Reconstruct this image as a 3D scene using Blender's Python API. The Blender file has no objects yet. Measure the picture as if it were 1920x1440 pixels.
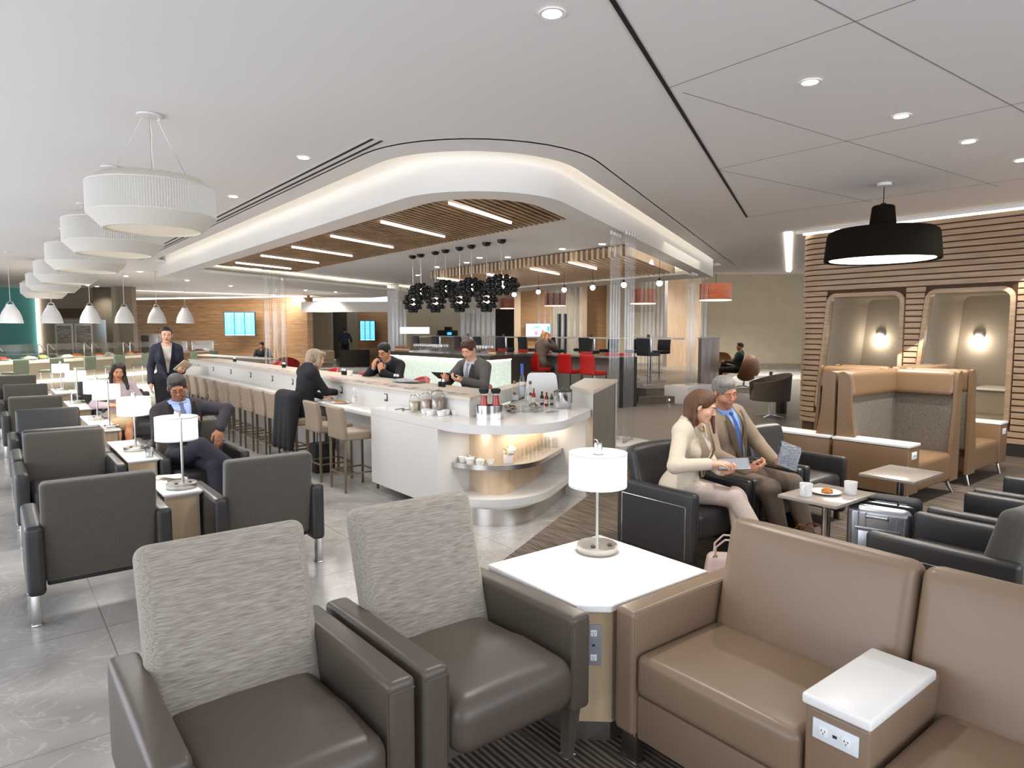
import bpy, bmesh, math, random
import numpy as np
from mathutils import Vector, Matrix, Euler
random.seed(7)
R = math.radians
C = bpy.context.scene.collection
S = bpy.context.scene

# ---------------------------------------------------------------- camera
CF, CH, CT, CHD = 1248.0, 1.70, math.atan(98/1248.0), R(38.05)
cam = bpy.data.cameras.new('camera'); cam.sensor_width = 36.0; cam.lens = 36.0*CF/1920.0
cam.clip_end = 200
co = bpy.data.objects.new('camera', cam); C.objects.link(co)
co.location = (0, 0, CH); co.rotation_euler = (math.pi/2-CT, 0, -CHD)
S.camera = co
# ---------------------------------------------------------------- world, exposure
w = bpy.data.worlds.new('world'); S.world = w; w.use_nodes = True
bg = w.node_tree.nodes['Background']; bg.inputs[0].default_value = (0.85, 0.90, 1.0, 1); bg.inputs[1].default_value = 0.8
S.view_settings.view_transform = 'Standard'; S.view_settings.look = 'None'
S.view_settings.gamma = 1; S.view_settings.use_curve_mapping = False
S.view_settings.exposure = 0.75
S.cycles.use_denoising = True
try: S.cycles.denoiser = 'OPENIMAGEDENOISE'
except Exception: pass
S.cycles.max_bounces = 7; S.cycles.diffuse_bounces = 4; S.cycles.glossy_bounces = 3; S.cycles.transmission_bounces = 6
S.cycles.transparent_max_bounces = 24
S.cycles.sample_clamp_indirect = 4.0; S.cycles.caustics_reflective = False; S.cycles.caustics_refractive = False

CEIL = 3.40
BD = Vector((math.cos(R(27)), math.sin(R(27)), 0))      # the bar's oblique direction
BN = Vector((-BD.y, BD.x, 0))

def area(name, loc, size, rot, power, col, sizey=None):
    l = bpy.data.lights.new(name, 'AREA'); l.shape = 'RECTANGLE'; l.size = size; l.size_y = sizey or size
    l.energy = power; l.color = col
    o = bpy.data.objects.new(name, l); C.objects.link(o); o.location = loc; o.rotation_euler = rot
    return o
def point(name, loc, power, col, r=0.05):
    l = bpy.data.lights.new(name, 'POINT'); l.energy = power; l.color = col; l.shadow_soft_size = r
    o = bpy.data.objects.new(name, l); C.objects.link(o); o.location = loc; return o
def spot(name, loc, power, col, ang=110, blend=0.8, r=0.06):
    l = bpy.data.lights.new(name, 'SPOT'); l.energy = power; l.color = col; l.shadow_soft_size = r
    l.spot_size = R(ang); l.spot_blend = blend
    o = bpy.data.objects.new(name, l); C.objects.link(o); o.location = loc; return o
DAY = (0.84, 0.90, 1.0); WARM = (1.0, 0.90, 0.76); NEUT = (1.0, 0.965, 0.92)
# daylight through the tall windows behind and left of the viewer
area('window_daylight', (-4.2, 9.0, 1.35), 18, (0, R(-90), 0), 300, DAY, 2.9)
bpy.data.objects['window_daylight'].data.size, bpy.data.objects['window_daylight'].data.size_y = 2.3, 18
area('window_daylight', (3.5, -4.4, 1.9), 13, (R(90), 0, 0), 250, DAY, 2.8)
# ---------------------------------------------------------------- materials
MATS = {}
def mat(name, col, rough=0.5, metal=0.0, emit=None, es=0.0, spec=0.5, alpha=None, nz=None, bump=None, coat=0, sheen=0, col2=None, stripe=None, trans=0, ior=1.45):
    """nz=(scale,amount,stretch xyz) colour variation; bump=(scale,strength,stretch); stripe=(axis,scale,col,width)"""
    if name in MATS: return MATS[name]
    m = bpy.data.materials.new(name); m.use_nodes = True; MATS[name] = m
    nt = m.node_tree; b = nt.nodes['Principled BSDF']
    c = tuple(col)+(1,) if len(col) == 3 else col
    b.inputs['Base Color'].default_value = c; b.inputs['Roughness'].default_value = rough; b.inputs['Metallic'].default_value = metal
    b.inputs['Specular IOR Level'].default_value = spec; b.inputs['IOR'].default_value = ior
    if coat: b.inputs['Coat Weight'].default_value = coat; b.inputs['Coat Roughness'].default_value = 0.1
    if sheen: b.inputs['Sheen Weight'].default_value = sheen
    if trans: b.inputs['Transmission Weight'].default_value = trans
    if alpha is not None: b.inputs['Alpha'].default_value = alpha
    if emit: b.inputs['Emission Color'].default_value = tuple(emit)+(1,); b.inputs['Emission Strength'].default_value = es
    def coords(st):
        tc = nt.nodes.new('ShaderNodeTexCoord'); mp = nt.nodes.new('ShaderNodeMapping')
        mp.inputs['Scale'].default_value = st; nt.links.new(tc.outputs['Object'], mp.inputs['Vector']); return mp.outputs[0]
    if nz:
        n = nt.nodes.new('ShaderNodeTexNoise'); n.inputs['Scale'].default_value = nz[0]; n.inputs['Detail'].default_value = 5
        nt.links.new(coords(nz[2]), n.inputs['Vector'])
        r = nt.nodes.new('ShaderNodeValToRGB'); e = r.color_ramp.elements
        e[0].position = 0.3; e[1].position = 0.7
        c2 = tuple(col2)+(1,) if col2 else tuple(max(0, v*(1-nz[1])) for v in c[:3])+(1,)
        e[0].color = c2; e[1].color = c if col2 else tuple(min(1, v*(1+nz[1]*0.6)) for v in c[:3])+(1,)
        nt.links.new(n.outputs['Fac'], r.inputs[0]); nt.links.new(r.outputs[0], b.inputs['Base Color'])
    if bump:
        n = nt.nodes.new('ShaderNodeTexNoise'); n.inputs['Scale'].default_value = bump[0]; n.inputs['Detail'].default_value = 3
        nt.links.new(coords(bump[2]), n.inputs['Vector'])
        bp = nt.nodes.new('ShaderNodeBump'); bp.inputs['Strength'].default_value = bump[1]; bp.inputs['Distance'].default_value = 0.01
        nt.links.new(n.outputs['Fac'], bp.inputs['Height']); nt.links.new(bp.outputs[0], b.inputs['Normal'])
    return m

def thin_glass(name, tint=(1, 1, 1), gloss=0.12, rough=0.02, dens=0.0, denscol=(1, 1, 1), edge=0.5):
    if name in MATS: return MATS[name]
    m = bpy.data.materials.new(name); m.use_nodes = True; MATS[name] = m; nt = m.node_tree
    nt.nodes.clear(); out = nt.nodes.new('ShaderNodeOutputMaterial')
    tr = nt.nodes.new('ShaderNodeBsdfTransparent'); tr.inputs[0].default_value = tuple(tint)+(1,)
    gl = nt.nodes.new('ShaderNodeBsdfGlossy'); gl.inputs['Roughness'].default_value = rough
    fr = nt.nodes.new('ShaderNodeLayerWeight'); fr.inputs[0].default_value = 0.35
    ad = nt.nodes.new('ShaderNodeMath'); ad.operation = 'MULTIPLY_ADD'; ad.inputs[1].default_value = edge; ad.inputs[2].default_value = gloss
    nt.links.new(fr.outputs['Facing'], ad.inputs[0])
    mx = nt.nodes.new('ShaderNodeMixShader'); nt.links.new(ad.outputs[0], mx.inputs[0])
    nt.links.new(tr.outputs[0], mx.inputs[1]); nt.links.new(gl.outputs[0], mx.inputs[2])
    last = mx
    if dens:
        df = nt.nodes.new('ShaderNodeBsdfDiffuse'); df.inputs[0].default_value = tuple(denscol)+(1,)
        m2 = nt.nodes.new('ShaderNodeMixShader'); m2.inputs[0].default_value = dens
        nt.links.new(mx.outputs[0], m2.inputs[1]); nt.links.new(df.outputs[0], m2.inputs[2]); last = m2
    nt.links.new(last.outputs[0], out.inputs[0]); return m

def wood(name, c1, c2, stretch=(1, 1, 1), scale=3.0, rough=0.45, groove=None, gcol=None):
    """grain by stretched noise; groove=(axis index, period, width fraction) cuts dark lines"""
    if name in MATS: return MATS[name]
    m = bpy.data.materials.new(name); m.use_nodes = True; MATS[name] = m; nt = m.node_tree; b = nt.nodes['Principled BSDF']
    b.inputs['Roughness'].default_value = rough
    tc = nt.nodes.new('ShaderNodeTexCoord'); mp = nt.nodes.new('ShaderNodeMapping'); mp.inputs['Scale'].default_value = stretch
    nt.links.new(tc.outputs['Object'], mp.inputs[0])
    n = nt.nodes.new('ShaderNodeTexNoise'); n.inputs['Scale'].default_value = scale; n.inputs['Detail'].default_value = 6
    nt.links.new(mp.outputs[0], n.inputs['Vector'])
    r = nt.nodes.new('ShaderNodeValToRGB'); e = r.color_ramp.elements
    e[0].position = 0.32; e[1].position = 0.68; e[0].color = tuple(c1)+(1,); e[1].color = tuple(c2)+(1,)
    nt.links.new(n.outputs['Fac'], r.inputs[0]); last = r.outputs[0]
    if groove:
        sp = nt.nodes.new('ShaderNodeSeparateXYZ'); nt.links.new(tc.outputs['Object'], sp.inputs[0])
        dv = nt.nodes.new('ShaderNodeMath'); dv.operation = 'DIVIDE'; dv.inputs[1].default_value = groove[1]
        nt.links.new(sp.outputs[groove[0]], dv.inputs[0])
        # each board a slightly different tone
        fl_ = nt.nodes.new('ShaderNodeMath'); fl_.operation = 'FLOOR'; nt.links.new(dv.outputs[0], fl_.inputs[0])
        wn = nt.nodes.new('ShaderNodeTexWhiteNoise'); wn.noise_dimensions = '1D'; nt.links.new(fl_.outputs[0], wn.inputs['W'])
        hs = nt.nodes.new('ShaderNodeHueSaturation'); ma = nt.nodes.new('ShaderNodeMath'); ma.operation = 'MULTIPLY_ADD'
        ma.inputs[1].default_value = 0.22; ma.inputs[2].default_value = 0.89; nt.links.new(wn.outputs['Value'], ma.inputs[0])
        nt.links.new(ma.outputs[0], hs.inputs['Value']); nt.links.new(last, hs.inputs['Color'])
        fr = nt.nodes.new('ShaderNodeMath'); fr.operation = 'FRACT'; nt.links.new(dv.outputs[0], fr.inputs[0])
        lt = nt.nodes.new('ShaderNodeMath'); lt.operation = 'LESS_THAN'; lt.inputs[1].default_value = groove[2]; nt.links.new(fr.outputs[0], lt.inputs[0])
        mx = nt.nodes.new('ShaderNodeMix'); mx.data_type = 'RGBA'; mx.inputs['B'].default_value = tuple(gcol or (0.03, 0.015, 0.008))+(1,)
        nt.links.new(lt.outputs[0], mx.inputs['Factor']); nt.links.new(hs.outputs[0], mx.inputs['A']); last = mx.outputs['Result']
    nt.links.new(last, b.inputs['Base Color']); return m

# ---------------------------------------------------------------- mesh helpers
def RZ(a): return Matrix.Rotation(a, 4, 'Z')
def bm_(): return bmesh.new()
def _tf(vs, M):
    if M is not None:
        for v in vs: v.co = M @ v.co
def box(bm, c, s, bev=0.0, seg=2, M=None):
    r = bmesh.ops.create_cube(bm, size=1.0); vs = r['verts']
    for v in vs: v.co = Vector((v.co.x*s[0], v.co.y*s[1], v.co.z*s[2])) + Vector(c)
    if bev > 0:
        es = list({e for v in vs for e in v.link_edges})
        r = bmesh.ops.bevel(bm, geom=es, offset=min(bev, min(s)*0.49), segments=seg, profile=0.5, affect='EDGES')
        vs = list({v for f in r['faces'] for v in f.verts} | {v for v in vs if v.is_valid})
    _tf(vs, M); return vs
def b6(bm, x0, x1, y0, y1, z0, z1, bev=0, seg=2, M=None):
    return box(bm, ((x0+x1)/2, (y0+y1)/2, (z0+z1)/2), (abs(x1-x0), abs(y1-y0), abs(z1-z0)), bev, seg, M)
def cushion(bm, c, s, r, dome=(0, 0, 0), n=5, M=None, k=3, taper=None):
    """rounded box with gently crowned faces; taper(x,y,z in -1..1)->(x,y,z) reshapes it"""
    h = [v/2 for v in s]; r = min(r, min(h)*0.98); ax = []
    for i in range(3):
        inner = h[i]-r
        a = [-h[i]+r*(1-math.cos(math.pi/2*t/k)) if False else -h[i]+r*t/k for t in range(k)]
        mid = [-inner+2*inner*t/n for t in range(n+1)]
        ax.append(a+mid+[-x for x in reversed(a)])
    idx = {}; faces = []
    def vert(x, y, z):
        key = (round(x, 6), round(y, 6), round(z, 6))
        if key in idx: return idx[key]
        p = Vector((x, y, z)); q = Vector([max(-(h[i]-r), min(h[i]-r, p[i])) for i in range(3)])
        d = p-q
        if d.length > 1e-9: d = d.normalized()*r
        o = q+d; u = [p[i]/h[i] for i in range(3)]
        for i in range(3):
            if dome[i]:
                j, l = [t for t in range(3) if t != i]
                o[i] += dome[i]*u[i]*(1-u[j]**2)*(1-u[l]**2)
        if taper: o = Vector(taper(*o, *u))
        o += Vector(c)
        if M is not None: o = M @ o
        idx[key] = bm.verts.new(o); return idx[key]
    for i in range(3):
        j, l = (i+1) % 3, (i+2) % 3
        for sg in (-1, 1):
            for a in range(len(ax[j])-1):
                for b in range(len(ax[l])-1):
                    q = []
                    for (aa, bb) in ((a, b), (a+1, b), (a+1, b+1), (a, b+1)):
                        p = [0, 0, 0]; p[i] = sg*h[i]; p[j] = ax[j][aa]; p[l] = ax[l][bb]; q.append(vert(*p))
                    if sg < 0: q.reverse()
                    if len(set(q)) == 4:
                        try: bm.faces.new(q)
                        except ValueError: pass
def cyl(bm, p0, p1, r0, r1=None, n=16, caps=True):
    p0, p1 = Vector(p0), Vector(p1); r1 = r0 if r1 is None else r1; d = p1-p0
    q = d.to_track_quat('Z', 'Y').to_matrix()
    a, b = [], []
    for i in range(n):
        t = 2*math.pi*i/n; v = q @ Vector((math.cos(t), math.sin(t), 0))
        a.append(bm.verts.new(p0+v*r0)); b.append(bm.verts.new(p1+v*r1))
    for i in range(n):
        j = (i+1) % n; bm.faces.new((a[i], a[j], b[j], b[i]))
    if caps: bm.faces.new(list(reversed(a))); bm.faces.new(b)
def tube(bm, pts, r, n=8, closed=False, caps=True, sy=1.0):
    pts = [Vector(p) for p in pts]; rings = []; m = len(pts); up = None
    for i, p in enumerate(pts):
        if closed: d = pts[(i+1) % m]-pts[i-1]
        else: d = pts[min(i+1, m-1)]-pts[max(i-1, 0)]
        d.normalize()
        if up is None: up = Vector((0, 0, 1)) if abs(d.z) < 0.9 else Vector((0, 1, 0))
        x = up.cross(d); x.normalize(); up = d.cross(x)
        rr = r[i] if isinstance(r, (list, tuple)) else r
        rings.append([bm.verts.new(p+(x*math.cos(2*math.pi*k/n)+up*math.sin(2*math.pi*k/n)*sy)*rr) for k in range(n)])
    for i in range(m if closed else m-1):
        A, B = rings[i], rings[(i+1) % m]
        for k in range(n):
            l = (k+1) % n; bm.faces.new((A[k], A[l], B[l], B[k]))
    if caps and not closed: bm.faces.new(list(reversed(rings[0]))); bm.faces.new(rings[-1])
def lathe(bm, prof, n=24, c=(0, 0, 0), M=None, closed=False):
    rings = []
    for (r, z) in prof:
        if r < 1e-6: rings.append([bm.verts.new(Vector(c)+Vector((0, 0, z)))])
        else: rings.append([bm.verts.new(Vector(c)+Vector((r*math.cos(2*math.pi*k/n), r*math.sin(2*math.pi*k/n), z))) for k in range(n)])
    rg = list(range(len(rings)-1))
    prs = [(rings[i], rings[i+1]) for i in rg] + ([(rings[-1], rings[0])] if closed else [])
    for A, B in prs:
        for k in range(n):
            l = (k+1) % n
            if len(A) == 1 and len(B) == 1: continue
            if len(A) == 1: bm.faces.new((A[0], B[l], B[k]))
            elif len(B) == 1: bm.faces.new((A[k], A[l], B[0]))
            else: bm.faces.new((A[k], A[l], B[l], B[k]))
    if M is not None: _tf([v for r in rings for v in r], M)
def prism(bm, poly, z0, z1, M=None):
    a = [bm.verts.new((x, y, z0)) for x, y in poly]; b = [bm.verts.new((x, y, z1)) for x, y in poly]; n = len(poly)
    s = sum(poly[i][0]*poly[(i+1) % n][1]-poly[(i+1) % n][0]*poly[i][1] for i in range(n))
    if s < 0: a.reverse(); b.reverse()
    bm.faces.new(list(reversed(a))); bm.faces.new(b)
    for i in range(n):
        j = (i+1) % n; bm.faces.new((a[i], a[j], b[j], b[i]))
    _tf(a+b, M)
def xprism(bm, poly, x0, x1, M=None):       # outline in (y,z), extruded along x
    T = Matrix(((0, 0, 1, 0), (1, 0, 0, 0), (0, 1, 0, 0), (0, 0, 0, 1)))
    prism(bm, poly, x0, x1, T if M is None else M @ T)
def strip(bm, A, B, z0, z1, closed=False):
    """vertical wall following two 2-D outlines A (outer) and B (inner) with the same point count"""
    n = len(A); v = [[bm.verts.new((p[0], p[1], z)) for p in L] for L in (A, B) for z in (z0, z1)]
    for i in range(n if closed else n-1):
        j = (i+1) % n
        bm.faces.new((v[0][i], v[0][j], v[1][j], v[1][i])); bm.faces.new((v[2][j], v[2][i], v[3][i], v[3][j]))
        bm.faces.new((v[1][i], v[1][j], v[3][j], v[3][i])); bm.faces.new((v[0][j], v[0][i], v[2][i], v[2][j]))
    if not closed:
        for i in (0, n-1): bm.faces.new((v[0][i], v[1][i], v[3][i], v[2][i]))
def obj(name, bm, m, parent=None, loc=None, rz=None, smooth=40, **props):
    bmesh.ops.recalc_face_normals(bm, faces=bm.faces)
    me = bpy.data.meshes.new(name); bm.to_mesh(me); bm.free()
    if m: me.materials.append(m) if not isinstance(m, (list, tuple)) else [me.materials.append(x) for x in m]
    if smooth:
        me.shade_smooth()
        try: me.set_sharp_from_angle(angle=R(smooth))
        except Exception: pass
    o = bpy.data.objects.new(name, me); C.objects.link(o)
    if parent: o.parent = parent
    if loc is not None: o.location = loc
    if rz is not None: o.rotation_euler = (0, 0, rz)
    for k, v in props.items(): o[k] = v
    return o
def thing(name, label, cat, loc=(0, 0, 0), rz=0.0, group=None):
    o = bpy.data.objects.new(name, None); C.objects.link(o); o.empty_display_size = 0.05
    o.location = loc; o.rotation_euler = (0, 0, rz); o['label'] = label; o['category'] = cat
    if group: o['group'] = group
    return o
def tag(o, label, cat, group=None):
    o['label'] = label; o['category'] = cat
    if group: o['group'] = group
    return o
def struct(name, bm, m, smooth=40, **k):
    return obj(name, bm, m, smooth=smooth, kind='structure', **k)
def dup(root, loc, rz=None, label=None, group=None):
    r = root.copy(); C.objects.link(r); r.location = loc
    if rz is not None: r.rotation_euler = (0, 0, rz)
    if label: r['label'] = label
    if group: r['group'] = group
    for ch in list(root.children):
        c = ch.copy(); C.objects.link(c); c.parent = r
        for g in list(ch.children):
            d = g.copy(); C.objects.link(d); d.parent = c
    return r
def at_depth(px, d):
    """a point on the floor plan seen in picture column px at depth d"""
    a = (px-960)/CF*d
    return (math.sin(CHD)*d+math.cos(CHD)*a, math.cos(CHD)*d-math.sin(CHD)*a)
def zrow(py, d):
    return CH-(py-622)*d/1252.0
def arc(cx, cy, r, a0, a1, n):
    return [(cx+r*math.cos(R(a0+(a1-a0)*i/n)), cy+r*math.sin(R(a0+(a1-a0)*i/n))) for i in range(n+1)]
def hx(s, k=1.0):
    v = [int(s[i:i+2], 16)/255 for i in (0, 2, 4)]
    return tuple(k*(c/12.92 if c <= 0.04045 else ((c+0.055)/1.055)**2.4) for c in v)
M_CEIL = mat('ceiling_paint', (0.86, 0.84, 0.825), 0.9)
M_CEILG = mat('ceiling_panel_paint', (0.60, 0.59, 0.575), 0.9)
M_WHITE = mat('white_paint', (0.82, 0.80, 0.77), 0.7)
M_SOLID = mat('white_solid_surface', (0.66, 0.64, 0.61), 0.22)
M_TOP = mat('white_laminate', (0.82, 0.80, 0.77), 0.3)
M_BLACK = mat('black_gap', (0.01, 0.01, 0.011), 0.8)
M_STEEL = mat('brushed_steel', (0.62, 0.60, 0.57), 0.28, 1.0, bump=(60, 0.06, (1, 1, 12)))
M_CHROME = mat('chrome', (0.75, 0.75, 0.76), 0.12, 1.0)
M_DARKST = mat('dark_metal', (0.09, 0.085, 0.08), 0.4, 0.8)
M_BEIGE = mat('beige_wall_paint', hx('b8ad96'), 0.85, nz=(2.0, 0.06, (1, 1, 1)))
M_TAUPE = mat('taupe_wall_paint', hx('a39684'), 0.85)
M_WOODW = wood('warm_wood_panelling', hx('7d5f44'), hx('ab8865'), (0.6, 0.6, 14), 2.2, 0.4, groove=(2, 0.17, 0.03))
M_WOODL = wood('pale_maple_veneer', hx('bfa486'), hx('cfb79a'), (6, 6, 0.7), 2.0, 0.4)
M_MAPLE = wood('pale_maple_panel', hx('b39a7c'), hx('c5ad8d'), (3, 3, 0.6), 3.0, 0.4)
M_SLATW = wood('ceiling_slat_wood', hx('8a6c48'), hx('b5936a'), (3, 3, 3), 1.5, 0.45)
M_BATT = wood('oak_batten', hx('a68a6e'), hx('c0a384'), (1, 0.9, 12), 2.4, 0.45)
M_EMW = mat('warm_led', (1, 1, 1), emit=(1.0, 0.92, 0.78), es=4.5)
M_EMN = mat('white_led', (1, 1, 1), emit=(1.0, 0.95, 0.88), es=3.2)

# floor -------------------------------------------------------------
def floor_mats():
    m = bpy.data.materials.new('stone_tile'); m.use_nodes = True; nt = m.node_tree; b = nt.nodes['Principled BSDF']
    b.inputs['Roughness'].default_value = 0.22; b.inputs['Specular IOR Level'].default_value = 0.55
    tc = nt.nodes.new('ShaderNodeTexCoord'); n = nt.nodes.new('ShaderNodeTexNoise'); n.inputs['Scale'].default_value = 1.1; n.inputs['Detail'].default_value = 9; n.inputs['Distortion'].default_value = 1.6
    nt.links.new(tc.outputs['Object'], n.inputs['Vector'])
    r = nt.nodes.new('ShaderNodeValToRGB'); e = r.color_ramp.elements
    e[0].position = 0.30; e[0].color = (0.24, 0.226, 0.21, 1); e[1].position = 0.72; e[1].color = (0.43, 0.41, 0.385, 1)
    el = r.color_ramp.elements.new(0.5); el.color = (0.33, 0.315, 0.295, 1)
    nt.links.new(n.outputs['Fac'], r.inputs[0])
    # thin veins
    n2 = nt.nodes.new('ShaderNodeTexNoise'); n2.inputs['Scale'].default_value = 2.3; n2.inputs['Detail'].default_value = 6; n2.inputs['Distortion'].default_value = 2.5
    nt.links.new(tc.outputs['Object'], n2.inputs['Vector'])
    s = nt.nodes.new('ShaderNodeMath'); s.operation = 'SUBTRACT'; s.inputs[1].default_value = 0.5; nt.links.new(n2.outputs['Fac'], s.inputs[0])
    a = nt.nodes.new('ShaderNodeMath'); a.operation = 'ABSOLUTE'; nt.links.new(s.outputs[0], a.inputs[0])
    l = nt.nodes.new('ShaderNodeMapRange'); l.inputs['From Min'].default_value = 0; l.inputs['From Max'].default_value = 0.02; l.inputs['To Min'].default_value = 0.22; l.inputs['To Max'].default_value = 0
    nt.links.new(a.outputs[0], l.inputs['Value'])
    mx = nt.nodes.new('ShaderNodeMix'); mx.data_type = 'RGBA'; mx.inputs['B'].default_value = (0.72, 0.70, 0.67, 1)
    nt.links.new(l.outputs[0], mx.inputs['Factor']); nt.links.new(r.outputs[0], mx.inputs['A'])
    sp = nt.nodes.new('ShaderNodeSeparateXYZ'); nt.links.new(tc.outputs['Object'], sp.inputs[0])
    outs = []
    for ax, per, off in ((0, 0.9, 0.447), (1, 1.2, 3.18)):
        u = nt.nodes.new('ShaderNodeMath'); u.operation = 'SUBTRACT'; u.inputs[1].default_value = off-10*per; nt.links.new(sp.outputs[ax], u.inputs[0])
        d = nt.nodes.new('ShaderNodeMath'); d.operation = 'DIVIDE'; d.inputs[1].default_value = per; nt.links.new(u.outputs[0], d.inputs[0])
        f = nt.nodes.new('ShaderNodeMath'); f.operation = 'FRACT'; nt.links.new(d.outputs[0], f.inputs[0])
        t = nt.nodes.new('ShaderNodeMath'); t.operation = 'LESS_THAN'; t.inputs[1].default_value = 0.007/per; nt.links.new(f.outputs[0], t.inputs[0]); outs.append(t)
    o = nt.nodes.new('ShaderNodeMath'); o.operation = 'MAXIMUM'; nt.links.new(outs[0].outputs[0], o.inputs[0]); nt.links.new(outs[1].outputs[0], o.inputs[1])
    mj = nt.nodes.new('ShaderNodeMix'); mj.data_type = 'RGBA'; mj.inputs['B'].default_value = (0.20, 0.19, 0.175, 1)
    nt.links.new(o.outputs[0], mj.inputs['Factor']); nt.links.new(mx.outputs['Result'], mj.inputs['A']); nt.links.new(mj.outputs['Result'], b.inputs['Base Color'])
    tile = m
    m = bpy.data.materials.new('striped_carpet'); m.use_nodes = True; nt = m.node_tree; b = nt.nodes['Principled BSDF']
    b.inputs['Roughness'].default_value = 0.95; b.inputs['Specular IOR Level'].default_value = 0.1
    tc = nt.nodes.new('ShaderNodeTexCoord'); mp = nt.nodes.new('ShaderNodeMapping'); mp.inputs['Scale'].default_value = (1, 0.05, 1)
    nt.links.new(tc.outputs['Object'], mp.inputs[0])
    n = nt.nodes.new('ShaderNodeTexNoise'); n.inputs['Scale'].default_value = 60; n.inputs['Detail'].default_value = 2; nt.links.new(mp.outputs[0], n.inputs['Vector'])
    wv = nt.nodes.new('ShaderNodeTexWave'); wv.bands_direction = 'X'; wv.inputs['Scale'].default_value = 11; wv.inputs['Distortion'].default_value = 0.4
    nt.links.new(tc.outputs['Object'], wv.inputs['Vector'])
    ad = nt.nodes.new('ShaderNodeMath'); ad.operation = 'MULTIPLY_ADD'; ad.inputs[1].default_value = 0.45; nt.links.new(wv.outputs['Fac'], ad.inputs[0]); nt.links.new(n.outputs['Fac'], ad.inputs[2])
    r = nt.nodes.new('ShaderNodeValToRGB'); e = r.color_ramp.elements
    e[0].position = 0.42; e[0].color = (0.050, 0.038, 0.030, 1); e[1].position = 0.98; e[1].color = (0.235, 0.195, 0.155, 1)
    el = r.color_ramp.elements.new(0.7); el.color = (0.105, 0.083, 0.065, 1)
    nt.links.new(ad.outputs[0], r.inputs[0]); nt.links.new(r.outputs[0], b.inputs['Base Color'])
    bp = nt.nodes.new('ShaderNodeBump'); bp.inputs['Strength'].default_value = 0.4; bp.inputs['Distance'].default_value = 0.01
    nt.links.new(ad.outputs[0], bp.inputs['Height']); nt.links.new(bp.outputs[0], b.inputs['Normal'])
    return tile, m
M_TILE, M_CARPET = floor_mats()
M_DARKFL = mat('dark_plank_floor', (0.15, 0.122, 0.098), 0.38, nz=(3, 0.25, (0.4, 6, 1)))
bm = bm_(); b6(bm, -5, 45, -5, 45, -0.2, 0); struct('floor', bm, M_TILE, smooth=0)
# carpet laid over the right-hand part, dark planks beyond the glass rods
CARP = [(0.62, -4.5), (0.62, 2.66), (2.45, 3.59), (4.53, 4.72), (6.75, 5.83), (8.9, 4.6), (12, 4.6), (12, -4.5)]
bm = bm_(); prism(bm, CARP, 0.0, 0.006); struct('floor', bm, M_CARPET, smooth=0)
bm = bm_(); prism(bm, [(6.75, 5.83), (8.9, 4.6), (12, 4.6), (22, 6.5), (24.5, 12.5), (18.0, 12.4), (14.0, 25), (10.0, 18.5), (9.6, 9.3), (7.6, 8.3), (6.6, 6.3)], 0.0, 0.004); struct('floor', bm, M_DARKFL, smooth=0)

def fillet(pts, rad, n=14):
    out = []; m = len(pts)
    for i in range(m):
        r = rad[i]; p = Vector(pts[i]).to_2d()
        if r <= 0: out.append((p.x, p.y)); continue
        a = (Vector(pts[i-1]).to_2d()-p).normalized(); b = (Vector(pts[(i+1) % m]).to_2d()-p).normalized()
        th = a.angle(b); t = r/math.tan(th/2); c = p+(a+b).normalized()*(r/math.sin(th/2))
        s = p+a*t; e = p+b*t; a0 = math.atan2(s.y-c.y, s.x-c.x); a1 = math.atan2(e.y-c.y, e.x-c.x)
        d = (a1-a0+math.pi) % (2*math.pi)-math.pi
        for k in range(n+1):
            q = a0+d*k/n; out.append((c.x+r*math.cos(q), c.y+r*math.sin(q)))
    return out
def bline(x, x0, y0): return y0+(x-x0)*math.tan(R(27))
def ring_poly(xl, x0, y0, xr, yr_top, yl_top, r):
    return fillet([(xl, bline(xl, x0, y0)), (xr, bline(xr, x0, y0)), (xr, yr_top), (xl, yl_top)], [r, 0, 0, 0])
SLOT = ring_poly(3.18, 5.21, 5.34, 14.85, 24.4, 18.2, 1.20)
OUT = ring_poly(3.50, 5.62, 5.78, 14.70, 24.9, 19.3, 1.02)
INN = ring_poly(3.84, 5.35, 6.02, 13.40, 21.8, 16.85, 0.75)
def plate(bm, outer, hole, z):
    es = []
    for L in (outer, hole):
        if not L: continue
        v = [bm.verts.new((x, y, z)) for x, y in L]
        es += [bm.edges.new((v[i], v[(i+1) % len(v)])) for i in range(len(v))]
    bmesh.ops.triangle_fill(bm, use_beauty=True, edges=es)
MAIN = [(-5, -5), (19.5, -5), (19.5, 9.2), (15.2, 12.9), (15.2, 40), (-5, 40)]
bm = bm_(); plate(bm, MAIN, SLOT, CEIL); struct('ceiling', bm, M_CEIL, smooth=0)
# thickness of the ceiling edge round the light slot, the lid above it, the dropped ring
SL2 = ring_poly(3.13, 5.21, 5.28, 14.90, 24.45, 18.25, 1.25)
bm = bm_(); strip(bm, SL2, SLOT, CEIL+0.001, CEIL+0.06, True); struct('trim_1', bm, M_CEIL)
bm = bm_(); plate(bm, ring_poly(2.9, 5.21, 5.0, 15.2, 24.8, 18.6, 1.35), None, CEIL+0.26)
strip(bm, ring_poly(2.92, 5.21, 5.02, 15.18, 24.78, 18.58, 1.35), ring_poly(2.9, 5.21, 5.0, 15.2, 24.8, 18.6, 1.35), CEIL+0.0, CEIL+0.26, True)
struct('ceiling', bm, M_WHITE, smooth=0)
bm = bm_(); plate(bm, OUT, INN, 3.10)
for L, z1 in ((OUT, CEIL+0.24), (INN, 3.17)):
    v = [[bm.verts.new((x, y, z)) for x, y in L] for z in (3.10, z1)]
    for i in range(len(L)): j = (i+1) % len(L); bm.faces.new((v[0][i], v[0][j], v[1][j], v[1][i]))
bmesh.ops.remove_doubles(bm, verts=bm.verts, dist=0.0005)
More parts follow.
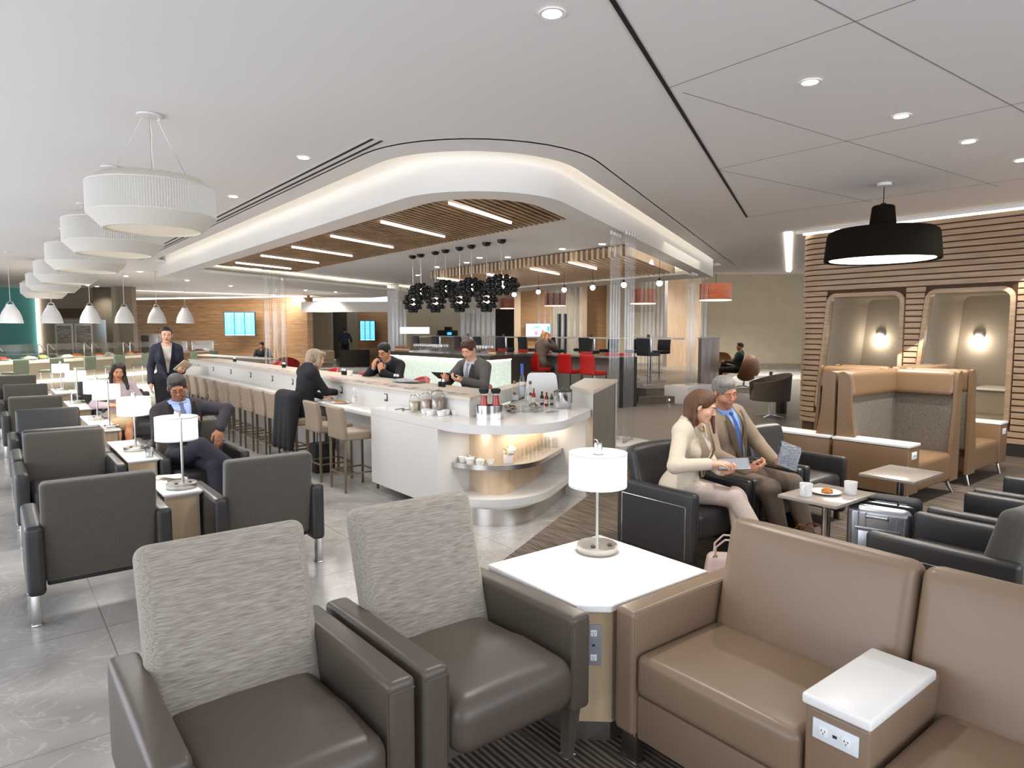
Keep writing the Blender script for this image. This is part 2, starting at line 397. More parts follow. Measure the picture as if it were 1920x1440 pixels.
struct('ceiling', bm, M_WHITE, smooth=30)
INC = ring_poly(3.55, 5.35, 5.68, 14.0, 24.0, 18.4, 1.0)
bm = bm_(); plate(bm, INC, None, 3.32); struct('ceiling', bm, M_CEIL, smooth=0)
# LED strips lying in the slot and along the far inner edge of the ring (real light lines)
def led(path, z, w, name, m, closed=False):
    bm = bm_(); A = []; B = []
    n = len(path)
    for i, p in enumerate(path):
        d = Vector(path[min(i+1, n-1)])-Vector(path[max(i-1, 0)]); d.normalize(); nn = Vector((-d.y, d.x))
        A.append((p[0]+nn.x*w/2, p[1]+nn.y*w/2)); B.append((p[0]-nn.x*w/2, p[1]-nn.y*w/2))
    strip(bm, A, B, z, z+0.02, closed); return struct(name, bm, m)
mid = [((a[0]+b[0])/2-0.10*(1 if i < 15 else 0)*0, (a[1]+b[1])/2) for i, (a, b) in enumerate(zip(SLOT, OUT))]
mid2 = ring_poly(3.05, 5.21, 5.15, 15.0, 24.6, 18.4, 1.25)
path = [mid2[-1]]+mid2[:16]
led([(3.05, 18.3)]+mid2[:16], CEIL+0.10, 0.05, 'trim_2', mat('slot_led', (1, 1, 1), emit=(1.0, 0.93, 0.82), es=3.4))
led([(3.72, 17.0), (13.55, 22.1)], 3.112, 0.05, 'trim_3', mat('warm_led_soft', (1, 1, 1), emit=(1.0, 0.90, 0.72), es=6))
led([(13.55, 21.9), (13.55, 10.3)], 3.112, 0.05, 'trim_3', mat('warm_led_strong', (1, 1, 1), emit=(1.0, 0.90, 0.72), es=30))
# slatted zones
def slats(x0, x1, y0, y1, pitch, z0, z1, th, inside, name, m_=None):
    m_ = m_ or M_SLATW
    """boards along BD between x0 and x1, clipped by inside(x,y)"""
    bm = bm_(); y = y0
    while y < y1:
        # board starts on x=x0 at height y
        s = None; n = 60; L = (x1-x0)/BD.x
        for k in range(n+1):
            t = L*k/n; p = (x0+BD.x*t, y+BD.y*t); ok = inside(*p)
            if ok and s is None: s = t
            if (not ok or k == n) and s is not None:
                e = t if ok else t-L/n
                if e-s > 0.1:
                    c = Vector((x0, y, 0))+BD*(s+e)/2; b = box(bm, (0, 0, (z0+z1)/2), (e-s, th, z1-z0), 0, M=Matrix.Translation(c) @ RZ(R(27)))
                s = None
        y += pitch
    return struct(name, bm, m_, smooth=0)
def in_poly(poly):
    def f(x, y):
        c = False; n = len(poly)
        for i in range(n):
            a, b = poly[i], poly[(i+1) % n]
            if (a[1] > y) != (b[1] > y) and x < (b[0]-a[0])*(y-a[1])/(b[1]-a[1])+a[0]: c = not c
        return c
    return f
Z1 = in_poly(ring_poly(3.86, 5.35, 6.1, 6.25, 16.9, 16.2, 0.85))
slats(3.84, 6.25, 4.2, 16.1, 0.115, 3.215, 3.315, 0.045, Z1, 'trim_4')
bm = bm_(); plate(bm, fillet([(3.86, 5.3), (6.2, 6.55), (6.2, 16.9), (3.86, 15.75)], [0.85, 0, 0, 0]), None, 3.316); struct('ceiling', bm, mat('slat_backing', (0.05, 0.035, 0.022), 0.8), smooth=0)
slats(9.3, 13.1, 6.2, 15.5, 0.15, 3.10, 3.30, 0.05, lambda x, y: y > bline(x, 5.35, 6.35), 'trim_5', M_WOODL)  # pale veneer puts the cove-lit look of these boards into their colour
bm = bm_(); plate(bm, [(9.32, bline(9.32, 5.35, 6.35)), (13.1, bline(13.1, 5.35, 6.35)), (13.1, 17.3), (9.32, 15.5)], None, 3.305); struct('ceiling', bm, mat('slat_backing_lit_tone', (0.55, 0.42, 0.27), 0.8), smooth=0)  # paler than the other backing: cove light put into the colour
area('slat_fill_light', (11.2, 11.2, 3.302), 3.4, (0, 0, 0), 55, WARM, 8.0)  # added sheet of light brightening the slats, in place of cove light above
# linear lights among the slats
bm = bm_(); box(bm, (0.8, 0, 0), (1.6, 0.022, 0.03), 0.004); lin0 = obj('linear_light', bm, M_EMN)
for i in range(6):
    o = lin0 if i == 0 else lin0.copy()
    if i: C.objects.link(o)
    o.location = (4.3, 6.69+1.712*i, 3.20); o.rotation_euler = (0, 0, R(25))
    tag(o, ['slim linear ceiling light among wood slats, nearest the rounded soffit corner', 'linear ceiling light among wood slats, second from the rounded corner', 'linear ceiling light among wood slats, third from the rounded corner',
            'linear ceiling light among wood slats, fourth from the rounded corner', 'linear ceiling light among wood slats, fifth from the rounded corner', 'linear ceiling light among wood slats, farthest from the rounded corner'][i], 'ceiling light', 'linear lights in the slatted ceiling')
    area('linear_light_glow', (4.3+0.72, 6.69+1.712*i+0.33, 3.17), 1.5, (0, 0, R(25)), 16, NEUT, 0.05)
for i, (px, py) in enumerate(((1090, 497), (1020, 508), (940, 518), (850, 524))):
    d = (3.1-CH)*1252/(622-py); x, y = at_depth(px, d)
    o = lin0.copy(); C.objects.link(o); o.location = (x-0.7, y-0.35, 3.07); o.rotation_euler = (0, 0, R(25))
    tag(o, ['linear light in the comb-edged slat ceiling beside the near glass rods', 'linear light in the comb-edged slat ceiling, second from the near glass rods', 'linear light in the comb-edged slat ceiling above the black bubble pendants', 'linear light in the comb-edged slat ceiling, farthest from the glass rods'][i], 'ceiling light', 'linear lights over the stepped bar')
    area('linear_light_glow', (x, y, 3.04), 1.5, (0, 0, R(25)), 12, NEUT, 0.05)

# ceiling panel field on the right: shadow gap and fine joints
bm = bm_()
def line_bar(bm, p, q, z, w, h=0.004):
    p, q = Vector((*p, z)), Vector((*q, z)); d = q-p; a = math.atan2(d.y, d.x)
    box(bm, (0, 0, 0), (d.length, w, h), 0, M=Matrix.Translation((p+q)/2) @ RZ(a))
line_bar(bm, (0.5, 1.4), (8.95, 5.77), CEIL-0.003, 0.028)
struct('trim_6', bm, M_BLACK, smooth=0)
bm = bm_(); mj = mat('panel_joint', (0.24, 0.235, 0.225), 0.9)
for p, q in (((3.82, 3.12), (3.85, -3)), ((6.1, 4.3), (6.2, -3)), ((3.3, 1.85), (9.45, 1.62)), ((3.97, 3.1), (9.4, 2.76)), ((6.1, 4.3), (9.2, 4.1)), ((8.95, 5.77), (9.46, -3)), ((0.5, 0.9), (9.4, 0.5))):
    line_bar(bm, p, q, CEIL-0.001, 0.006, 0.002)
struct('trim_7', bm, mj, smooth=0)
# double slot diffuser on the left
bm = bm_(); b6(bm, 2.70, 2.88, 5.45, 17.5, CEIL-0.004, CEIL-0.001); s = struct('trim_8', bm, M_CEIL, smooth=0)
bm = bm_()
for x in (2.745, 2.835): b6(bm, x-0.014, x+0.014, 5.5, 17.4, CEIL-0.007, CEIL-0.003)
struct('trim_9', bm, M_BLACK, smooth=0)
# high ceiling and cove beyond, right rear
bm = bm_(); b6(bm, 14.9, 45, 8.0, 45, 4.35, 4.4); struct('ceiling', bm, M_WHITE, smooth=0)
area('cove_glow', (18.5, 11.5, 3.6), 8, (0, R(180), R(-40)), 200, WARM, 0.5)

# ---------------------------------------------------------------- walls
def seg(px0, d0, px1, d1, z0, z1, m, name, th=0.15):
    a, b = Vector((*at_depth(px0, d0), 0)), Vector((*at_depth(px1, d1), 0)); d = b-a
    bm = bm_(); L = d.length
    b6(bm, 0, L, 0, th, z0, z1)
    o = struct(name, bm, m, smooth=0); o.location = a; o.rotation_euler = (0, 0, math.atan2(d.y, d.x)); return o
def screen_text():
    pass
M_TEAL = mat('teal_mosaic', hx('9be8e0'), 0.3, nz=(40, 0.30, (1, 1, 1)), col2=hx('62c4bd'))
seg(-120, 26, 72, 26, 0, 3.4, M_TEAL, 'wall_far_left')
seg(72, 25.9, 76, 25.9, 0.9, 3.3, M_EMN, 'trim_10', 0.05)
seg(76, 26, 180, 26, 0, 3.4, M_TAUPE, 'wall_far_left'); seg(180, 25.7, 214, 25.7, 0, 3.4, mat('taupe_dark', hx('6f6455'), 0.8), 'wall_far_left')
seg(214, 25.2, 222, 25.2, 0, 3.4, M_BEIGE, 'trim_11', 0.3); seg(222, 25.4, 252, 25.4, 0, 3.4, M_TAUPE, 'wall_far_left', 0.3)
seg(250, 34, 586, 31.5, 0, 3.30, M_WOODW, 'wall_back')
seg(250, 34.3, 586, 31.8, 3.35, 3.4, M_EMW, 'trim_12', 0.05)
seg(584, 31.5, 587, 40, 0, 3.4, M_WOODW, 'wall_back'); seg(586, 38, 622, 38, 0, 3.2, M_BEIGE, 'wall_back'); seg(622, 38, 626, 43, 0, 3.2, M_BEIGE, 'wall_back')
seg(622, 43, 655, 43, 0, 3.2, mat('grey_wall', hx('6e675c'), 0.8), 'wall_back'); seg(652, 40, 674, 40, 0, 3.2, M_BEIGE, 'wall_back'); seg(672, 36, 735, 35, 0, 3.2, M_WOODW, 'wall_back')
seg(567, 30.5, 735, 30.5, 2.60, 3.06, M_WHITE, 'trim_13', 0.4)
seg(585, 34, 735, 34, 3.25, 3.35, M_EMW, 'trim_14', 0.05)
seg(728, 23, 747, 23, 0, 3.3, M_WHITE, 'trim_15', 0.3)
seg(735, 31, 928, 31, 0, 4.3, M_BEIGE, 'wall_bar'); seg(876, 30.8, 889, 30.8, 0.8, 2.55, mat('grey_door', hx('8d8471'), 0.7), 'door_1', 0.05)
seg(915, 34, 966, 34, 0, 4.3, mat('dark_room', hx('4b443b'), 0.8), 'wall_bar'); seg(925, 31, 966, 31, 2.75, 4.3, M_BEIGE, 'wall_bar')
seg(964, 29, 976, 29, 0, 4.3, M_WOODL, 'trim_16', 0.3); M_HONEY = wood('honey_wood_panel', hx('a87f52'), hx('bf9566'), (0.6, 0.6, 10), 2.0, 0.4)
seg(976, 30, 1036, 30, 0, 4.3, M_HONEY, 'wall_bar')
seg(1036, 29.9, 1086, 29.9, 0, 4.3, M_BEIGE, 'wall_bar')
seg(1044, 29.8, 1052, 29.8, 0, 2.5, M_BLACK, 'door_2', 0.03); seg(1056, 29.8, 1062, 29.8, 0, 2.5, M_BLACK, 'door_3', 0.03)
seg(1086, 29.5, 1100, 29.5, 0, 4.3, M_WOODL, 'trim_17', 0.2); seg(1100, 30, 1137, 30, 0, 4.3, M_HONEY, 'wall_bar')
seg(1137, 29, 1246, 29, 0, 4.3, M_BEIGE, 'wall_bar'); seg(1176, 28.9, 1226, 28.9, 0, 2.55, mat('pale_door', hx('cdc3b0'), 0.7), 'door_4', 0.05)
seg(1244, 26, 1250, 26, 0, 4.3, M_STEEL, 'trim_18', 0.2); seg(1250, 26, 1313, 26, 0, 4.3, M_WOODL, 'wall_bar')
seg(1311, 31, 1560, 31, 0.0, 4.35, M_BEIGE, 'wall_right_rear')
seg(1311, 30.8, 1560, 30.8, 0.0, 0.22, mat('stone_kerb', hx('8c8270'), 0.8, nz=(6, 0.2, (1, 1, 1))), 'baseboard_right_rear')
seg(-300, 28, -100, 28, 0, 3.4, M_TAUPE, 'wall_far_left')

# oak batten wall on the right with two niches -------------------------------------------------
WX = 10.9; WY1 = 6.05
def batten_wall():
    """plank courses with dark gaps; the outline rounds away at the rear corner; two openings"""
    bm = bm_(); pitch = 0.088; hgt = 0.068; z = 0.18; i = 0
    holes = [(4.37, 5.43, 2.26, 1), (2.98, 3.96, 2.26, 1)]
    def solid(y0, y1, z0, z1):
        b6(bm, WX, WX+0.03, y0, y1, z0, z1)
    while z < 3.32:
        z1 = z+hgt; cuts = []
        for (a, b, zt, _) in holes:
            lo = 0.40 if b < 4 else 0.40
            if z1 > lo and z < zt+0.06:
                # openings lean: wider towards the bottom on the rear side
                k = (2.26-z)/1.9*0.16
                cuts.append((a-0.075, b+k+0.075))
        segs = [(-4.0, WY1-0.35)]
        for (a, b) in cuts:
            segs = [s for t in segs for s in ((t[0], min(t[1], a)), (max(t[0], b), t[1])) if s[1]-s[0] > 0.02]
        for a, b in segs: solid(a, b, z, z1)
        # rounded rear corner
        P = [(WX, WY1-0.35)]+[(WX+0.35-0.35*math.cos(R(t)), WY1-0.35+0.35*math.sin(R(t))) for t in range(10, 91, 10)]+[(WX+0.9, WY1)]
        Q = [(x+0.03*(1 if k == 0 else math.cos(R(min(90, 10*k)))), y-0.03*math.sin(R(min(90, 10*k)))) for k, (x, y) in enumerate(P)]
        strip(bm, P, Q, z, z1); z += pitch
    struct('wall_right', bm, M_BATT, smooth=0)
    bm = bm_()
    # backing behind the battens, cut around the openings
    def bk(y0, y1, z0, z1): b6(bm, WX+0.035, WX+0.06, y0, y1, z0, z1)
    es_ = []
    loops = [[(-4, 0.0), (WY1-0.3, 0.0), (WY1-0.3, 3.35), (-4, 3.35)]]+[fillet([(a-0.03, 0.39), (b+0.19, 0.39), (b+0.03, zt+0.03), (a-0.03, zt+0.03)], [0.13]*4, 6) for (a, b, zt, _) in holes]
    for Lp in loops:
        vv = [bm.verts.new((WX+0.04, p[0], p[1])) for p in Lp]; es_ += [bm.edges.new((vv[i], vv[(i+1) % len(vv)])) for i in range(len(vv))]
    bmesh.ops.triangle_fill(bm, use_beauty=True, edges=es_)
    P = [(WX+0.035, WY1-0.35)]+[(WX+0.385-0.35*math.cos(R(t)), WY1-0.385+0.35*math.sin(R(t))) for t in range(10, 91, 10)]+[(WX+0.9, WY1-0.035)]
    strip(bm, P, [(x+0.02, y-0.02) for x, y in P], 0, 3.35)
    struct('wall_right', bm, mat('batten_backing', (0.10, 0.05, 0.025), 0.8), smooth=0)
    # rounded timber frames round the openings and the lined niches behind
    for n, (a, b, zt, _) in enumerate(holes):
        zb = 0.42
        # outline in (y,z), rounded
        k = 0.16
        O = fillet([(a-0.06, zb-0.06), (b+k+0.06, zb-0.06), (b+0.06, zt+0.06), (a-0.06, zt+0.06)], [0.16]*4, 6)
        I = fillet([(a, zb), (b+k, zb), (b, zt), (a, zt)], [0.11]*4, 6)
        bm = bm_(); nn = len(O)
        v = [[bm.verts.new((x, p[0], p[1])) for p in L] for L, x in ((O, WX-0.02), (I, WX-0.02), (O, WX+0.06), (I, WX+0.10))]
        for i in range(nn):
            j = (i+1) % nn
            for A, B in ((0, 1), (1, 3), (3, 2), (2, 0)): bm.faces.new((v[A][i], v[A][j], v[B][j], v[B][i]))
        struct('trim_19' if n else 'trim_20', bm, M_BATT)
        # lining: reveals + back, fabric
        bm = bm_(); D = 1.35
        m2 = [[bm.verts.new((x, p[0], p[1])) for p in L] for L, x in ((I, WX+0.08), (I, WX+D))]
        for i in range(nn):
            j = (i+1) % nn; bm.faces.new((m2[0][i], m2[0][j], m2[1][j], m2[1][i]))
        bm.faces.new(m2[1])
        # the inner back turns: a padded panel standing at an angle
        struct('wall_niche', bm, mat('niche_fabric', hx('ada291'), 0.9, nz=(60, 0.08, (1, 1, 1))), smooth=30)
batten_wall()
bm = bm_(); b6(bm, WX-0.02, WX+1.5, -4, WY1+0.02, 3.352, 3.40); struct('ceiling', bm, M_CEIL, smooth=0)
bm = bm_(); b6(bm, WX+0.0, WX+0.03, -4, WY1-0.1, 3.322, 3.35); struct('trim_21', bm, M_EMW, smooth=0)
area('cove_glow', (WX-0.12, 1.5, 3.37), 9, (0, R(35), R(90)), 26, WARM, 0.06)
bm = bm_(); b6(bm, WX-0.001, WX+0.04, -4, WY1-0.4, 0, 0.17); struct('baseboard_right', bm, M_DARKST, smooth=0)
led([(10.80, 6.16), (17.8, 10.1)], CEIL-0.02, 0.10, 'trim_22', M_EMW)

# window walls that let the daylight in, behind and left of the viewer
M_MULL = mat('window_mullion', hx('6f6f70'), 0.4, 0.6); M_PANE = thin_glass('window_glass', (0.97, 0.98, 0.99), 0.03)
bm = bm_()
for k in range(13): y = -4.5+k*1.9; b6(bm, -4.42, -4.34, y-0.03, y+0.03, 0.12, 3.25)
for z in (0.12, 1.05, 3.22): b6(bm, -4.42, -4.34, -4.5, 18.3, z-0.03, z+0.03)
struct('window_1', bm, M_MULL, smooth=0)
bm = bm_(); b6(bm, -4.385, -4.375, -4.5, 18.3, 0.15, 3.2); struct('window_1', bm, M_PANE, smooth=0)
bm = bm_(); b6(bm, -4.5, -4.3, -4.9, 18.5, 0, 0.10); b6(bm, -4.5, -4.3, -4.9, 18.5, 3.25, 3.4); b6(bm, -4.5, -4.3, 18.3, 40, 0.1, 3.25); struct('wall_left', bm, M_WHITE, smooth=0)
bm = bm_()
for k in range(9): x = -4.3+k*1.95; b6(bm, x-0.03, x+0.03, -4.76, -4.68, 0.12, 3.25)
for z in (0.12, 1.05, 3.22): b6(bm, -4.3, 11.3, -4.76, -4.68, z-0.03, z+0.03)
struct('window_2', bm, M_MULL, smooth=0)
bm = bm_(); b6(bm, -4.3, 11.3, -4.725, -4.715, 0.15, 3.2); struct('window_2', bm, M_PANE, smooth=0)
bm = bm_(); b6(bm, -4.5, 12.0, -4.9, -4.66, 0, 0.10); b6(bm, -4.5, 12.0, -4.9, -4.66, 3.25, 3.4); struct('wall_rear', bm, M_WHITE, smooth=0)
# ---------------------------------------------------------------- furniture materials
L_BROWN = mat('dark_taupe_leather', hx('544b42'), 0.38, bump=(300, 0.05, (1, 1, 1)))
L_TAN = mat('tan_leather', hx('826d59'), 0.36, bump=(300, 0.04, (1, 1, 1)))
L_NAVY = mat('charcoal_leather', hx('312f2e'), 0.36, bump=(300, 0.05, (1, 1, 1)))
F_CHAR = mat('charcoal_fabric', hx('504b43'), 0.95, nz=(260, 0.35, (1, 1, 1)), sheen=0.3)
F_GREY = mat('heathered_grey_fabric', hx('a89f93'), 0.95, nz=(26, 0.30, (0.6, 9, 9)), col2=hx('7c7368'), sheen=0.2)
F_SPEC = mat('speckled_taupe_fabric', hx('84796a'), 0.95, nz=(120, 0.35, (1, 1, 1)), col2=hx('51493e'))
L_CAMEL = mat('camel_leather', hx('7c6146'), 0.38)
L_STOOL = mat('mushroom_leather', hx('948270'), 0.42)
L_RED = mat('red_leather', hx('a31512'), 0.4)
L_BLK = mat('black_leather', hx('26282c'), 0.4)
F_GREEN = mat('sage_seat_shell', hx('66705f'), 0.6)
M_LEGD = mat('bronze_leg', hx('5d5347'), 0.35, 0.8)
M_SHADE = mat('lamp_shade_white', (0.9, 0.88, 0.82), 0.8, emit=(1.0, 0.91, 0.78), es=0.62)
M_OUT = mat('grey_outlet_plate', hx('8d8f95'), 0.4); M_OUTW = mat('white_outlet_plate', (0.75, 0.77, 0.8), 0.4); M_SOCK = mat('white_socket', (0.85, 0.85, 0.84), 0.4)
M_HOLE = mat('socket_hole', (0.02, 0.02, 0.02), 0.6)
M_QUARTZ = mat('greige_quartz', hx('9b9186'), 0.18)
M_PORC = mat('white_porcelain', (0.84, 0.83, 0.80), 0.18)
M_GLASS = thin_glass('clear_glass', (0.97, 0.985, 0.98), 0.04)
M_ROD = thin_glass('ribbed_glass_rod', (0.965, 0.97, 0.97), 0.05, 0.06, 0.05, (0.85, 0.86, 0.88))

def outlet(parent, c, right, up, n, plate=M_OUT, w=0.075, h=0.24, vertical=True):
    """an outlet plate with two sockets and a data port, lying on a face with normal n"""
    c, right, up, n = Vector(c), Vector(right).normalized(), Vector(up).normalized(), Vector(n).normalized()
    M = Matrix((right, up, n)).transposed().to_4x4(); M.translation = c
    bm = bm_(); box(bm, (0, 0, 0.002), (w, h, 0.006), 0.002, M=M); pl = obj('outlet_plate', bm, plate, parent)
    L = (h if vertical else w); s = min(w, h)*0.42
    for k in (-1, 1):
        p = (0, k*L*0.30, 0.006) if vertical else (k*L*0.25, 0, 0.006)
        bm = bm_(); box(bm, p, (s, s, 0.004), 0.001, M=M); obj('socket', bm, M_SOCK, pl)
    bm = bm_(); box(bm, (0, 0, 0.006), (s*0.45, s*0.3, 0.003), 0, M=M)
    for k in (-1, 1):
        p = (0, k*L*0.30) if vertical else (k*L*0.25, 0)
        for q in ((-0.2, 0.12), (0.2, 0.12), (0, -0.22)): box(bm, (p[0]+q[0]*s, p[1]+q[1]*s, 0.0085), (s*0.08, s*0.2, 0.001), 0, M=M)
    obj('port', bm, M_HOLE, pl)

# ---- foreground recliner-like armchair: grey woven back, taupe leather seat and arms; faces -Y
def front_chair():
    t = thing('armchair', 'grey woven-back armchair with taupe leather seat, foremost on the far left', 'armchair', group='grey woven-back armchairs in front')
    sw = 0.56
    bm = bm_()
    cushion(bm, (0, 0, 0), (0.575, 0.115, 0.66), 0.045, (0, 0.012, 0), 8, M=Matrix.Translation((0, 0.235, 0.655)) @ Matrix.Rotation(R(-17), 4, 'X'),
            taper=lambda x, y, z, u, v, w_: (x*(1.0+0.012*w_), y, z))
    obj('backrest', bm, F_GREY, t)
    bm = bm_()
    cushion(bm, (0, -0.10, 0.365), (0.54, 0.72, 0.20), 0.07, (0, 0.0, 0.018), 8, taper=lambda x, y, z, u, v, w_: (x, y, z-0.03*max(0, v)*0.6+(0.012 if v < 0 else 0)))
    obj('seat', bm, L_BROWN, t)
    for s in (-1, 1):
        bm = bm_()
        # arm: slab that narrows downwards at the front
        cushion(bm, (s*0.325, -0.02, 0.42), (0.10, 0.80, 0.37), 0.022, (0.006, 0, 0.004), 6, taper=lambda x, y, z, u, v, w_: (x, y, z-(0.03*(v) if w_ > 0 else 0)*0.4))
        a = obj('arm', bm, L_BROWN, t)
        bm = bm_(); tube(bm, [(s*0.325-0.042, -0.421, 0.585), (s*0.325+0.042, -0.421, 0.585)], 0.0025, 6); tube(bm, [(s*0.325-s*0.049, -0.41, 0.27), (s*0.325-s*0.049, -0.412, 0.585)], 0.0025, 6)
        obj('piping', bm, L_BROWN, a)
        for (y0, y1) in ((-0.36, -0.34), (0.33, 0.40)):
            bm = bm_()
            for q, (zt, zb, yt, yb) in enumerate([(0.26, 0.0, y0, y1)]):
                a0 = [(s*0.325-0.03, yt-0.03), (s*0.325+0.03, yt-0.03), (s*0.325+0.03, yt+0.03), (s*0.325-0.03, yt+0.03)]
                b0 = [(s*0.325-0.018, yb-0.018), (s*0.325+0.018, yb-0.018), (s*0.325+0.018, yb+0.018), (s*0.325-0.018, yb+0.018)]
                va = [bm.verts.new((*p, zt)) for p in a0]; vb = [bm.verts.new((*p, 0.012)) for p in b0]
                bm.faces.new(va); bm.faces.new(list(reversed(vb)))
                for i in range(4): j = (i+1) % 4; bm.faces.new((va[i], vb[i], vb[j], va[j]))
            lg = obj('leg', bm, L_BROWN, t)
            bm = bm_(); b6(bm, s*0.325-0.026, s*0.325+0.026, y1-0.026, y1+0.026, 0.0065, 0.02, 0.003); obj('foot', bm, M_CHROME, lg)
    bm = bm_(); b6(bm, -0.27, 0.27, -0.36, 0.30, 0.235, 0.29, 0.01); obj('seat_frame', bm, L_BROWN, t)
    return t
fc = front_chair(); fc.location = (0.635, 2.20, 0)
dup(fc, (1.41, 2.20, 0), label='grey woven-back armchair with taupe leather seat beside the white corner table')

# ---- corner table with power outlet
ct = thing('corner_table', 'white-topped corner table with maple base, outlets and chamfered corner', 'side table', (1.79, 1.80, 0))
def chamf(x0, y0, x1, y1, c): return [(x0+c*1.15, y0), (x1, y0), (x1, y1), (x0, y1), (x0, y0+c)]
bm = bm_(); prism(bm, chamf(0.0, -0.02, 0.74, 0.67, 0.09), 0.585, 0.612); bmesh.ops.bevel(bm, geom=list(bm.edges), offset=0.003, segments=2, affect='EDGES'); obj('tabletop', bm, M_TOP, ct)
bm = bm_(); prism(bm, chamf(0.02, 0.0, 0.70, 0.64, 0.10), 0.11, 0.585); obj('cabinet_body', bm, M_MAPLE, ct)
bm = bm_(); prism(bm, chamf(0.045, 0.03, 0.67, 0.61, 0.10), 0.006, 0.11); obj('plinth', bm, M_STEEL, ct)
p1, p2 = Vector((0.02, 0.10, 0)), Vector((0.135, 0.0, 0)); rt = (p2-p1).normalized(); nn = Vector((rt.y, -rt.x, 0))
outlet(ct, (p1+p2)/2+Vector((0, 0, 0.435))+nn*0.0, rt, (0, 0, 1), nn, w=0.062, h=0.17)

def table_lamp(name, label, loc, rz, shade_r=0.14, pole='off', group='white drum table lamps'):
    """round steel base, upright pole, drum shade, cylindrical switch housing above"""
    t = thing(name, label, 'table lamp', loc, rz, group)
    bm = bm_(); lathe(bm, [(0, 0), (0.098, 0), (0.102, 0.006), (0.102, 0.034), (0.096, 0.04), (0.02, 0.042), (0, 0.042)], 40); b = obj('base', bm, M_STEEL, t)
    for k in (-1, 1):
        bm = bm_(); lathe(bm, [(0, 0.042), (0.012, 0.042), (0.012, 0.048), (0, 0.048)], 12, (k*0.045, -0.05, 0)); obj('button', bm, M_DARKST, b)
    sy = 0.0 if pole == 'mid' else (0.075 if pole == 'front' else -0.0)
    py = 0.0 if pole == 'mid' else (-0.075 if pole == 'front' else 0.0)
    bm = bm_(); cyl(bm, (0, py*0.6, 0.04), (0, py*0.6, 0.50), 0.0085, 0.0085, 12); obj('pole', bm, M_STEEL, t)
    sc = 0.0 if pole == 'mid' else 0.02
    if pole == 'front': sc = 0.10
    bm = bm_(); z0, z1 = 0.335, 0.492
    lathe(bm, [(shade_r-0.004, z0), (shade_r, z0), (shade_r, z1), (shade_r-0.004, z1)], 48, (0, sc, 0), closed=True)
    sh = obj('lamp_shade', bm, M_SHADE, t)
    bm = bm_()
    for zz in (z0, z1): lathe(bm, [(shade_r-0.005, zz-0.005), (shade_r+0.0015, zz-0.005), (shade_r+0.0015, zz+0.005), (shade_r-0.005, zz+0.005)], 48, (0, sc, 0), closed=True)
    obj('shade_trim', bm, M_WHITE, sh)
    bm = bm_(); lathe(bm, [(0, z1-0.012), (shade_r-0.006, z1-0.012), (shade_r-0.006, z1-0.008), (0, z1-0.008)], 48, (0, sc, 0)); obj('diffuser', bm, M_SHADE, t)
    bm = bm_(); lathe(bm, [(0, z1-0.01), (0.027, z1-0.01), (0.027, z1-0.004), (0.021, z1-0.002), (0.021, z1+0.045), (0.018, z1+0.05), (0, z1+0.05)], 20, (0, sc*0.5, 0)); k = obj('switch_housing', bm, M_STEEL, t)
    bm = bm_(); tube(bm, [(0.0, sc*0.5, z1+0.048), (-0.008, sc*0.5, z1+0.068), (-0.022, sc*0.5, z1+0.07)], 0.0028, 8); obj('switch_lever', bm, M_STEEL, k)
    c, s_ = math.cos(rz), math.sin(rz); wx, wy = -s_*sc, c*sc
    point('lamp_bulb', (loc[0]+wx, loc[1]+wy, loc[2]+0.40), 5, WARM, 0.03)
    return t
table_lamp('table_lamp', 'lit drum lamp on round steel base, on the white corner table', (2.33, 2.29, 0.612), R(-20), 0.142, 'mid')

# ---- tan settee with console between the two seats; faces -X
so = thing('settee', 'tan leather settee with white-topped console between its seats', 'sofa', (1.90, 1.755, 0))
# local: x depth, -y along the length
bm = bm_(); cushion(bm, (0.36, -0.05, 0.375), (0.74, 0.105, 0.50), 0.022, (0, 0.004, 0.004), 6); a1 = obj('arm', bm, L_TAN, so)
bm = bm_(); tube(bm, [(0.0, -0.1, 0.13), (-0.001, -0.1, 0.60), (0.006, -0.1, 0.622), (0.70, -0.1, 0.622)], 0.003, 6); obj('piping', bm, L_TAN, a1)
bm = bm_(); cushion(bm, (0.36, -1.93, 0.375), (0.74, 0.105, 0.50), 0.022, (0, 0.004, 0.004), 6); obj('arm', bm, L_TAN, so)
for y0, y1, nm in ((-0.105, -0.765, 0), (-0.975, -1.875, 1)):
    bm = bm_(); cushion(bm, (0.245, (y0+y1)/2, 0.385), (0.51, abs(y1-y0)-0.004, 0.165), 0.03, (0.006, 0.0, 0.014), 8); obj('seat_cushion', bm, L_TAN, so)
for y0, y1 in ((-0.105, -0.855), (-0.862, -1.875)):
    bm = bm_(); cushion(bm, (0, 0, 0), (0.13, abs(y1-y0)-0.004, 0.56), 0.045, (0.014, 0.004, 0.004), 8, M=Matrix.Translation((0.585, (y0+y1)/2, 0.62)) @ Matrix.Rotation(R(13), 4, 'Y')); obj('back_cushion', bm, L_TAN, so)
bm = bm_(); b6(bm, 0.006, 0.66, -1.875, -0.103, 0.12, 0.298, 0.012); obj('seat_base', bm, L_TAN, so)
bm = bm_(); b6(bm, 0.0, 0.52, -0.965, -0.775, 0.126, 0.575, 0.012, 3); cn = obj('console', bm, L_TAN, so)
bm = bm_(); b6(bm, -0.012, 0.455, -0.972, -0.768, 0.577, 0.612, 0.009, 3); obj('console_top', bm, M_TOP, cn)
outlet(so, (-0.0005, -0.87, 0.515), (0, -1, 0), (0, 0, 1), (-1, 0, 0), plate=M_OUTW, w=0.135, h=0.062, vertical=False)
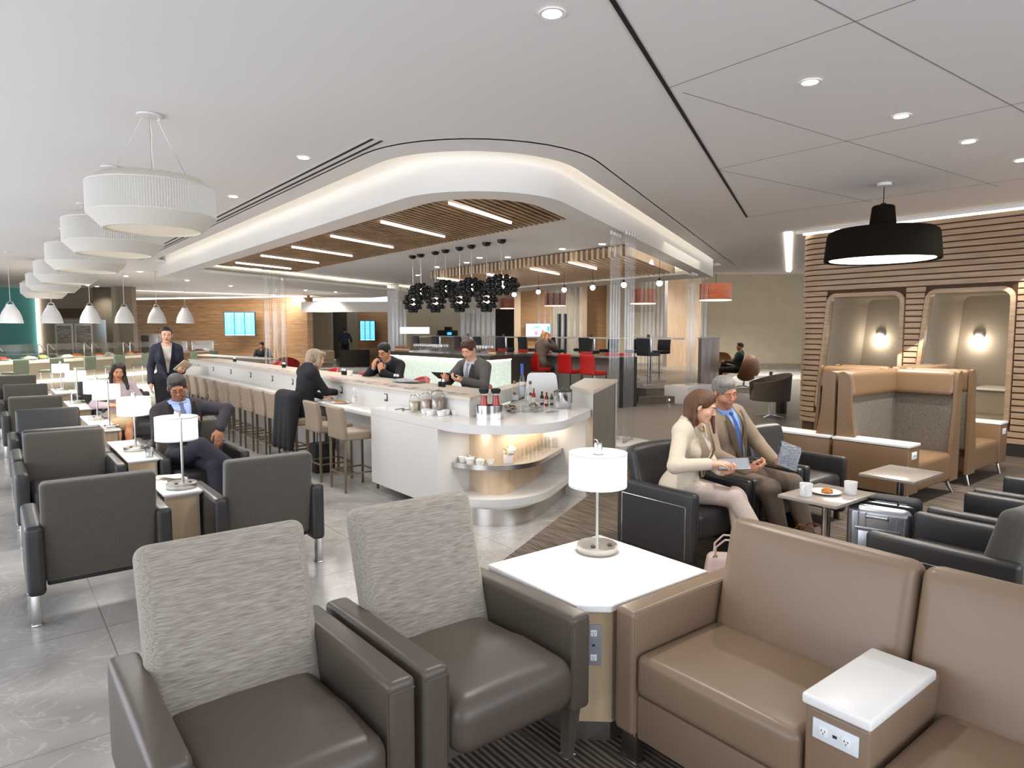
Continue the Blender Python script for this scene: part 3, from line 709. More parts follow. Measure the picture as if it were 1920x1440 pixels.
for (x, y) in ((0.035, -0.06), (0.68, -0.06), (0.035, -1.92), (0.68, -1.92)):
    bm = bm_(); b6(bm, x-0.022, x+0.022, y-0.04, y+0.04, 0.012, 0.13, 0.003); lg = obj('leg', bm, M_LEGD, so)
    bm = bm_(); b6(bm, x-0.028, x+0.028, y-0.045, y+0.045, 0.0062, 0.014, 0.002); obj('foot', bm, M_CHROME, lg)

# ---- dark club chair with chrome legs (left rows); faces -Y, footprint 0.76 x 0.70
def club_chair(label, back_mat, seatm=L_NAVY):
    t = thing('club_chair', label, 'armchair', group='charcoal club chairs in two rows')
    bm = bm_(); cushion(bm, (0, 0, 0), (0.60, 0.105, 0.60), 0.03, (0, 0.008, 0), 7, M=Matrix.Translation((0, 0.265, 0.535)) @ Matrix.Rotation(R(-7), 4, 'X'))
    obj('backrest', bm, back_mat, t)
    bm = bm_(); cushion(bm, (0, -0.045, 0.35), (0.56, 0.56, 0.20), 0.05, (0, 0, 0.016), 7); obj('seat', bm, seatm, t)
    for s in (-1, 1):
        bm = bm_(); cushion(bm, (s*0.335, 0.0, 0.385), (0.09, 0.70, 0.41), 0.028, (0.005, 0, 0.003), 6); a = obj('arm', bm, L_NAVY, t)
        for y in (-0.30, 0.30):
            bm = bm_(); b6(bm, s*0.345-0.022, s*0.345+0.022, y-0.028, y+0.028, 0.008, 0.20, 0.003); lg = obj('leg', bm, M_STEEL, t)
            bm = bm_(); b6(bm, s*0.345-0.026, s*0.345+0.026, y-0.032, y+0.032, 0.0005, 0.01, 0.002); obj('foot', bm, M_CHROME, lg)
    bm = bm_(); b6(bm, -0.28, 0.28, -0.28, 0.24, 0.20, 0.26, 0.01); obj('seat_frame', bm, L_NAVY, t)
    return t
CX1, CX2 = 0.48, 1.50
cc = club_chair('charcoal fabric club chair seen from behind, nearest of the left file', F_CHAR)
cc.location = (CX1, 4.95, 0); cc.rotation_euler = (0, 0, math.pi)
dup(cc, (CX2, 4.98, 0), math.pi, 'charcoal fabric club chair seen from behind, beside the nearest wood-fronted lamp table')
dup(cc, (CX1, 6.72, 0), 0, 'charcoal fabric club chair facing the nearest one across the left file')
dup(cc, (CX2, 6.76, 0), 0, 'dark club chair in which the man with glasses and phone sits')
lc = club_chair('smooth dark leather club chair, third of the left file', L_NAVY); lc.location = (CX1, 8.88, 0)
dup(lc, (CX1, 7.52, 0), math.pi, 'club chair back to back behind the second chair of the left file')
dup(lc, (CX2, 7.55, 0), math.pi, 'club chair standing back to back behind the man with the phone')
dup(lc, (CX2, 10.62, 0), 0, 'club chair in which the long-haired woman in lilac sits')
dup(cc, (CX1-0.03, 11.35, 0), math.pi, 'charcoal club chair seen from behind, fourth of the left file')
dup(lc, (CX2, 11.75, 0), math.pi, 'dark club chair behind the seated long-haired woman')
dup(cc, (CX1-0.05, 13.4, 0), 0, 'charcoal club chair of the left file, next to last before the buffet')
dup(lc, (CX2, 14.0, 0), 0, 'dark club chair of the right file, nearest the buffet')
dup(cc, (CX1-0.08, 16.2, 0), 0, 'charcoal club chair of the left file, the last before the buffet')

def lamp_table(label, y0, y1):
    yc = (y0+y1)/2; t = thing('lamp_table', label, 'side table', (0.99, yc, 0), group='narrow lamp tables between the club chairs'); h = (y1-y0)/2
    bm = bm_(); b6(bm, -0.118, 0.128, -h, h, 0.585, 0.60, 0.003); obj('tabletop', bm, M_TOP, t)
    bm = bm_(); b6(bm, -0.112, 0.12, -h+0.015, h-0.015, 0.572, 0.585, 0); obj('top_rail', bm, M_STEEL, t)
    bm = bm_(); b6(bm, -0.10, 0.10, -h+0.03, h-0.03, 0.05, 0.572, 0); obj('cabinet_body', bm, M_MAPLE, t)
    for s in (-1, 1):
        bm = bm_(); b6(bm, s*0.104-0.006, s*0.104+0.006, -h+0.024, -h+0.045, 0.0, 0.572, 0); obj('corner_strip', bm, M_STEEL, t)
    bm = bm_(); b6(bm, -0.10, 0.10, -h+0.05, h-0.05, 0.0, 0.05, 0); obj('plinth', bm, M_DARKST, t)
    return t
lamp_table('white lamp table with maple front, nearest, holding folded papers', 4.93, 5.62)
lamp_table('white lamp table with a water glass beside the man with glasses', 6.42, 7.70)
lamp_table('white lamp table beside the seated long-haired woman', 8.6, 10.3)
lamp_table('white lamp table behind the long-haired woman, fourth from the front', 11.2, 12.7)
lamp_table('white lamp table farthest down the lounge rows', 14.3, 15.6)
for lab, y, k in (('drum table lamp with its pole in front, nearest in the lounge rows', 5.10, 'front'), ('drum table lamp beside the water glass and the man with glasses', 6.98, 'mid'),
                  ('drum table lamp with its pole in front, beside the long-haired woman', 8.75, 'front'), ('drum table lamp just behind the long-haired woman', 9.75, 'mid'),
                  ('drum table lamp with its pole in front, fifth down the lounge rows', 12.2, 'front'), ('drum table lamp farthest down the lounge rows', 15.1, 'mid')):
    table_lamp('table_lamp', lab, (1.02, y, 0.60), 0, 0.14, k)

# ---- leather tub-sided lounge chairs round the pedestal tables; local front is -Y
def lounge_chair(label, fabric_back=False, group='dark leather lounge chairs round the pedestal tables'):
    t = thing('lounge_chair', label, 'armchair', group=group)
    bm = bm_(); cushion(bm, (0, 0, 0), (0.60, 0.13, 0.50), 0.055, (0, 0.02, 0.0), 8, M=Matrix.Translation((0, 0.285, 0.585)) @ Matrix.Rotation(R(-14), 4, 'X'),
                        taper=lambda x, y, z, u, v, w_: (x, y+(0.05*u*u if True else 0)*-1, z-0.02*u*u)); obj('backrest', bm, F_CHAR if fabric_back else L_NAVY, t)
    bm = bm_(); cushion(bm, (0, -0.06, 0.33), (0.56, 0.60, 0.21), 0.05, (0, 0, 0.016), 7); obj('seat', bm, L_NAVY, t)
    for s in (-1, 1):
        bm = bm_(); cushion(bm, (s*0.325, -0.01, 0.33), (0.075, 0.72, 0.50), 0.026, (0.003, 0, 0), 6); a = obj('arm', bm, L_NAVY, t)
        bm = bm_()
        for y in (-0.30, 0.29): b6(bm, s*0.3625, s*0.3655, y-0.004, y+0.004, 0.10, 0.475)
        tube(bm, [(s*0.3645, -0.30, 0.478), (s*0.3645, 0.29, 0.478)], 0.0025, 6)
        obj('chrome_inlay', bm, M_CHROME, a)
        for y in (-0.30, 0.28):
            bm = bm_(); b6(bm, s*0.325-0.02, s*0.325+0.02, y-0.02, y+0.02, 0.0065, 0.09, 0.003); obj('leg', bm, M_LEGD, t)
    return t
lg = lounge_chair('dark leather lounge chair in which the woman in cream sits'); lg.location = (4.12, 3.14, 0)
dup(lg, (4.86, 3.14, 0), 0, 'dark leather lounge chair in which the grey-haired man sits')
dup(lg, (5.66, 3.16, 0), 0, 'empty dark leather lounge chair beside the grey-haired man')
lg2 = lounge_chair('black lounge chair with fabric back, directly behind the tan settee', True); lg2.location = (4.20, 1.30, 0); lg2.rotation_euler = (0, 0, math.pi)
dup(lg2, (5.045, 1.30, 0), math.pi, 'black lounge chair with fabric back, middle of the three in that row')
dup(lg2, (5.87, 1.30, 0), math.pi, 'black lounge chair with fabric back, third in the row, partly cut by the frame')

def pedestal_table(label, x, y, sx=0.56, sy=0.40):
    t = thing('pedestal_table', label, 'table', (x, y, 0), group='greige pedestal tables')
    bm = bm_(); b6(bm, -sx/2, sx/2, -sy/2, sy/2, 0.578, 0.60, 0.003); obj('tabletop', bm, M_QUARTZ, t)
    bm = bm_(); cyl(bm, (0, 0, 0.02), (0, 0, 0.578), 0.028, 0.028, 24); obj('column', bm, M_CHROME, t)
    bm = bm_(); lathe(bm, [(0, 0.006), (0.20, 0.006), (0.20, 0.014), (0.03, 0.022), (0, 0.022)], 36); obj('base', bm, M_CHROME, t)
    return t
pedestal_table('greige pedestal table with two mugs and a pastry plate', 4.44, 2.19)
pedestal_table('empty greige pedestal table beside the aluminium suitcase', 5.57, 2.17)

# mugs, plate, pastry
def mug(x, y, label, rz, handle=True):
    t = thing('mug', label, 'mug', (x, y, 0.60), rz, 'white coffee mugs')
    bm = bm_(); lathe(bm, [(0, 0), (0.034, 0), (0.038, 0.006), (0.042, 0.085), (0.039, 0.085), (0.034, 0.01), (0, 0.01)], 32); obj('cup', bm, M_PORC, t)
    bm = bm_(); tube(bm, [(0.039, 0, 0.072), (0.058, 0, 0.074), (0.068, 0, 0.062), (0.068, 0, 0.036), (0.056, 0, 0.022), (0.036, 0, 0.022)], 0.0055, 8); obj('handle', bm, M_PORC, t)
mug(4.27, 2.25, 'white mug with its handle showing, at the table edge by the woman', R(190)); mug(4.56, 2.09, 'white mug beyond the pastry plate on the pedestal table', R(20))
t = thing('plate', 'white plate holding a pastry on the pedestal table', 'plate', (4.44, 2.20, 0.60))
bm = bm_(); lathe(bm, [(0, 0.0), (0.05, 0), (0.09, 0.010), (0.098, 0.014), (0.098, 0.017), (0.088, 0.014), (0.05, 0.005), (0, 0.005)], 40); obj('dish', bm, M_PORC, t)
bm = bm_(); bmesh.ops.create_icosphere(bm, subdivisions=4, radius=1)
for v in bm.verts:
    n = v.co.normalized(); f = 1+0.10*math.sin(n.x*9+2)*math.sin(n.y*8)+0.06*math.sin(n.z*11+n.x*7)
    v.co = Vector((n.x*0.042*f, n.y*0.034*f, max(-0.004, n.z*0.026*f)+0.01))
tag(obj('pastry', bm, mat('baked_crust', hx('b9762f'), 0.7, nz=(60, 0.3, (1, 1, 1)), bump=(90, 0.5, (1, 1, 1))), loc=(4.445, 2.195, 0.605)), 'golden round pastry on the white plate', 'pastry')

# ---- high-backed pods
def pod(label, x, y, mx=1, my=1):
    """arm with white ledge, seat, tall fabric back (along X) and tall wing (along Y). front end at local y=0"""
    t = thing('high_back_seat', label, 'booth seat', (x, y, 0), group='camel high-backed seats by the oak wall')
    def bx(x0, x1, y0, y1, z0, z1, bev, m, nm, par=t, seg=3):
        bm = bm_(); a, b = sorted((x0*mx, x1*mx)); c, d = sorted((y0*my, y1*my)); b6(bm, a, b, c, d, z0, z1, bev, seg); return obj(nm, bm, m, par)
    a = bx(0, 0.265, 0, 0.72, 0.14, 0.60, 0.012, L_CAMEL, 'arm'); bx(-0.005, 0.27, -0.005, 0.725, 0.602, 0.63, 0.006, M_TOP, 'arm_ledge', a)
    bm = bm_(); c = sorted((0.02*my, 0.62*my)); cushion(bm, ((0.27+1.22)/2*mx, 0.31*my, 0.29), (0.94, 0.62, 0.29), 0.045, (0, 0, 0.012), 6); obj('seat', bm, L_CAMEL, t)
    # back: camel head roll over fabric panel, profile leaning
    for nm, z0, z1, th0, th1, m in (('back_panel', 0.40, 1.06, 0.16, 0.10, F_SPEC), ('head_roll', 1.03, 1.29, 0.13, 0.10, L_CAMEL)):
        bm = bm_()
        tp = (lambda th0, th1: (lambda X, Y, Z, u, v, w_: (X, Y-(0.04*(1-w_)*0.5 if v*my < 0 else 0)*my, Z)))(th0, th1)
        cushion(bm, (0.66*mx, 0.665*my, (z0+z1)/2), (1.10, 0.11 if m is F_SPEC else 0.125, z1-z0), 0.03 if m is F_SPEC else 0.05, (0, 0.0, 0), 6, taper=tp); obj(nm, bm, m, t)
    for nm, z0, z1, th, m in (('wing_panel', 0.40, 1.06, 0.10, F_SPEC), ('wing_head_roll', 1.03, 1.29, 0.115, L_CAMEL)):
        bm = bm_()
        cushion(bm, (1.215*mx, 0.33*my, (z0+z1)/2), (th, 0.60, z1-z0), 0.03 if m is F_SPEC else 0.05, (0, 0, 0), 6, taper=lambda X, Y, Z, u, v, w_: (X-(0.035*(1-w_) if u*mx < 0 else 0)*mx, Y, Z)); obj(nm, bm, m, t)
    # end panels: side profile of the wing and of the back
    pr = [(0.0, 0.14), (0.22, 0.14), (0.215, 0.45), (0.14, 0.9), (0.13, 1.2), (0.10, 1.27), (0.05, 1.295), (0.0, 1.28)]
    bm = bm_(); prism(bm, [(p[0], p[1]) for p in pr], 0, 0.035, M=Matrix.Translation((1.28*mx, -0.002*my, 0)) @ Matrix(((-mx, 0, 0, 0), (0, 0, my, 0), (0, 1, 0, 0), (0, 0, 0, 1)))); obj('end_panel', bm, L_CAMEL, t)
    bm = bm_(); prism(bm, [(p[0], p[1]) for p in pr], 0, 0.035, M=Matrix.Translation((0.085*mx, 0.725*my, 0)) @ Matrix(((0, 0, mx, 0), (-my, 0, 0, 0), (0, 1, 0, 0), (0, 0, 0, 1)))); obj('end_panel', bm, L_CAMEL, t)
    outlet(t, (0.13*mx, -0.0005*my, 0.52), (mx, 0, 0), (0, 0, 1), (0, -my, 0), plate=M_SOCK, w=0.11, h=0.07, vertical=False)
    for (lx, ly) in ((0.12, 0.06), (1.14, 0.06), (0.12, 0.66), (1.14, 0.66)):
        bm = bm_(); tube(bm, [(lx*mx, ly*my, 0.16), ((lx+0.012)*mx, (ly-0.02)*my, 0.08), ((lx+0.04)*mx, (ly-0.05)*my, 0.0015+0.006)], [0.018, 0.016, 0.012], 10); obj('leg', bm, M_STEEL, t)
    return t
pod('camel high-backed seat nearest the pedestal tables, outlet on its white-topped arm', 6.76, 2.58)
pod('camel high-backed seat back to back behind the nearest one', 6.76, 4.06, 1, -1)
pod('camel high-backed seat whose white-topped arm faces the oak wall', 9.60, 2.58, -1, 1)
pod('camel high-backed seat in the rear corner next to the oak wall', 9.60, 4.06, -1, -1)

# niche fittings: wall lights, shelf and seat ledge
for n, (y, z, lab) in enumerate(((5.20, 1.65, 'round wall light in the rear timber-framed niche'), (3.73, 1.64, 'round wall light in the front timber-framed niche'))):
    t = thing('wall_light', lab, 'wall light', (WX+1.345, y, z), group='round niche wall lights')
    bm = bm_(); lathe(bm, [(0, 0.05), (0.03, 0.048), (0.06, 0.03), (0.075, 0.0), (0.0, 0.0)], 28, M=Matrix.Rotation(R(-90), 4, 'Y')); obj('dome', bm, M_WHITE, t)
    bm = bm_(); lathe(bm, [(0.0, 0.0), (0.05, 0.0), (0.05, -0.03), (0, -0.03)], 20, M=Matrix.Rotation(R(-90), 4, 'Y')); obj('bracket', bm, M_STEEL, t)
    point('wall_light_glow', (WX+1.25, y, z-0.10), 4, WARM, 0.02)
for k, (a, b, nm) in enumerate(((4.37, 5.5, 'rear'), (2.98, 4.05, 'front'))):
    t = thing('niche_desk', f'small white shelf desk inside the {nm} timber-framed niche', 'desk', (WX, a, 0), group='niche desks')
    bm = bm_(); b6(bm, 0.6, 1.32, 0.03, 0.62, 0.84, 0.87, 0.004); obj('desktop', bm, M_TOP, t)
    bm = bm_(); b6(bm, 0.66, 1.32, 0.03, 0.56, 0.50, 0.84, 0.0); obj('support', bm, M_TAUPE, t)
    bm = bm_(); b6(bm, 0.12, 1.30, 0.03, 0.5, 0.43, 0.50, 0.008); t2 = obj('seat_ledge', bm, mat('ledge_fabric', hx('8e8370'), 0.8), t)
# ---------------------------------------------------------------- the long white bar
M_CAP = mat('pale_stone_cap', hx('cbbfae'), 0.3)
M_LAMG = wood('grey_laminate', hx('5d5a50'), hx('726e62'), (6, 6, 0.6), 3.0, 0.4)
M_CHIPS = None
def chips_mat():
    m = bpy.data.materials.new('mosaic_border'); m.use_nodes = True; nt = m.node_tree; b = nt.nodes['Principled BSDF']; b.inputs['Roughness'].default_value = 0.3
    tc = nt.nodes.new('ShaderNodeTexCoord'); v = nt.nodes.new('ShaderNodeTexVoronoi'); v.inputs['Scale'].default_value = 13
    nt.links.new(tc.outputs['Object'], v.inputs['Vector'])
    r = nt.nodes.new('ShaderNodeValToRGB'); r.color_ramp.interpolation = 'CONSTANT'; e = r.color_ramp.elements
    e[0].color = (0.45, 0.42, 0.40, 1); e[1].position = 0.42; e[1].color = (0.33, 0.06, 0.06, 1)
    for p, c in ((0.55, (0.50, 0.46, 0.43, 1)), (0.70, (0.10, 0.09, 0.10, 1)), (0.8, (0.30, 0.07, 0.07, 1)), (0.9, (0.42, 0.45, 0.48, 1))):
        k = r.color_ramp.elements.new(p); k.color = c
    nt.links.new(v.outputs['Color'], r.inputs[0]); nt.links.new(r.outputs[0], b.inputs['Base Color']); return m
M_CHIPS = chips_mat()
LW = (3.50, 5.12)      # end of the long low wall
t = thing('bar_divider', 'long white bar divider with outlets and a mosaic-edged ledge', 'bar', (0, 0, 0))
bm = bm_(); b6(bm, 3.50, 3.72, 5.12, 16.2, 0.0, 1.06, 0.0); obj('front_wall', bm, M_SOLID, t)
bm = bm_(); prism(bm, [(3.48, 5.08), (4.12, 5.56), (4.12, 16.25), (3.48, 16.25)], 1.06, 1.09); lt = obj('ledge', bm, M_CAP, t)
bm = bm_(); b6(bm, 3.485, 3.66, 5.35, 16.2, 1.0902, 1.0925, 0); obj('mosaic_border', bm, M_CHIPS, lt)
bm = bm_(); b6(bm, 3.22, 3.50, 6.47, 14.6, 0.775, 0.82, 0.004); obj('counter_shelf', bm, M_SOLID, t)
bm = bm_(); b6(bm, 3.42, 3.50, 6.47, 14.6, 0.0, 0.775, 0.0); obj('apron', bm, M_SOLID, t)
bm = bm_(); b6(bm, 2.85, 3.50, 14.6, 16.2, 0.0, 0.98, 0.004); obj('end_block', bm, M_SOLID, t)
for y in (6.78, 8.0, 9.74, 10.64, 11.76, 12.95, 14.19, 15.4):
    bm = bm_(); box(bm, (3.497, y, 0.96), (0.008, 0.075, 0.085), 0.002); pl = obj('outlet_plate', bm, M_DARKST, t)
    bm = bm_(); box(bm, (3.493, y+0.008, 0.965), (0.006, 0.05, 0.055), 0.001); obj('socket', bm, M_SOLID, pl)
# serving block with the rounded corner
def bl2(x, x0, y0): return y0+(x-x0)*math.tan(R(31))
def corner(xl, x0, y0, r, xe, n=16):
    """outline: down the x=xl face, round the corner, along the oblique face"""
    f = fillet([(xl, bl2(xl, x0, y0)), (xe, bl2(xe, x0, y0)), (xe, 9), (xl, 9)], [r, 0, 0, 0], n)
    return f[:n+1]
sb = thing('serving_block', 'white rounded serving block with open lit shelf niche and steel plinth', 'counter', (0, 0, 0))
def block(name, xl, x0, y0, r, xe, yt, z0, z1, m, back=0.95, bev=0.0, par=None):
    c = corner(xl, x0, y0, r, xe); e = Vector((c[-1][0], c[-1][1])); bk = e+Vector((BN.x, BN.y))*back
    poly = [(xl, yt)]+c+[(xe, bl2(xe, x0, y0)), (4.87, 4.89), (5.12, 5.42), (5.17, 6.28), (3.84, 5.39), (3.74, 5.14), (3.49, 5.14), (3.49, yt)]
    bm = bm_(); prism(bm, poly, z0, z1)
    if bev: bmesh.ops.bevel(bm, geom=[e for e in bm.edges if abs(e.verts[0].co.z-e.verts[1].co.z) < 1e-6], offset=bev, segments=2, affect='EDGES')
    return obj(name, bm, m, par or sb, smooth=30)
block('countertop', 3.15, 4.72, 4.80, 0.66, 4.76, 6.46, 0.82, 0.90, M_SOLID, 0.95, 0.004)
bm = bm_(); b6(bm, 3.151, 3.25, 5.12, 6.46, 0.10, 0.82, 0.0); obj('front_panel', bm, M_SOLID, sb)
bm = bm_(); b6(bm, 3.25, 3.50, 6.40, 6.459, 0.10, 0.82, 0.0); obj('end_panel', bm, M_SOLID, sb)
bm = bm_(); b6(bm, 3.40, 3.60, 5.1, 6.44, 0.0, 0.10, 0.0); obj('toe_kick', bm, M_STEEL, sb)
bm = bm_(); b6(bm, 3.25, 3.62, 5.12, 5.16, 0.22, 0.82, 0.0); obj('niche_side', bm, M_SOLID, sb)
# curved wooden back of the niche
c = corner(3.49, 4.94, 5.50, 0.16, 5.4)
inner = [(p[0]+0.12*(1 if i < 8 else 0.3), p[1]+0.10) for i, p in enumerate(c)]
bm = bm_(); prism(bm, [(3.50, 5.16)]+c+[(5.4, bl2(5.4, 4.94, 5.50)), (5.4-0.2, bl2(5.4, 4.94, 5.50)+0.35), (3.70, 5.30)], 0.20, 0.82); obj('niche_back', bm, M_WOODL, sb)
def shelf(name, xl, x0, y0, r, xe, z0, z1, m, edge=None):
    c = corner(xl, x0, y0, r, xe); bi = corner(3.52, 4.94, 5.52, 0.16, xe)
    poly = [(xl, 5.14)]+c+[(xe, bl2(xe, x0, y0)), (xe, bl2(xe, 4.94, 5.54))]+[(p[0]+0.01, p[1]+0.02) for p in reversed(bi)]+[(3.53, 5.14)]
    bm = bm_(); prism(bm, poly, z0, z1); o = obj(name, bm, m, sb, smooth=30)
    if edge:
        path = [(xl, 5.14)]+c+[(xe, bl2(xe, x0, y0))]
        out = []
        for i, p in enumerate(path):
            d = Vector(path[min(i+1, len(path)-1)])-Vector(path[max(i-1, 0)]); d.normalize(); out.append((p[0]+d.y*0.006, p[1]-d.x*0.006))
        bm = bm_(); strip(bm, out, path, z0-0.022, z1+0.001); obj('steel_edge', bm, edge, o, smooth=50)
shelf('middle_shelf', 3.31, 4.60, 5.05, 0.49, 5.25, 0.48, 0.50, M_QUARTZ, M_STEEL)
shelf('bottom_shelf', 3.17, 4.68, 4.99, 0.60, 4.74, 0.15, 0.22, M_SOLID)
c = corner(3.265, 4.70, 5.07, 0.38, 4.72)
bm = bm_(); prism(bm, [(3.265, 5.10)]+c+[(4.72, bl2(4.72, 4.70, 5.07)), (4.6, 5.6), (3.6, 5.2)], 0.0, 0.15); obj('steel_plinth', bm, M_STEEL, sb, smooth=50)
bm = bm_(); b6(bm, 0, 0.06, 0.03, 0.85, 0.0, 0.82); o = obj('niche_end_panel', bm, M_SOLID, sb, loc=(4.77, 4.83, 0), rz=R(31))
led([(3.60, 5.0), (3.72, 4.85), (5.0, 5.50)], 0.80, 0.03, 'trim_23', mat('soft_led', (1, 1, 1), emit=(1.0, 0.92, 0.78), es=2.0))
area('niche_glow', (4.2, 4.93, 0.79), 1.6, (0, 0, R(27)), 4.5, WARM, 0.06)
area('niche_glow', (3.42, 4.85, 0.79), 0.3, (0, 0, 0), 0.8, WARM, 0.06)
# end wall: white ledge top over grey laminate
ew = thing('end_wall', 'grey laminate end wall with pale stone cap beside the glass rods', 'low wall', (4.86, 4.86, 0))
bm = bm_(); prism(bm, [(0.03, 0.03), (1.40, 1.00), (1.25, 1.40), (0.27, 0.57)], 0, 1.06); obj('panel', bm, M_LAMG, ew)
bm = bm_(); prism(bm, [(-0.004, -0.01), (0.028, 0.024), (0.268, 0.568), (0.25, 0.575)], 0, 1.06); obj('end_board', bm, M_SOLID, ew)
bm = bm_(); prism(bm, [(1.395, 0.985), (1.405, 0.975), (1.42, 0.99), (1.405, 1.005)], 0, 1.06); obj('edge_strip', bm, M_WHITE, ew)
bm = bm_(); prism(bm, [(-0.02, -0.025), (1.43, 0.985), (1.27, 1.42), (0.24, 0.60)], 1.06, 1.095); obj('cap', bm, M_CAP, ew)
# low wall closing the back of the block
bw = thing('back_upstand', 'pale upstand wall behind the bottles on the serving block', 'low wall', (3.80, 5.42, 0), R(34))
bm = bm_(); b6(bm, 0.0, 1.95, 0.0, 0.10, 0.905, 1.03); obj('panel', bm, M_SOLID, bw)
bm = bm_(); b6(bm, -0.02, 1.97, -0.02, 0.16, 1.03, 1.06, 0.002); obj('cap', bm, M_CAP, bw)

# ---------------------------------------------------------------- bar stools
def bar_stool(name, label, cat_group, m, legm, seat_z=0.62, back_top=0.91, w=0.40, pedestal=False, frame=None):
    """faces +X in local space; origin on the floor below the seat centre"""
    t = thing(name, label, 'bar stool', group=cat_group)
    bm = bm_(); cushion(bm, (-0.185, 0, (seat_z-0.06+back_top)/2), (0.055, w, back_top-seat_z+0.06), 0.02, (0.006, 0, 0), 5,
                        taper=lambda x, y, z, u, v, k: (x-0.03*max(0, k), y, z)); obj('backrest', bm, m, t)
    bm = bm_(); cushion(bm, (0.02, 0, seat_z-0.02), (0.38, w-0.005, 0.09), 0.022, (0, 0, 0.008), 5); obj('seat', bm, m, t)
    if pedestal:
        bm = bm_(); cyl(bm, (0, 0, 0.02), (0, 0, seat_z-0.06), 0.02, 0.02, 12); obj('column', bm, legm, t)
        bm = bm_()
        b6(bm, -0.20, 0.20, -0.02, 0.02, 0.0, 0.02); b6(bm, -0.02, 0.02, -0.20, 0.20, 0.0, 0.019); obj('base', bm, legm, t)
        bm = bm_(); tube(bm, [(0, -0.12, 0.25), (0.14, -0.12, 0.25), (0.14, 0.12, 0.25), (0, 0.12, 0.25)], 0.01, 6); obj('footrest', bm, legm, t)
        return t
    for sx in (-1, 1):
        for sy in (-1, 1):
            bm = bm_(); x = -0.185 if sx < 0 else 0.185
            b6(bm, x-0.011, x+0.011, sy*(w/2-0.014)-0.011, sy*(w/2-0.014)+0.011, 0, seat_z-0.06); obj('leg', bm, legm, t)
    bm = bm_(); z = 0.20; a = w/2-0.014
    for p, q in (((-0.185, -a), (0.185, -a)), ((0.185, -a), (0.185, a)), ((0.185, a), (-0.185, a)), ((-0.185, a), (-0.185, -a))):
        x0, x1 = sorted((p[0], q[0])); y0, y1 = sorted((p[1], q[1])); b6(bm, x0-0.008, x1+0.008, y0-0.008, y1+0.008, z-0.008, z+0.008)
    obj('footrest', bm, legm, t)
    return t
M_BRZ = mat('champagne_metal', hx('8f7d66'), 0.32, 0.9)
ORD = ['second', 'third', 'fourth', 'fifth', 'sixth', 'seventh', 'eighth', 'ninth', 'tenth', 'eleventh', 'twelfth', 'thirteenth', 'fourteenth']
bs = bar_stool('bar_stool', 'mushroom leather bar stool next to the white serving block', 'mushroom leather stools along the white bar', L_STOOL, M_BRZ)
bs.location = (3.06, 6.70, 0)
SY = [7.36, 8.12, 8.74, 9.26, 9.82, 10.44, 11.06, 11.70, 12.34, 12.98, 13.62, 14.2]
for i, y in enumerate(SY):
    lab = {1: 'mushroom leather bar stool in which the woman in the black coat sits'}.get(i, f'mushroom leather bar stool along the white bar, {ORD[i]} from the serving block')
    dup(bs, (3.06, y, 0), 0, lab)

# the stepped bar behind: lit glass counter, red stools, black stools on the platform
bb = thing('back_bar', 'square bar with black stone top and backlit pearly glass front', 'bar', (8.2, 11.2, 0))
def bbp(nm, poly, z0, z1, m, par=bb):
    bm = bm_(); prism(bm, poly, z0, z1); return obj(nm, bm, m, par, smooth=0)
M_LITGL = mat('backlit_pearl_glass', hx('c9d6cc'), 0.25, nz=(9, 0.16, (1, 1, 2)), emit=hx('d9e8dc'), es=0.30)
bbp('glass_front', [(0.0, 0.0), (0.9, 0.46), (0.9, 4.4), (0.0, 4.4)], 0.02, 1.08, M_LITGL)
bbp('end_block', [(0.9, 0.46), (1.9, 0.97), (1.9, 4.4), (0.9, 4.4)], 0.0, 1.12, M_DARKST)
M_STONEB = mat('black_stone', hx('33302c'), 0.15)
bbp('countertop', [(-0.12, -0.14), (1.95, 0.9), (1.95, 4.5), (-0.12, 4.5)], 1.12, 1.20, M_STONEB)
bbp('side_wall', [(-0.02, 4.4), (1.9, 4.4), (1.9, 4.7), (-0.02, 4.7)], 0.0, 1.10, M_TAUPE)
bm = bm_(); prism(bm, [(-0.03, -0.03), (0.9, 0.44), (0.9, 0.47), (0, 0.0), (0, 4.38), (-0.03, 4.38)], 1.085, 1.10); obj('light_line', bm, M_EMW, bb)

M_GREYP = mat('grey_bar_front', hx('77766f'), 0.5)
rb = thing('red_stool_bar', 'grey-fronted high bar lined with red stools', 'bar', (10.9, 10.15, 0))
bm = bm_(); b6(bm, 0.15, 0.5, 0.05, 8.5, 0, 1.10); obj('bar_front', bm, M_GREYP, rb)
bm = bm_(); b6(bm, 0.0, 0.62, 0.05, 8.6, 1.10, 1.135, 0.004); obj('countertop', bm, mat('grey_stone', hx('6d716d'), 0.15), rb)
bm = bm_(); b6(bm, 0.10, 0.62, -0.03, 0.05, 0, 1.135); obj('end_panel', bm, mat('black_laminate', hx('23211d'), 0.5), rb)
rs = bar_stool('bar_stool', 'red leather bar stool nearest the black end panel of the grey bar', 'red leather stools at the grey bar', L_RED, M_CHROME, 0.80, 1.19, 0.44)
rs.location = (10.62, 10.60, 0)
dup(rs, (10.62, 11.35, 0), 0, 'red leather bar stool between the seated blonde woman and the end stool')
dup(rs, (10.62, 12.5, 0), 0, 'red leather bar stool in which the blonde woman sits')
for i, (y) in enumerate((10.5, 11.5, 12.4, 14.0, 15.0, 16.0, 17.0, 18.2)):
    dup(rs, (11.95 if i else 11.74, y+(0.4 if i == 0 else 0), 0), math.pi, ['red stool on the far side of the grey bar, nearest the steps'][0] if i == 0 else f'red stool on the far side of the grey bar, {ORD[i-1]} from the steps')
PLAT = [(12.35, 10.55), (13.25, 10.05), (24, 15.6), (24, 22.0), (12.35, 22.6)]
bm = bm_(); prism(bm, PLAT, 0.0, 0.34); struct('floor', bm, M_DARKFL, smooth=0)
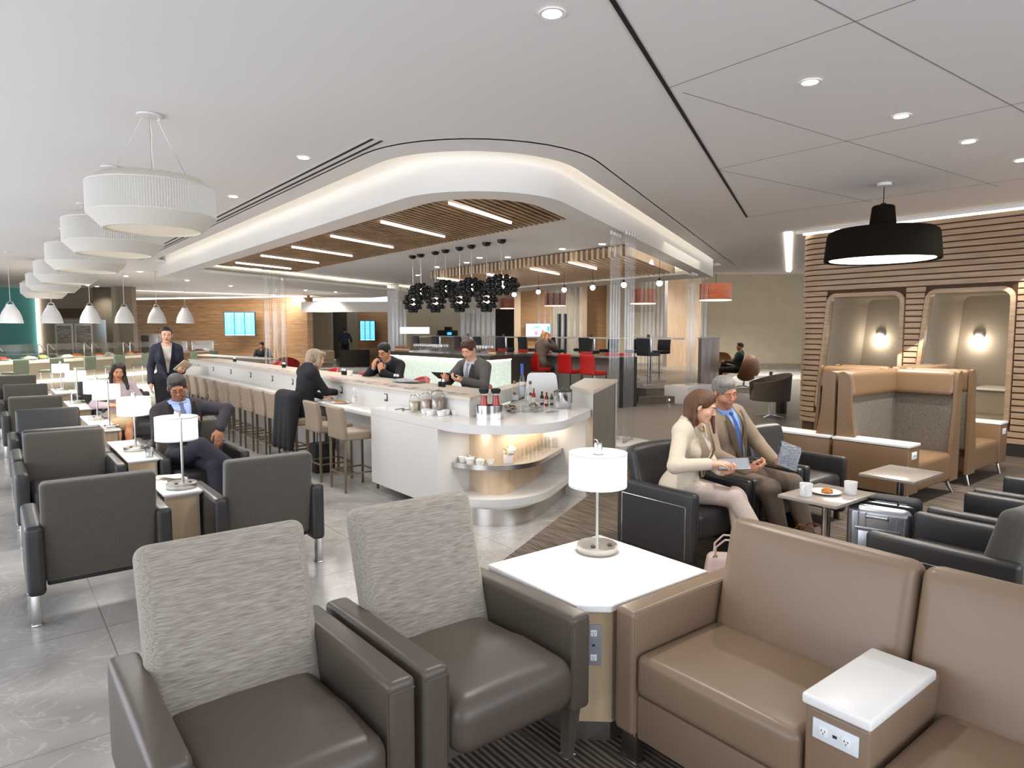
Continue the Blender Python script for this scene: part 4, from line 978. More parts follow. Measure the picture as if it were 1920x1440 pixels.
bm = bm_(); prism(bm, [(11.95, 10.45), (13.05, 9.85), (13.25, 10.05), (12.35, 10.55)], 0.0, 0.17); struct('floor', bm, M_DARKFL, smooth=0)
bm = bm_()
line_bar(bm, (11.95, 10.45), (13.05, 9.85), 0.17, 0.02, 0.006); line_bar(bm, (12.35, 10.55), (13.25, 10.05), 0.342, 0.02, 0.006); struct('trim_24', bm, M_STEEL)
for k, (x, y, z) in enumerate(((12.62, 10.075, 0.09), (12.85, 10.265, 0.27))):
    bm = bm_(); lathe(bm, [(0, 0), (0.02, 0), (0.02, 0.012), (0, 0.012)], 14, M=Matrix.Translation((x, y, z)) @ Matrix.Rotation(R(90), 4, 'X') @ Matrix.Rotation(R(29), 4, 'Y'))
    o = obj('step_light', bm, M_EMN); tag(o, 'small round step light in the lower riser' if k == 0 else 'small round step light in the upper riser', 'step light')
rl = thing('high_table', 'long narrow high table on the platform with chrome posts', 'table', (13.75, 10.7, 0.34))
bm = bm_(); b6(bm, -0.22, 0.22, 0, 12.4, 1.16, 1.20, 0.004); obj('tabletop', bm, M_WHITE, rl)
for y in (0.9, 3.0, 5.1, 7.2, 9.3, 11.4):
    bm = bm_(); cyl(bm, (0, y, 0), (0, y, 1.16), 0.03, 0.03, 12); obj('post', bm, M_CHROME, rl)
    bm = bm_(); lathe(bm, [(0, 0), (0.04, 0), (0.04, 0.09), (0, 0.09)], 12, (-0.12, y, 1.2)); p_ = obj('table_light', bm, M_DARKST, rl)
ks = bar_stool('bar_stool', 'black leather pedestal stool on the platform, nearest the steps', 'black pedestal stools at the high table', L_BLK, M_CHROME, 0.82, 1.20, 0.42, True)
ks.location = (13.05, 11.1, 0.34)
for i, y in enumerate((13.2, 14.6, 15.9, 17.0, 18.3, 19.5, 21.0, 22.4)):
    dup(ks, (13.05, y, 0.34), 0, f'black leather pedestal stool on the platform, {ORD[i]} from the steps')
for i, y in enumerate((11.9, 12.8, 13.8, 14.9)):
    dup(ks, (14.45, y, 0.34), math.pi, ['black pedestal stool across the high table, nearest the steps', 'black pedestal stool across the high table, second from the steps', 'black pedestal stool across the high table, third from the steps', 'black pedestal stool across the high table, fourth from the steps'][i])
# brown partition beside the second rod column
pt = thing('partition', 'brown panelled partition behind the rear glass rods', 'partition', (14.3, 10.42, 0), R(27))
for k in range(3):
    bm = bm_(); b6(bm, k*1.1+0.004, k*1.1+1.096, 0, 0.08, 0, 1.52, 0.002); obj('panel', bm, wood('brown_laminate', hx('6b564a'), hx('86736a'), (6, 6, 0.6), 3, 0.4), pt)
bm = bm_(); b6(bm, 0, 3.3, -0.02, 0.10, 1.52, 1.55); obj('cap', bm, M_QUARTZ, pt)

# ---------------------------------------------------------------- glass rod columns
def rod_column(label, x, y, rods, ztop, zbase, bx=None):
    t = thing('glass_rod_column', label, 'column', (x, y, 0), group='columns of ribbed glass rods')
    if bx:
        bm = bm_(); b6(bm, bx[0], bx[1], bx[2], bx[3], 0, zbase, 0.004); obj('base', bm, M_SOLID, t)
    for (dx, dy, r) in rods:
        bm = bm_(); n = 14; prof = []
        cyl(bm, (dx, dy, zbase), (dx, dy, ztop), r, r, 12); rd = obj('rod', bm, M_ROD, t)
        bm = bm_(); lathe(bm, [(0, ztop-0.05), (r+0.008, ztop-0.05), (r+0.008, ztop), (0, ztop)], 12, (dx, dy, 0)); lathe(bm, [(0, zbase), (r+0.004, zbase), (r+0.004, zbase+0.03), (0, zbase+0.03)], 12, (dx, dy, 0)); obj('socket', bm, M_STEEL, rd)
    return t
rods = [(-0.24, -0.02, .017), (-0.13, 0.03, .017), (-0.02, 0.08, .017), (0.09, 0.13, .017), (-0.09, -0.16, .017), (0.02, -0.11, .017), (0.13, -0.06, .017), (0.24, -0.01, .017)]
rod_column('column of glass rods nearest the end of the white bar', 7.12, 6.56, rods, 3.10, 0.12, (-0.35, 0.40, -0.34, 0.32))
rod_column('column of glass rods on a white plinth beside the steps', 13.3, 9.95, [(-0.22+0.07*k, -0.12+0.03*k+(0.14 if k % 2 else 0), .018) for k in range(8)], 3.10, 0.42, (-0.55, 0.55, -0.32, 0.38))
x, y = at_depth(519, 17)
rod_column('three thick glass rods behind the woman in black', x, y, [(-0.22, 0, .085), (0, 0.05, .085), (0.22, 0.10, .085)], 3.30, 0.02)
def rodrow(label, px0, px1, n, d, r, z0=0.3):
    a, b = at_depth(px0, d), at_depth(px1, d); c = ((a[0]+b[0])/2, (a[1]+b[1])/2)
    rod_column(label, c[0], c[1], [(a[0]-c[0]+(b[0]-a[0])*i/(n-1), a[1]-c[1]+(b[1]-a[1])*i/(n-1), r) for i in range(n)], 3.75, z0)
rodrow('group of glass rods beside the white pillar', 738, 760, 4, 22, .055, 0.0)
rodrow('wide group of glass rods in front of the beige bar wall', 868, 925, 7, 26, .085)
rodrow('wide group of glass rods in front of the screen behind the blonde woman', 1010, 1088, 8, 25, .07)
rodrow('group of thin glass rods before the pale door', 1202, 1240, 6, 22, .04)
rodrow('pair of thin glass rods above the brown partition', 1314, 1321, 2, 19, .035, 1.55)
# ---------------------------------------------------------------- recessed downlights
NUM12 = ['first', 'second', 'third', 'fourth', 'fifth', 'sixth', 'seventh', 'eighth', 'ninth', 'tenth', 'eleventh', 'twelfth']
M_DL = mat('downlight_lens', (1, 1, 1), emit=(1, 0.95, 0.87), es=12)
DLS = []
def downlight(x, y, z, label, power=60, r=0.055, ang=120, grp='recessed ceiling downlights'):
    if not DLS:
        t = thing('downlight', label, 'downlight', (x, y, z), group=grp)
        bm = bm_(); lathe(bm, [(0.055, 0.0), (0.072, -0.0), (0.072, -0.006), (0.053, -0.004)], 28, closed=True); obj('trim_ring', bm, M_WHITE, t)
        bm = bm_(); lathe(bm, [(0, -0.002), (0.054, -0.002), (0.054, 0.002), (0, 0.002)], 28); obj('lens', bm, M_DL, t); DLS.append(t)
    else: dup(DLS[0], (x, y, z), 0, label, grp)
    if power: spot('downlight_or_fill_beam', (x, y, z-0.03), power, NEUT, ang, 0.9, 0.05)
def dl_px(px, py, z, label, power=60, **k):
    d = (z-CH)*1252/(622-py)
    # small correction for camera pitch
    x, y = at_depth(px, d); downlight(x, y, z-0.003, label, power, **k)
downlight(2.451, 2.784, CEIL-0.003, 'recessed downlight at the top of the plain ceiling, nearest the viewer', 95)
downlight(2.50, 6.50, CEIL-0.003, 'recessed downlight left of the double slot diffuser, nearer one', 70)
downlight(2.50, 8.89, CEIL-0.003, 'recessed downlight left of the double slot diffuser, farther one', 70)
for (x, y), l in zip(((4.488, 2.437), (5.751, 2.361), (6.988, 2.294), (8.151, 2.208)), ('first in the panelled ceiling row from the black slot', 'second in the panelled ceiling row from the black slot', 'third in the panelled ceiling row from the black slot', 'fourth in the panelled ceiling row, at the frame edge')):
    downlight(x, y, CEIL-0.003, 'recessed downlight, '+l, 95)
for i, (px, py) in enumerate(((270, 511), (243, 519), (171, 536), (188, 538), (245, 545), (356, 527), (446, 532), (437, 537), (576, 545), (591, 541), (632, 548), (650, 546))):
    dl_px(px, py, 3.39, f'small distant downlight over the buffet end, {NUM12[i]} of the twelve counted from the drum pendants', 0 if i % 3 else 90)
for i, (px, py) in enumerate(((785, 517), (821, 502), (876, 494), (900, 485), (952, 484), (1053, 469), (1127, 460))):
    dl_px(px, py, 3.317, f'small downlight in the grey soffit ceiling, {["farthest","second farthest","third farthest","middle","third nearest","second nearest","nearest"][i]} along the comb-edged slats', 45)
for i, (px, py) in enumerate(((1331, 522), (1360, 525), (1403, 518), (1409, 521))):
    dl_px(px, py, 4.33, f'tiny downlight before the beige far wall, {["leftmost","second from left","third from left","rightmost"][i]} of four', 120)

# ---------------------------------------------------------------- big pleated drum pendants
M_PLEAT = mat('pleated_white_shade', (0.66, 0.64, 0.60), 0.85, emit=(1.0, 0.91, 0.80), es=0.03)
M_BAND = mat('smooth_shade_band', (0.62, 0.585, 0.52), 0.8, emit=(1.0, 0.88, 0.72), es=0.03)
M_DIFF = mat('shade_diffuser', (0.7, 0.64, 0.54), 0.6, emit=(1.0, 0.86, 0.66), es=0.16)
def big_pendant(label, x, y):
    t = thing('drum_pendant', label, 'pendant lamp', (x, y, 2.50), group='large pleated drum pendants')
    Rr = 0.455; n = 150; bm = bm_(); rings = []
    for z in (0.115, 0.335):
        rings.append([bm.verts.new(((Rr+(0.007 if k % 2 else -0.007))*math.cos(math.pi*k/n), (Rr+(0.007 if k % 2 else -0.007))*math.sin(math.pi*k/n), z)) for k in range(2*n)])
    for k in range(2*n): l = (k+1) % (2*n); bm.faces.new((rings[0][k], rings[0][l], rings[1][l], rings[1][k]))
    obj('pleated_shade', bm, M_PLEAT, t, smooth=0)
    for nm, pr in (('upper_band', [(Rr+0.004, 0.33), (Rr+0.006, 0.34), (0.37, 0.405), (0.36, 0.405), (0.36, 0.40), (Rr-0.01, 0.33)]), ('lower_band', [(Rr+0.004, 0.12), (Rr+0.006, 0.11), (0.352, 0.0), (0.338, 0.0), (0.338, 0.01), (Rr-0.01, 0.12)])):
        bm = bm_(); lathe(bm, pr, 64, closed=True); obj(nm, bm, M_BAND, t)
    bm = bm_(); lathe(bm, [(0, 0.012), (0.340, 0.012), (0.340, 0.018), (0, 0.018)], 64); obj('diffuser', bm, M_DIFF, t)
    bm = bm_(); lathe(bm, [(0, 0.897), (0.09, 0.897), (0.09, 0.885), (0.03, 0.878), (0, 0.878)], 28); lathe(bm, [(0, 0.885), (0.008, 0.885), (0.008, 0.86), (0, 0.86)], 10, (0.07, 0, 0)); cn = obj('canopy', bm, M_WHITE, t)
    for k in range(3):
        a = R(120*k+20); bm = bm_(); tube(bm, [(0.06*math.cos(a), 0.06*math.sin(a), 0.88), (0.34*math.cos(a), 0.34*math.sin(a), 0.40)], 0.0022, 5); obj('wire', bm, M_STEEL, t)
    bm = bm_(); tube(bm, [(0, 0, 0.88), (0.012, 0, 0.76), (0.008, 0, 0.62), (0.02, 0, 0.45), (0.02, 0, 0.30)], 0.004, 6); obj('cord', bm, M_WHITE, t)
    bm = bm_(); lathe(bm, [(0, 0.30), (0.03, 0.28), (0.035, 0.24), (0, 0.20)], 16); obj('bulb', bm, M_SHADE, t)
    return t
bp0 = big_pendant('large pleated white drum pendant nearest the viewer, hung on three wires', 1.07, 5.99)
for y, l in ((8.1, 'second'), (10.6, 'third'), (13.4, 'fourth'), (16.4, 'fifth'), (19.5, 'sixth')):
    dup(bp0, (1.07, y, 2.50), 0, f'large pleated white drum pendant, {l} in the receding row')
for y in (5.99, 8.1, 10.6, 13.4, 16.4, 19.5):
    area('pendant_down', (1.07, y, 2.49), 0.8, (0, 0, 0), 14, NEUT)

# ---------------------------------------------------------------- white bell pendants over the buffet
def bell(label, x, y, zb, s):
    t = thing('bell_pendant', label, 'pendant lamp', (x, y, zb), group='white bell pendants over the buffet')
    bm = bm_(); lathe(bm, [(0.275*s, 0), (0.272*s, 0.02*s), (0.245*s, 0.17*s), (0.19*s, 0.31*s), (0.125*s, 0.42*s), (0.10*s, 0.46*s), (0.10*s, 0.50*s), (0.0, 0.50*s), (0, 0.49*s), (0.09*s, 0.49*s), (0.12*s, 0.41*s), (0.18*s, 0.30*s), (0.235*s, 0.16*s), (0.262*s, 0.0)], 40, closed=False); obj('lamp_shade', bm, mat('white_enamel', (0.80, 0.79, 0.77), 0.35), t)
    bm = bm_(); tube(bm, [(-0.07*s, 0, 0.49*s), (-0.06*s, 0, 0.55*s), (0, 0, 0.585*s), (0.06*s, 0, 0.55*s), (0.07*s, 0, 0.49*s)], 0.012*s, 8); obj('bracket', bm, M_STEEL, t)
    bm = bm_(); cyl(bm, (0, 0, 0.58*s), (0, 0, CEIL-zb-0.02), 0.006, 0.006, 6); obj('cord', bm, M_STEEL, t)
    bm = bm_(); lathe(bm, [(0, CEIL-zb-0.02), (0.05, CEIL-zb-0.02), (0.05, CEIL-zb), (0, CEIL-zb)], 16); obj('canopy', bm, M_WHITE, t)
    bm = bm_(); lathe(bm, [(0, 0.12*s), (0.10*s, 0.12*s), (0.10*s, 0.14*s), (0, 0.14*s)], 20); obj('bulb', bm, M_DL, t)
    return t
for i, (px, d, wpx, l) in enumerate(((25, 14.3, 48, 'leftmost'), (101, 15.6, 44, 'second from the left'), (173, 16.7, 42, 'third from the left'), (237, 17.9, 39, 'third from the right'), (297, 18.9, 37, 'second from the right'), (350, 19.9, 35, 'rightmost'))):
    x, y = at_depth(px, d); zb = CH+16*d/1252; s = wpx*d/1252/0.55*math.cos(math.atan((960-px)/1252))
    bell(f'white bell-shaped pendant over the buffet, {l} of the six', x, y, zb, s)
    if i % 2 == 0: spot('bell_beam', (x, y, zb+0.05), 90, WARM, 120, 0.8, 0.1)

# ---------------------------------------------------------------- black shade pendant on the right
t = thing('black_pendant', 'wide flat black pendant lamp with white inside, near the oak wall', 'pendant lamp', (8.16, 3.5, 2.53))
bm = bm_(); lathe(bm, [(0.582, 0.0), (0.600, -0.012), (0.606, 0.0), (0.580, 0.27), (0.565, 0.315), (0.52, 0.340), (0.11, 0.352), (0, 0.352), (0, 0.33), (0.50, 0.322), (0.55, 0.29), (0.560, 0.26)], 72)
o_ = obj('lamp_shade', bm, mat('matt_black_shade', hx('1a1610'), 0.9, spec=0.1), t)
bm = bm_(); lathe(bm, [(0.548, 0.0), (0.572, 0.022), (0.548, 0.26), (0.49, 0.30), (0, 0.31), (0, 0.305), (0.48, 0.295), (0.54, 0.255), (0.564, 0.025), (0.545, 0.004)], 72); obj('inner_reflector', bm, M_WHITE, o_)
bm = bm_(); lathe(bm, [(0, 0.10), (0.46, 0.10), (0.46, 0.11), (0, 0.11)], 48); obj('diffuser', bm, mat('lit_diffuser', (1, 1, 1), emit=(1, 0.94, 0.84), es=6), t)
bm = bm_(); lathe(bm, [(0, 0.35), (0.145, 0.352), (0.118, 0.60), (0.10, 0.615), (0.0, 0.615)], 36); obj('neck', bm, MATS['matt_black_shade'], t)
bm = bm_(); lathe(bm, [(0, 0.61), (0.03, 0.61), (0.028, 0.64), (0, 0.65)], 16); cyl(bm, (0, 0, 0.64), (0, 0, 0.84), 0.005, 0.005, 8); obj('cord', bm, M_BLACK, t)
bm = bm_(); lathe(bm, [(0, 0.868), (0.075, 0.868), (0.075, 0.835), (0.02, 0.828), (0, 0.828)], 24); obj('canopy', bm, M_WHITE, t)
area('pendant_down', (8.16, 3.5, 2.60), 0.85, (0, 0, 0), 30, WARM)

# ---------------------------------------------------------------- black bubble pendants
M_BALL = mat('glossy_black_ball', (0.008, 0.008, 0.009), 0.12, spec=0.35)
M_CORE = mat('bubble_core', (1, 1, 1), emit=(1, 0.88, 0.66), es=1.8)
def bubble_mesh(R_, H_, rows, r):
    bm = bm_()
    for (f, n, off) in rows:
        rr = R_*math.sqrt(max(0.02, 1-f*f)); z = H_*f
        for k in range(n):
            a = 2*math.pi*(k+off)/n
            bmesh.ops.create_uvsphere(bm, u_segments=12, v_segments=8, radius=r, matrix=Matrix.Translation((rr*math.cos(a), rr*math.sin(a), z)))
    return bm
def bubble(label, mount_px, mount_py, px, py, wpx, hpx):
    y = None
    a_ = (px-960)/CF; x = 7.2; y = x*(math.cos(CHD)-a_*math.sin(CHD))/(math.sin(CHD)+a_*math.cos(CHD))
    # keep every lamp on its own drop line below the mount
    d = math.sin(CHD)*x+math.cos(CHD)*y
    z = zrow(py, d); R_ = wpx*d/1252/2*1.1; H_ = hpx*d/1252/2*1.08
    t = thing('bubble_pendant', label, 'pendant lamp', (x, y, z), group='black bubble pendants over the back bar')
    r = 0.052; Ri = R_-r; Hi = H_-r*0.9
    rows = [(-0.93, 5, 0), (-0.55, 9 if R_ < 0.28 else 12, 0.5), (0.0, 11 if R_ < 0.28 else 16, 0), (0.55, 9 if R_ < 0.28 else 12, 0.5), (0.93, 5, 0)]
    obj('bubble_shade', bubble_mesh(Ri, Hi, rows, r), M_BALL, t, smooth=180)
    bm = bm_(); bmesh.ops.create_uvsphere(bm, u_segments=16, v_segments=10, radius=0.07); obj('bulb', bm, M_CORE, t, smooth=180)
    bm = bm_(); cyl(bm, (0, 0, Hi*0.5), (0, 0, 3.30-z), 0.006, 0.006, 6); obj('cord', bm, M_STEEL, t)
    bm = bm_(); lathe(bm, [(0, 3.318-z), (0.085, 3.318-z), (0.075, 3.275-z), (0.03, 3.25-z), (0, 3.25-z)], 16); obj('canopy', bm, M_BALL, t)
BUB = [(775, 485, 776, 567, 36, 38, 'round black bubble pendant, leftmost of the lower ones'), (795, 482, 791, 548, 46, 32, 'flattened black bubble pendant, leftmost of the upper ones'),
       (815, 479, 818, 565, 38, 42, 'round black bubble pendant, second from the left of the lower ones'), (838, 476, 837, 543, 49, 34, 'flattened black bubble pendant, second from the left of the upper ones'),
       (861, 470, 863, 563, 40, 44, 'round black bubble pendant, second from the right of the lower ones'), (885, 467, 885, 540, 54, 36, 'flattened black bubble pendant, second from the right of the upper ones'),
       (911, 462, 913, 562, 42, 46, 'round black bubble pendant, rightmost of the lower ones'), (938, 458, 941, 535, 64, 38, 'flattened black bubble pendant, widest and rightmost')]
for b in BUB: bubble(b[6], *b[:6])

# ---------------------------------------------------------------- globe bulbs, copper drums, wall fittings
for i, (px, py) in enumerate(((964, 553), (1009, 548), (1057, 544), (1110, 540), (1168, 535), (1234, 532))):
    d = 17.5-i*0.9; x, y = at_depth(px, d); z = zrow(py, d)
    t = thing('globe_bulb', f'bare globe bulb pendant, {["farthest left", "second from the left", "third from the left", "fourth from the left", "fifth from the left", "rightmost"][i]} of the row', 'pendant lamp', (x, y, z), group='bare bulbs over the high table')
    bm = bm_(); bmesh.ops.create_uvsphere(bm, u_segments=16, v_segments=10, radius=0.055); obj('bulb', bm, M_DL, t, smooth=180)
    bm = bm_(); lathe(bm, [(0, 0.10), (0.025, 0.10), (0.03, 0.045), (0, 0.045)], 12); obj('socket', bm, M_BLACK, t)
    bm = bm_(); cyl(bm, (0, 0, 0.1), (0, 0, 3.10-z if i > 3 else 3.1-z), 0.004, 0.004, 6); obj('cord', bm, M_BLACK, t)
M_COP = wood('copper_veneer', hx('7c3b20'), hx('9c5230'), (1, 1, 12), 2.5, 0.35)
for i, (px, py, d, wpx, hpx, l) in enumerate(((951, 569, 26, 27, 18, 'copper drum pendant left of the tall wood panels'), (1040, 562, 26, 40, 22, 'copper drum pendant behind the wide group of glass rods'), (1204, 556, 24, 48, 26, 'copper drum pendant over the pale door'), (1339, 548, 22, 58, 29, 'copper drum pendant right of the last glass rods'))):
    x, y = at_depth(px, d); z = zrow(py, d); rr = wpx*d/1252/2; h = hpx*d/1252/2
    t = thing('drum_pendant', l, 'pendant lamp', (x, y, z), group='copper drum pendants')
    bm = bm_(); lathe(bm, [(rr, -h), (rr, h), (rr-0.01, h), (rr-0.01, -h)], 48, closed=True); obj('lamp_shade', bm, M_COP, t)
    bm = bm_(); lathe(bm, [(0, -h-0.03), (rr-0.004, -h-0.03), (rr-0.004, -h-0.002), (0, -h-0.002)], 48); obj('diffuser', bm, M_SHADE, t)
    bm = bm_(); cyl(bm, (0, 0, h), (0, 0, 4.35-z), 0.006, 0.006, 6); obj('cord', bm, M_BLACK, t)
def on_wall(px0, px1, py0, py1, d, name, label, cat, m, th=0.05, group=None):
    a, b = Vector((*at_depth(px0, d), 0)), Vector((*at_depth(px1, d), 0)); L = (b-a).length
    t = thing(name, label, cat, (a.x, a.y, 0), math.atan2((b-a).y, (b-a).x), group)
    return t, L, zrow(py1, d), zrow(py0, d)
def text_screen(px0, px1, py0, py1, d, label):
    """three portrait information displays side by side with list rows"""
    t, L, z0, z1 = on_wall(px0, px1, py0, py1, d, 'flight_display', label, 'screen', None, group='blue three-panel information displays')
    bm = bm_(); b6(bm, -0.02, L+0.02, 0.0, 0.06, z0-0.02, z1+0.02); obj('bezel', bm, M_BLACK, t)
    blue = mat('blue_screen', hx('3d9fe0'), 0.3, emit=hx('3da3ea'), es=1.0)
    rowm = mat('screen_rows', hx('8fd0f5'), 0.3, emit=hx('9ad6f8'), es=1.0)
    for k in range(3):
        x0, x1 = L*k/3+0.015, L*(k+1)/3-0.015
        bm = bm_(); b6(bm, x0, x1, -0.012, 0.0, z0, z1); s = obj('panel', bm, blue, t)
        bm = bm_(); rows = 14; H = z1-z0
        b6(bm, x0+0.03, x1-0.1*(x1-x0), -0.016, -0.012, z1-0.08*H, z1-0.04*H)
        for i in range(rows):
            z = z1-H*(0.13+0.058*i)
            for a, b in ((0.05, 0.18), (0.24, 0.62), (0.70, 0.92)):
                b6(bm, x0+(x1-x0)*a, x0+(x1-x0)*b, -0.016, -0.012, z, z+H*0.02)
        b6(bm, x0, x1, -0.016, -0.012, z0, z0+0.05*H)
        obj('rows', bm, rowm, s, smooth=0)
text_screen(423, 480, 586, 629, 31.4, 'three-panel blue information display on the wide wooden wall')
text_screen(676, 704, 602, 638, 35.0, 'three-panel blue information display on the narrower wooden wall by the corridor')
t, L, z0, z1 = on_wall(986, 1031, 607, 631, 29.8, 'television', 'television showing a white and pink picture on the wood panel behind the bar', 'television', None)
bm = bm_(); b6(bm, -0.02, L+0.02, 0.0, 0.06, z0-0.02, z1+0.02); obj('bezel', bm, M_BLACK, t)
bm = bm_(); b6(bm, 0, L, -0.01, 0, z0, z1); sc = obj('screen', bm, mat('tv_picture', hx('b9e6fa'), 0.3, emit=hx('bfeafb'), es=1.1), t)
for k, (u, v, su, sv, c) in enumerate(((0.45, 0.72, 0.28, 0.16, '6f9fd0'), (0.5, 0.55, 0.5, 0.10, 'e8eef5'), (0.42, 0.25, 0.12, 0.28, 'd46a9e'), (0.70, 0.33, 0.09, 0.34, 'c2267a'), (0.93, 0.6, 0.10, 0.4, '3a8fd8'), (0.85, 0.3, 0.10, 0.2, 'ff9d60'))):
    bm = bm_(); b6(bm, L*(u-su/2), L*min(1, u+su/2), -0.014-0.001*k, -0.01, z0+(z1-z0)*(v-sv/2), z0+(z1-z0)*min(1, v+sv/2)); obj('picture_patch', bm, mat('tv_'+c, hx(c), 0.3, emit=hx(c), es=1.0), sc)
t, L, z0, z1 = on_wall(750, 806, 613, 626, 29.5, 'light_box', 'white glowing light box on the beige wall behind the bar', 'light box', None)
bm = bm_(); b6(bm, 0, L, 0, 0.2, z0, z1); obj('housing', bm, M_WHITE, t); bm = bm_(); b6(bm, 0.02, L-0.02, -0.01, 0, z0+0.02, z1-0.02); obj('lit_face', bm, mat('lit_face', (1, 1, 1), emit=(1, 1, 1), es=1.6), t)
# service counter and coffee machine at the rear of the bar
t, L, z0, z1 = on_wall(770, 885, 632, 660, 27.5, 'rear_counter', 'taupe service counter against the beige bar wall', 'counter', None)
bm = bm_(); b6(bm, 0, L, 0, 0.7, 0, z1-0.04); obj('body', bm, M_TAUPE, t); bm = bm_(); b6(bm, -0.03, L+0.03, -0.03, 0.73, z1-0.04, z1); obj('worktop', bm, M_QUARTZ, t)
t2, L2, a0, a1 = on_wall(820, 857, 615, 632, 27.3, 'coffee_machine', 'black coffee machine on the rear service counter', 'coffee machine', None)
bm = bm_(); b6(bm, 0, L2, 0.1, 0.5, z1, z1+0.28, 0.01); obj('body', bm, M_BLACK, t2); bm = bm_(); b6(bm, L2*0.35, L2*0.72, 0.12, 0.45, z1+0.28, z1+0.42, 0.01); obj('bean_hopper', bm, M_BLACK, t2)
bm = bm_(); b6(bm, L2*0.5, L2*0.72, 0.09, 0.1, z1+0.09, z1+0.20); obj('display', bm, MATS['blue_screen'], t2)

# extra room light: cove glow on the far wall tops, and added spots without fittings
area('cove_glow', (8.5, 31.0, 3.3), 8, (R(35), 0, R(0)), 220, WARM, 0.3)
area('cove_glow', (11.9, 28.5, 3.5), 5, (R(20), 0, R(20)), 150, WARM, 0.3)
for (x, y, p) in ((6, 24, 500), (8, 30, 500), (12, 29, 400), (12.5, 33, 500), (17.0, 21, 400), (19.0, 16.5, 500), (9, 20, 300), (23.2, 14.6, 1500), (1.2, 22, 900), (23, 12, 900), (16.5, 8.5, 200), (19, 21, 300)):
    spot('downlight_or_fill_beam', (x, y, 3.34 if x < 14.5 else 4.3), p, NEUT, 140, 0.9, 0.15)  # added fill for the dim rear walls and floor, no downlight here
for (x, y) in ((5.2, 9.5), (5.2, 13), (8, 12), (8, 8.5), (11, 9.2)):
    spot('downlight_or_fill_beam', (x, y, 3.19), 60, NEUT, 130, 0.9, 0.1)  # added fill inside the ring, no fitting above
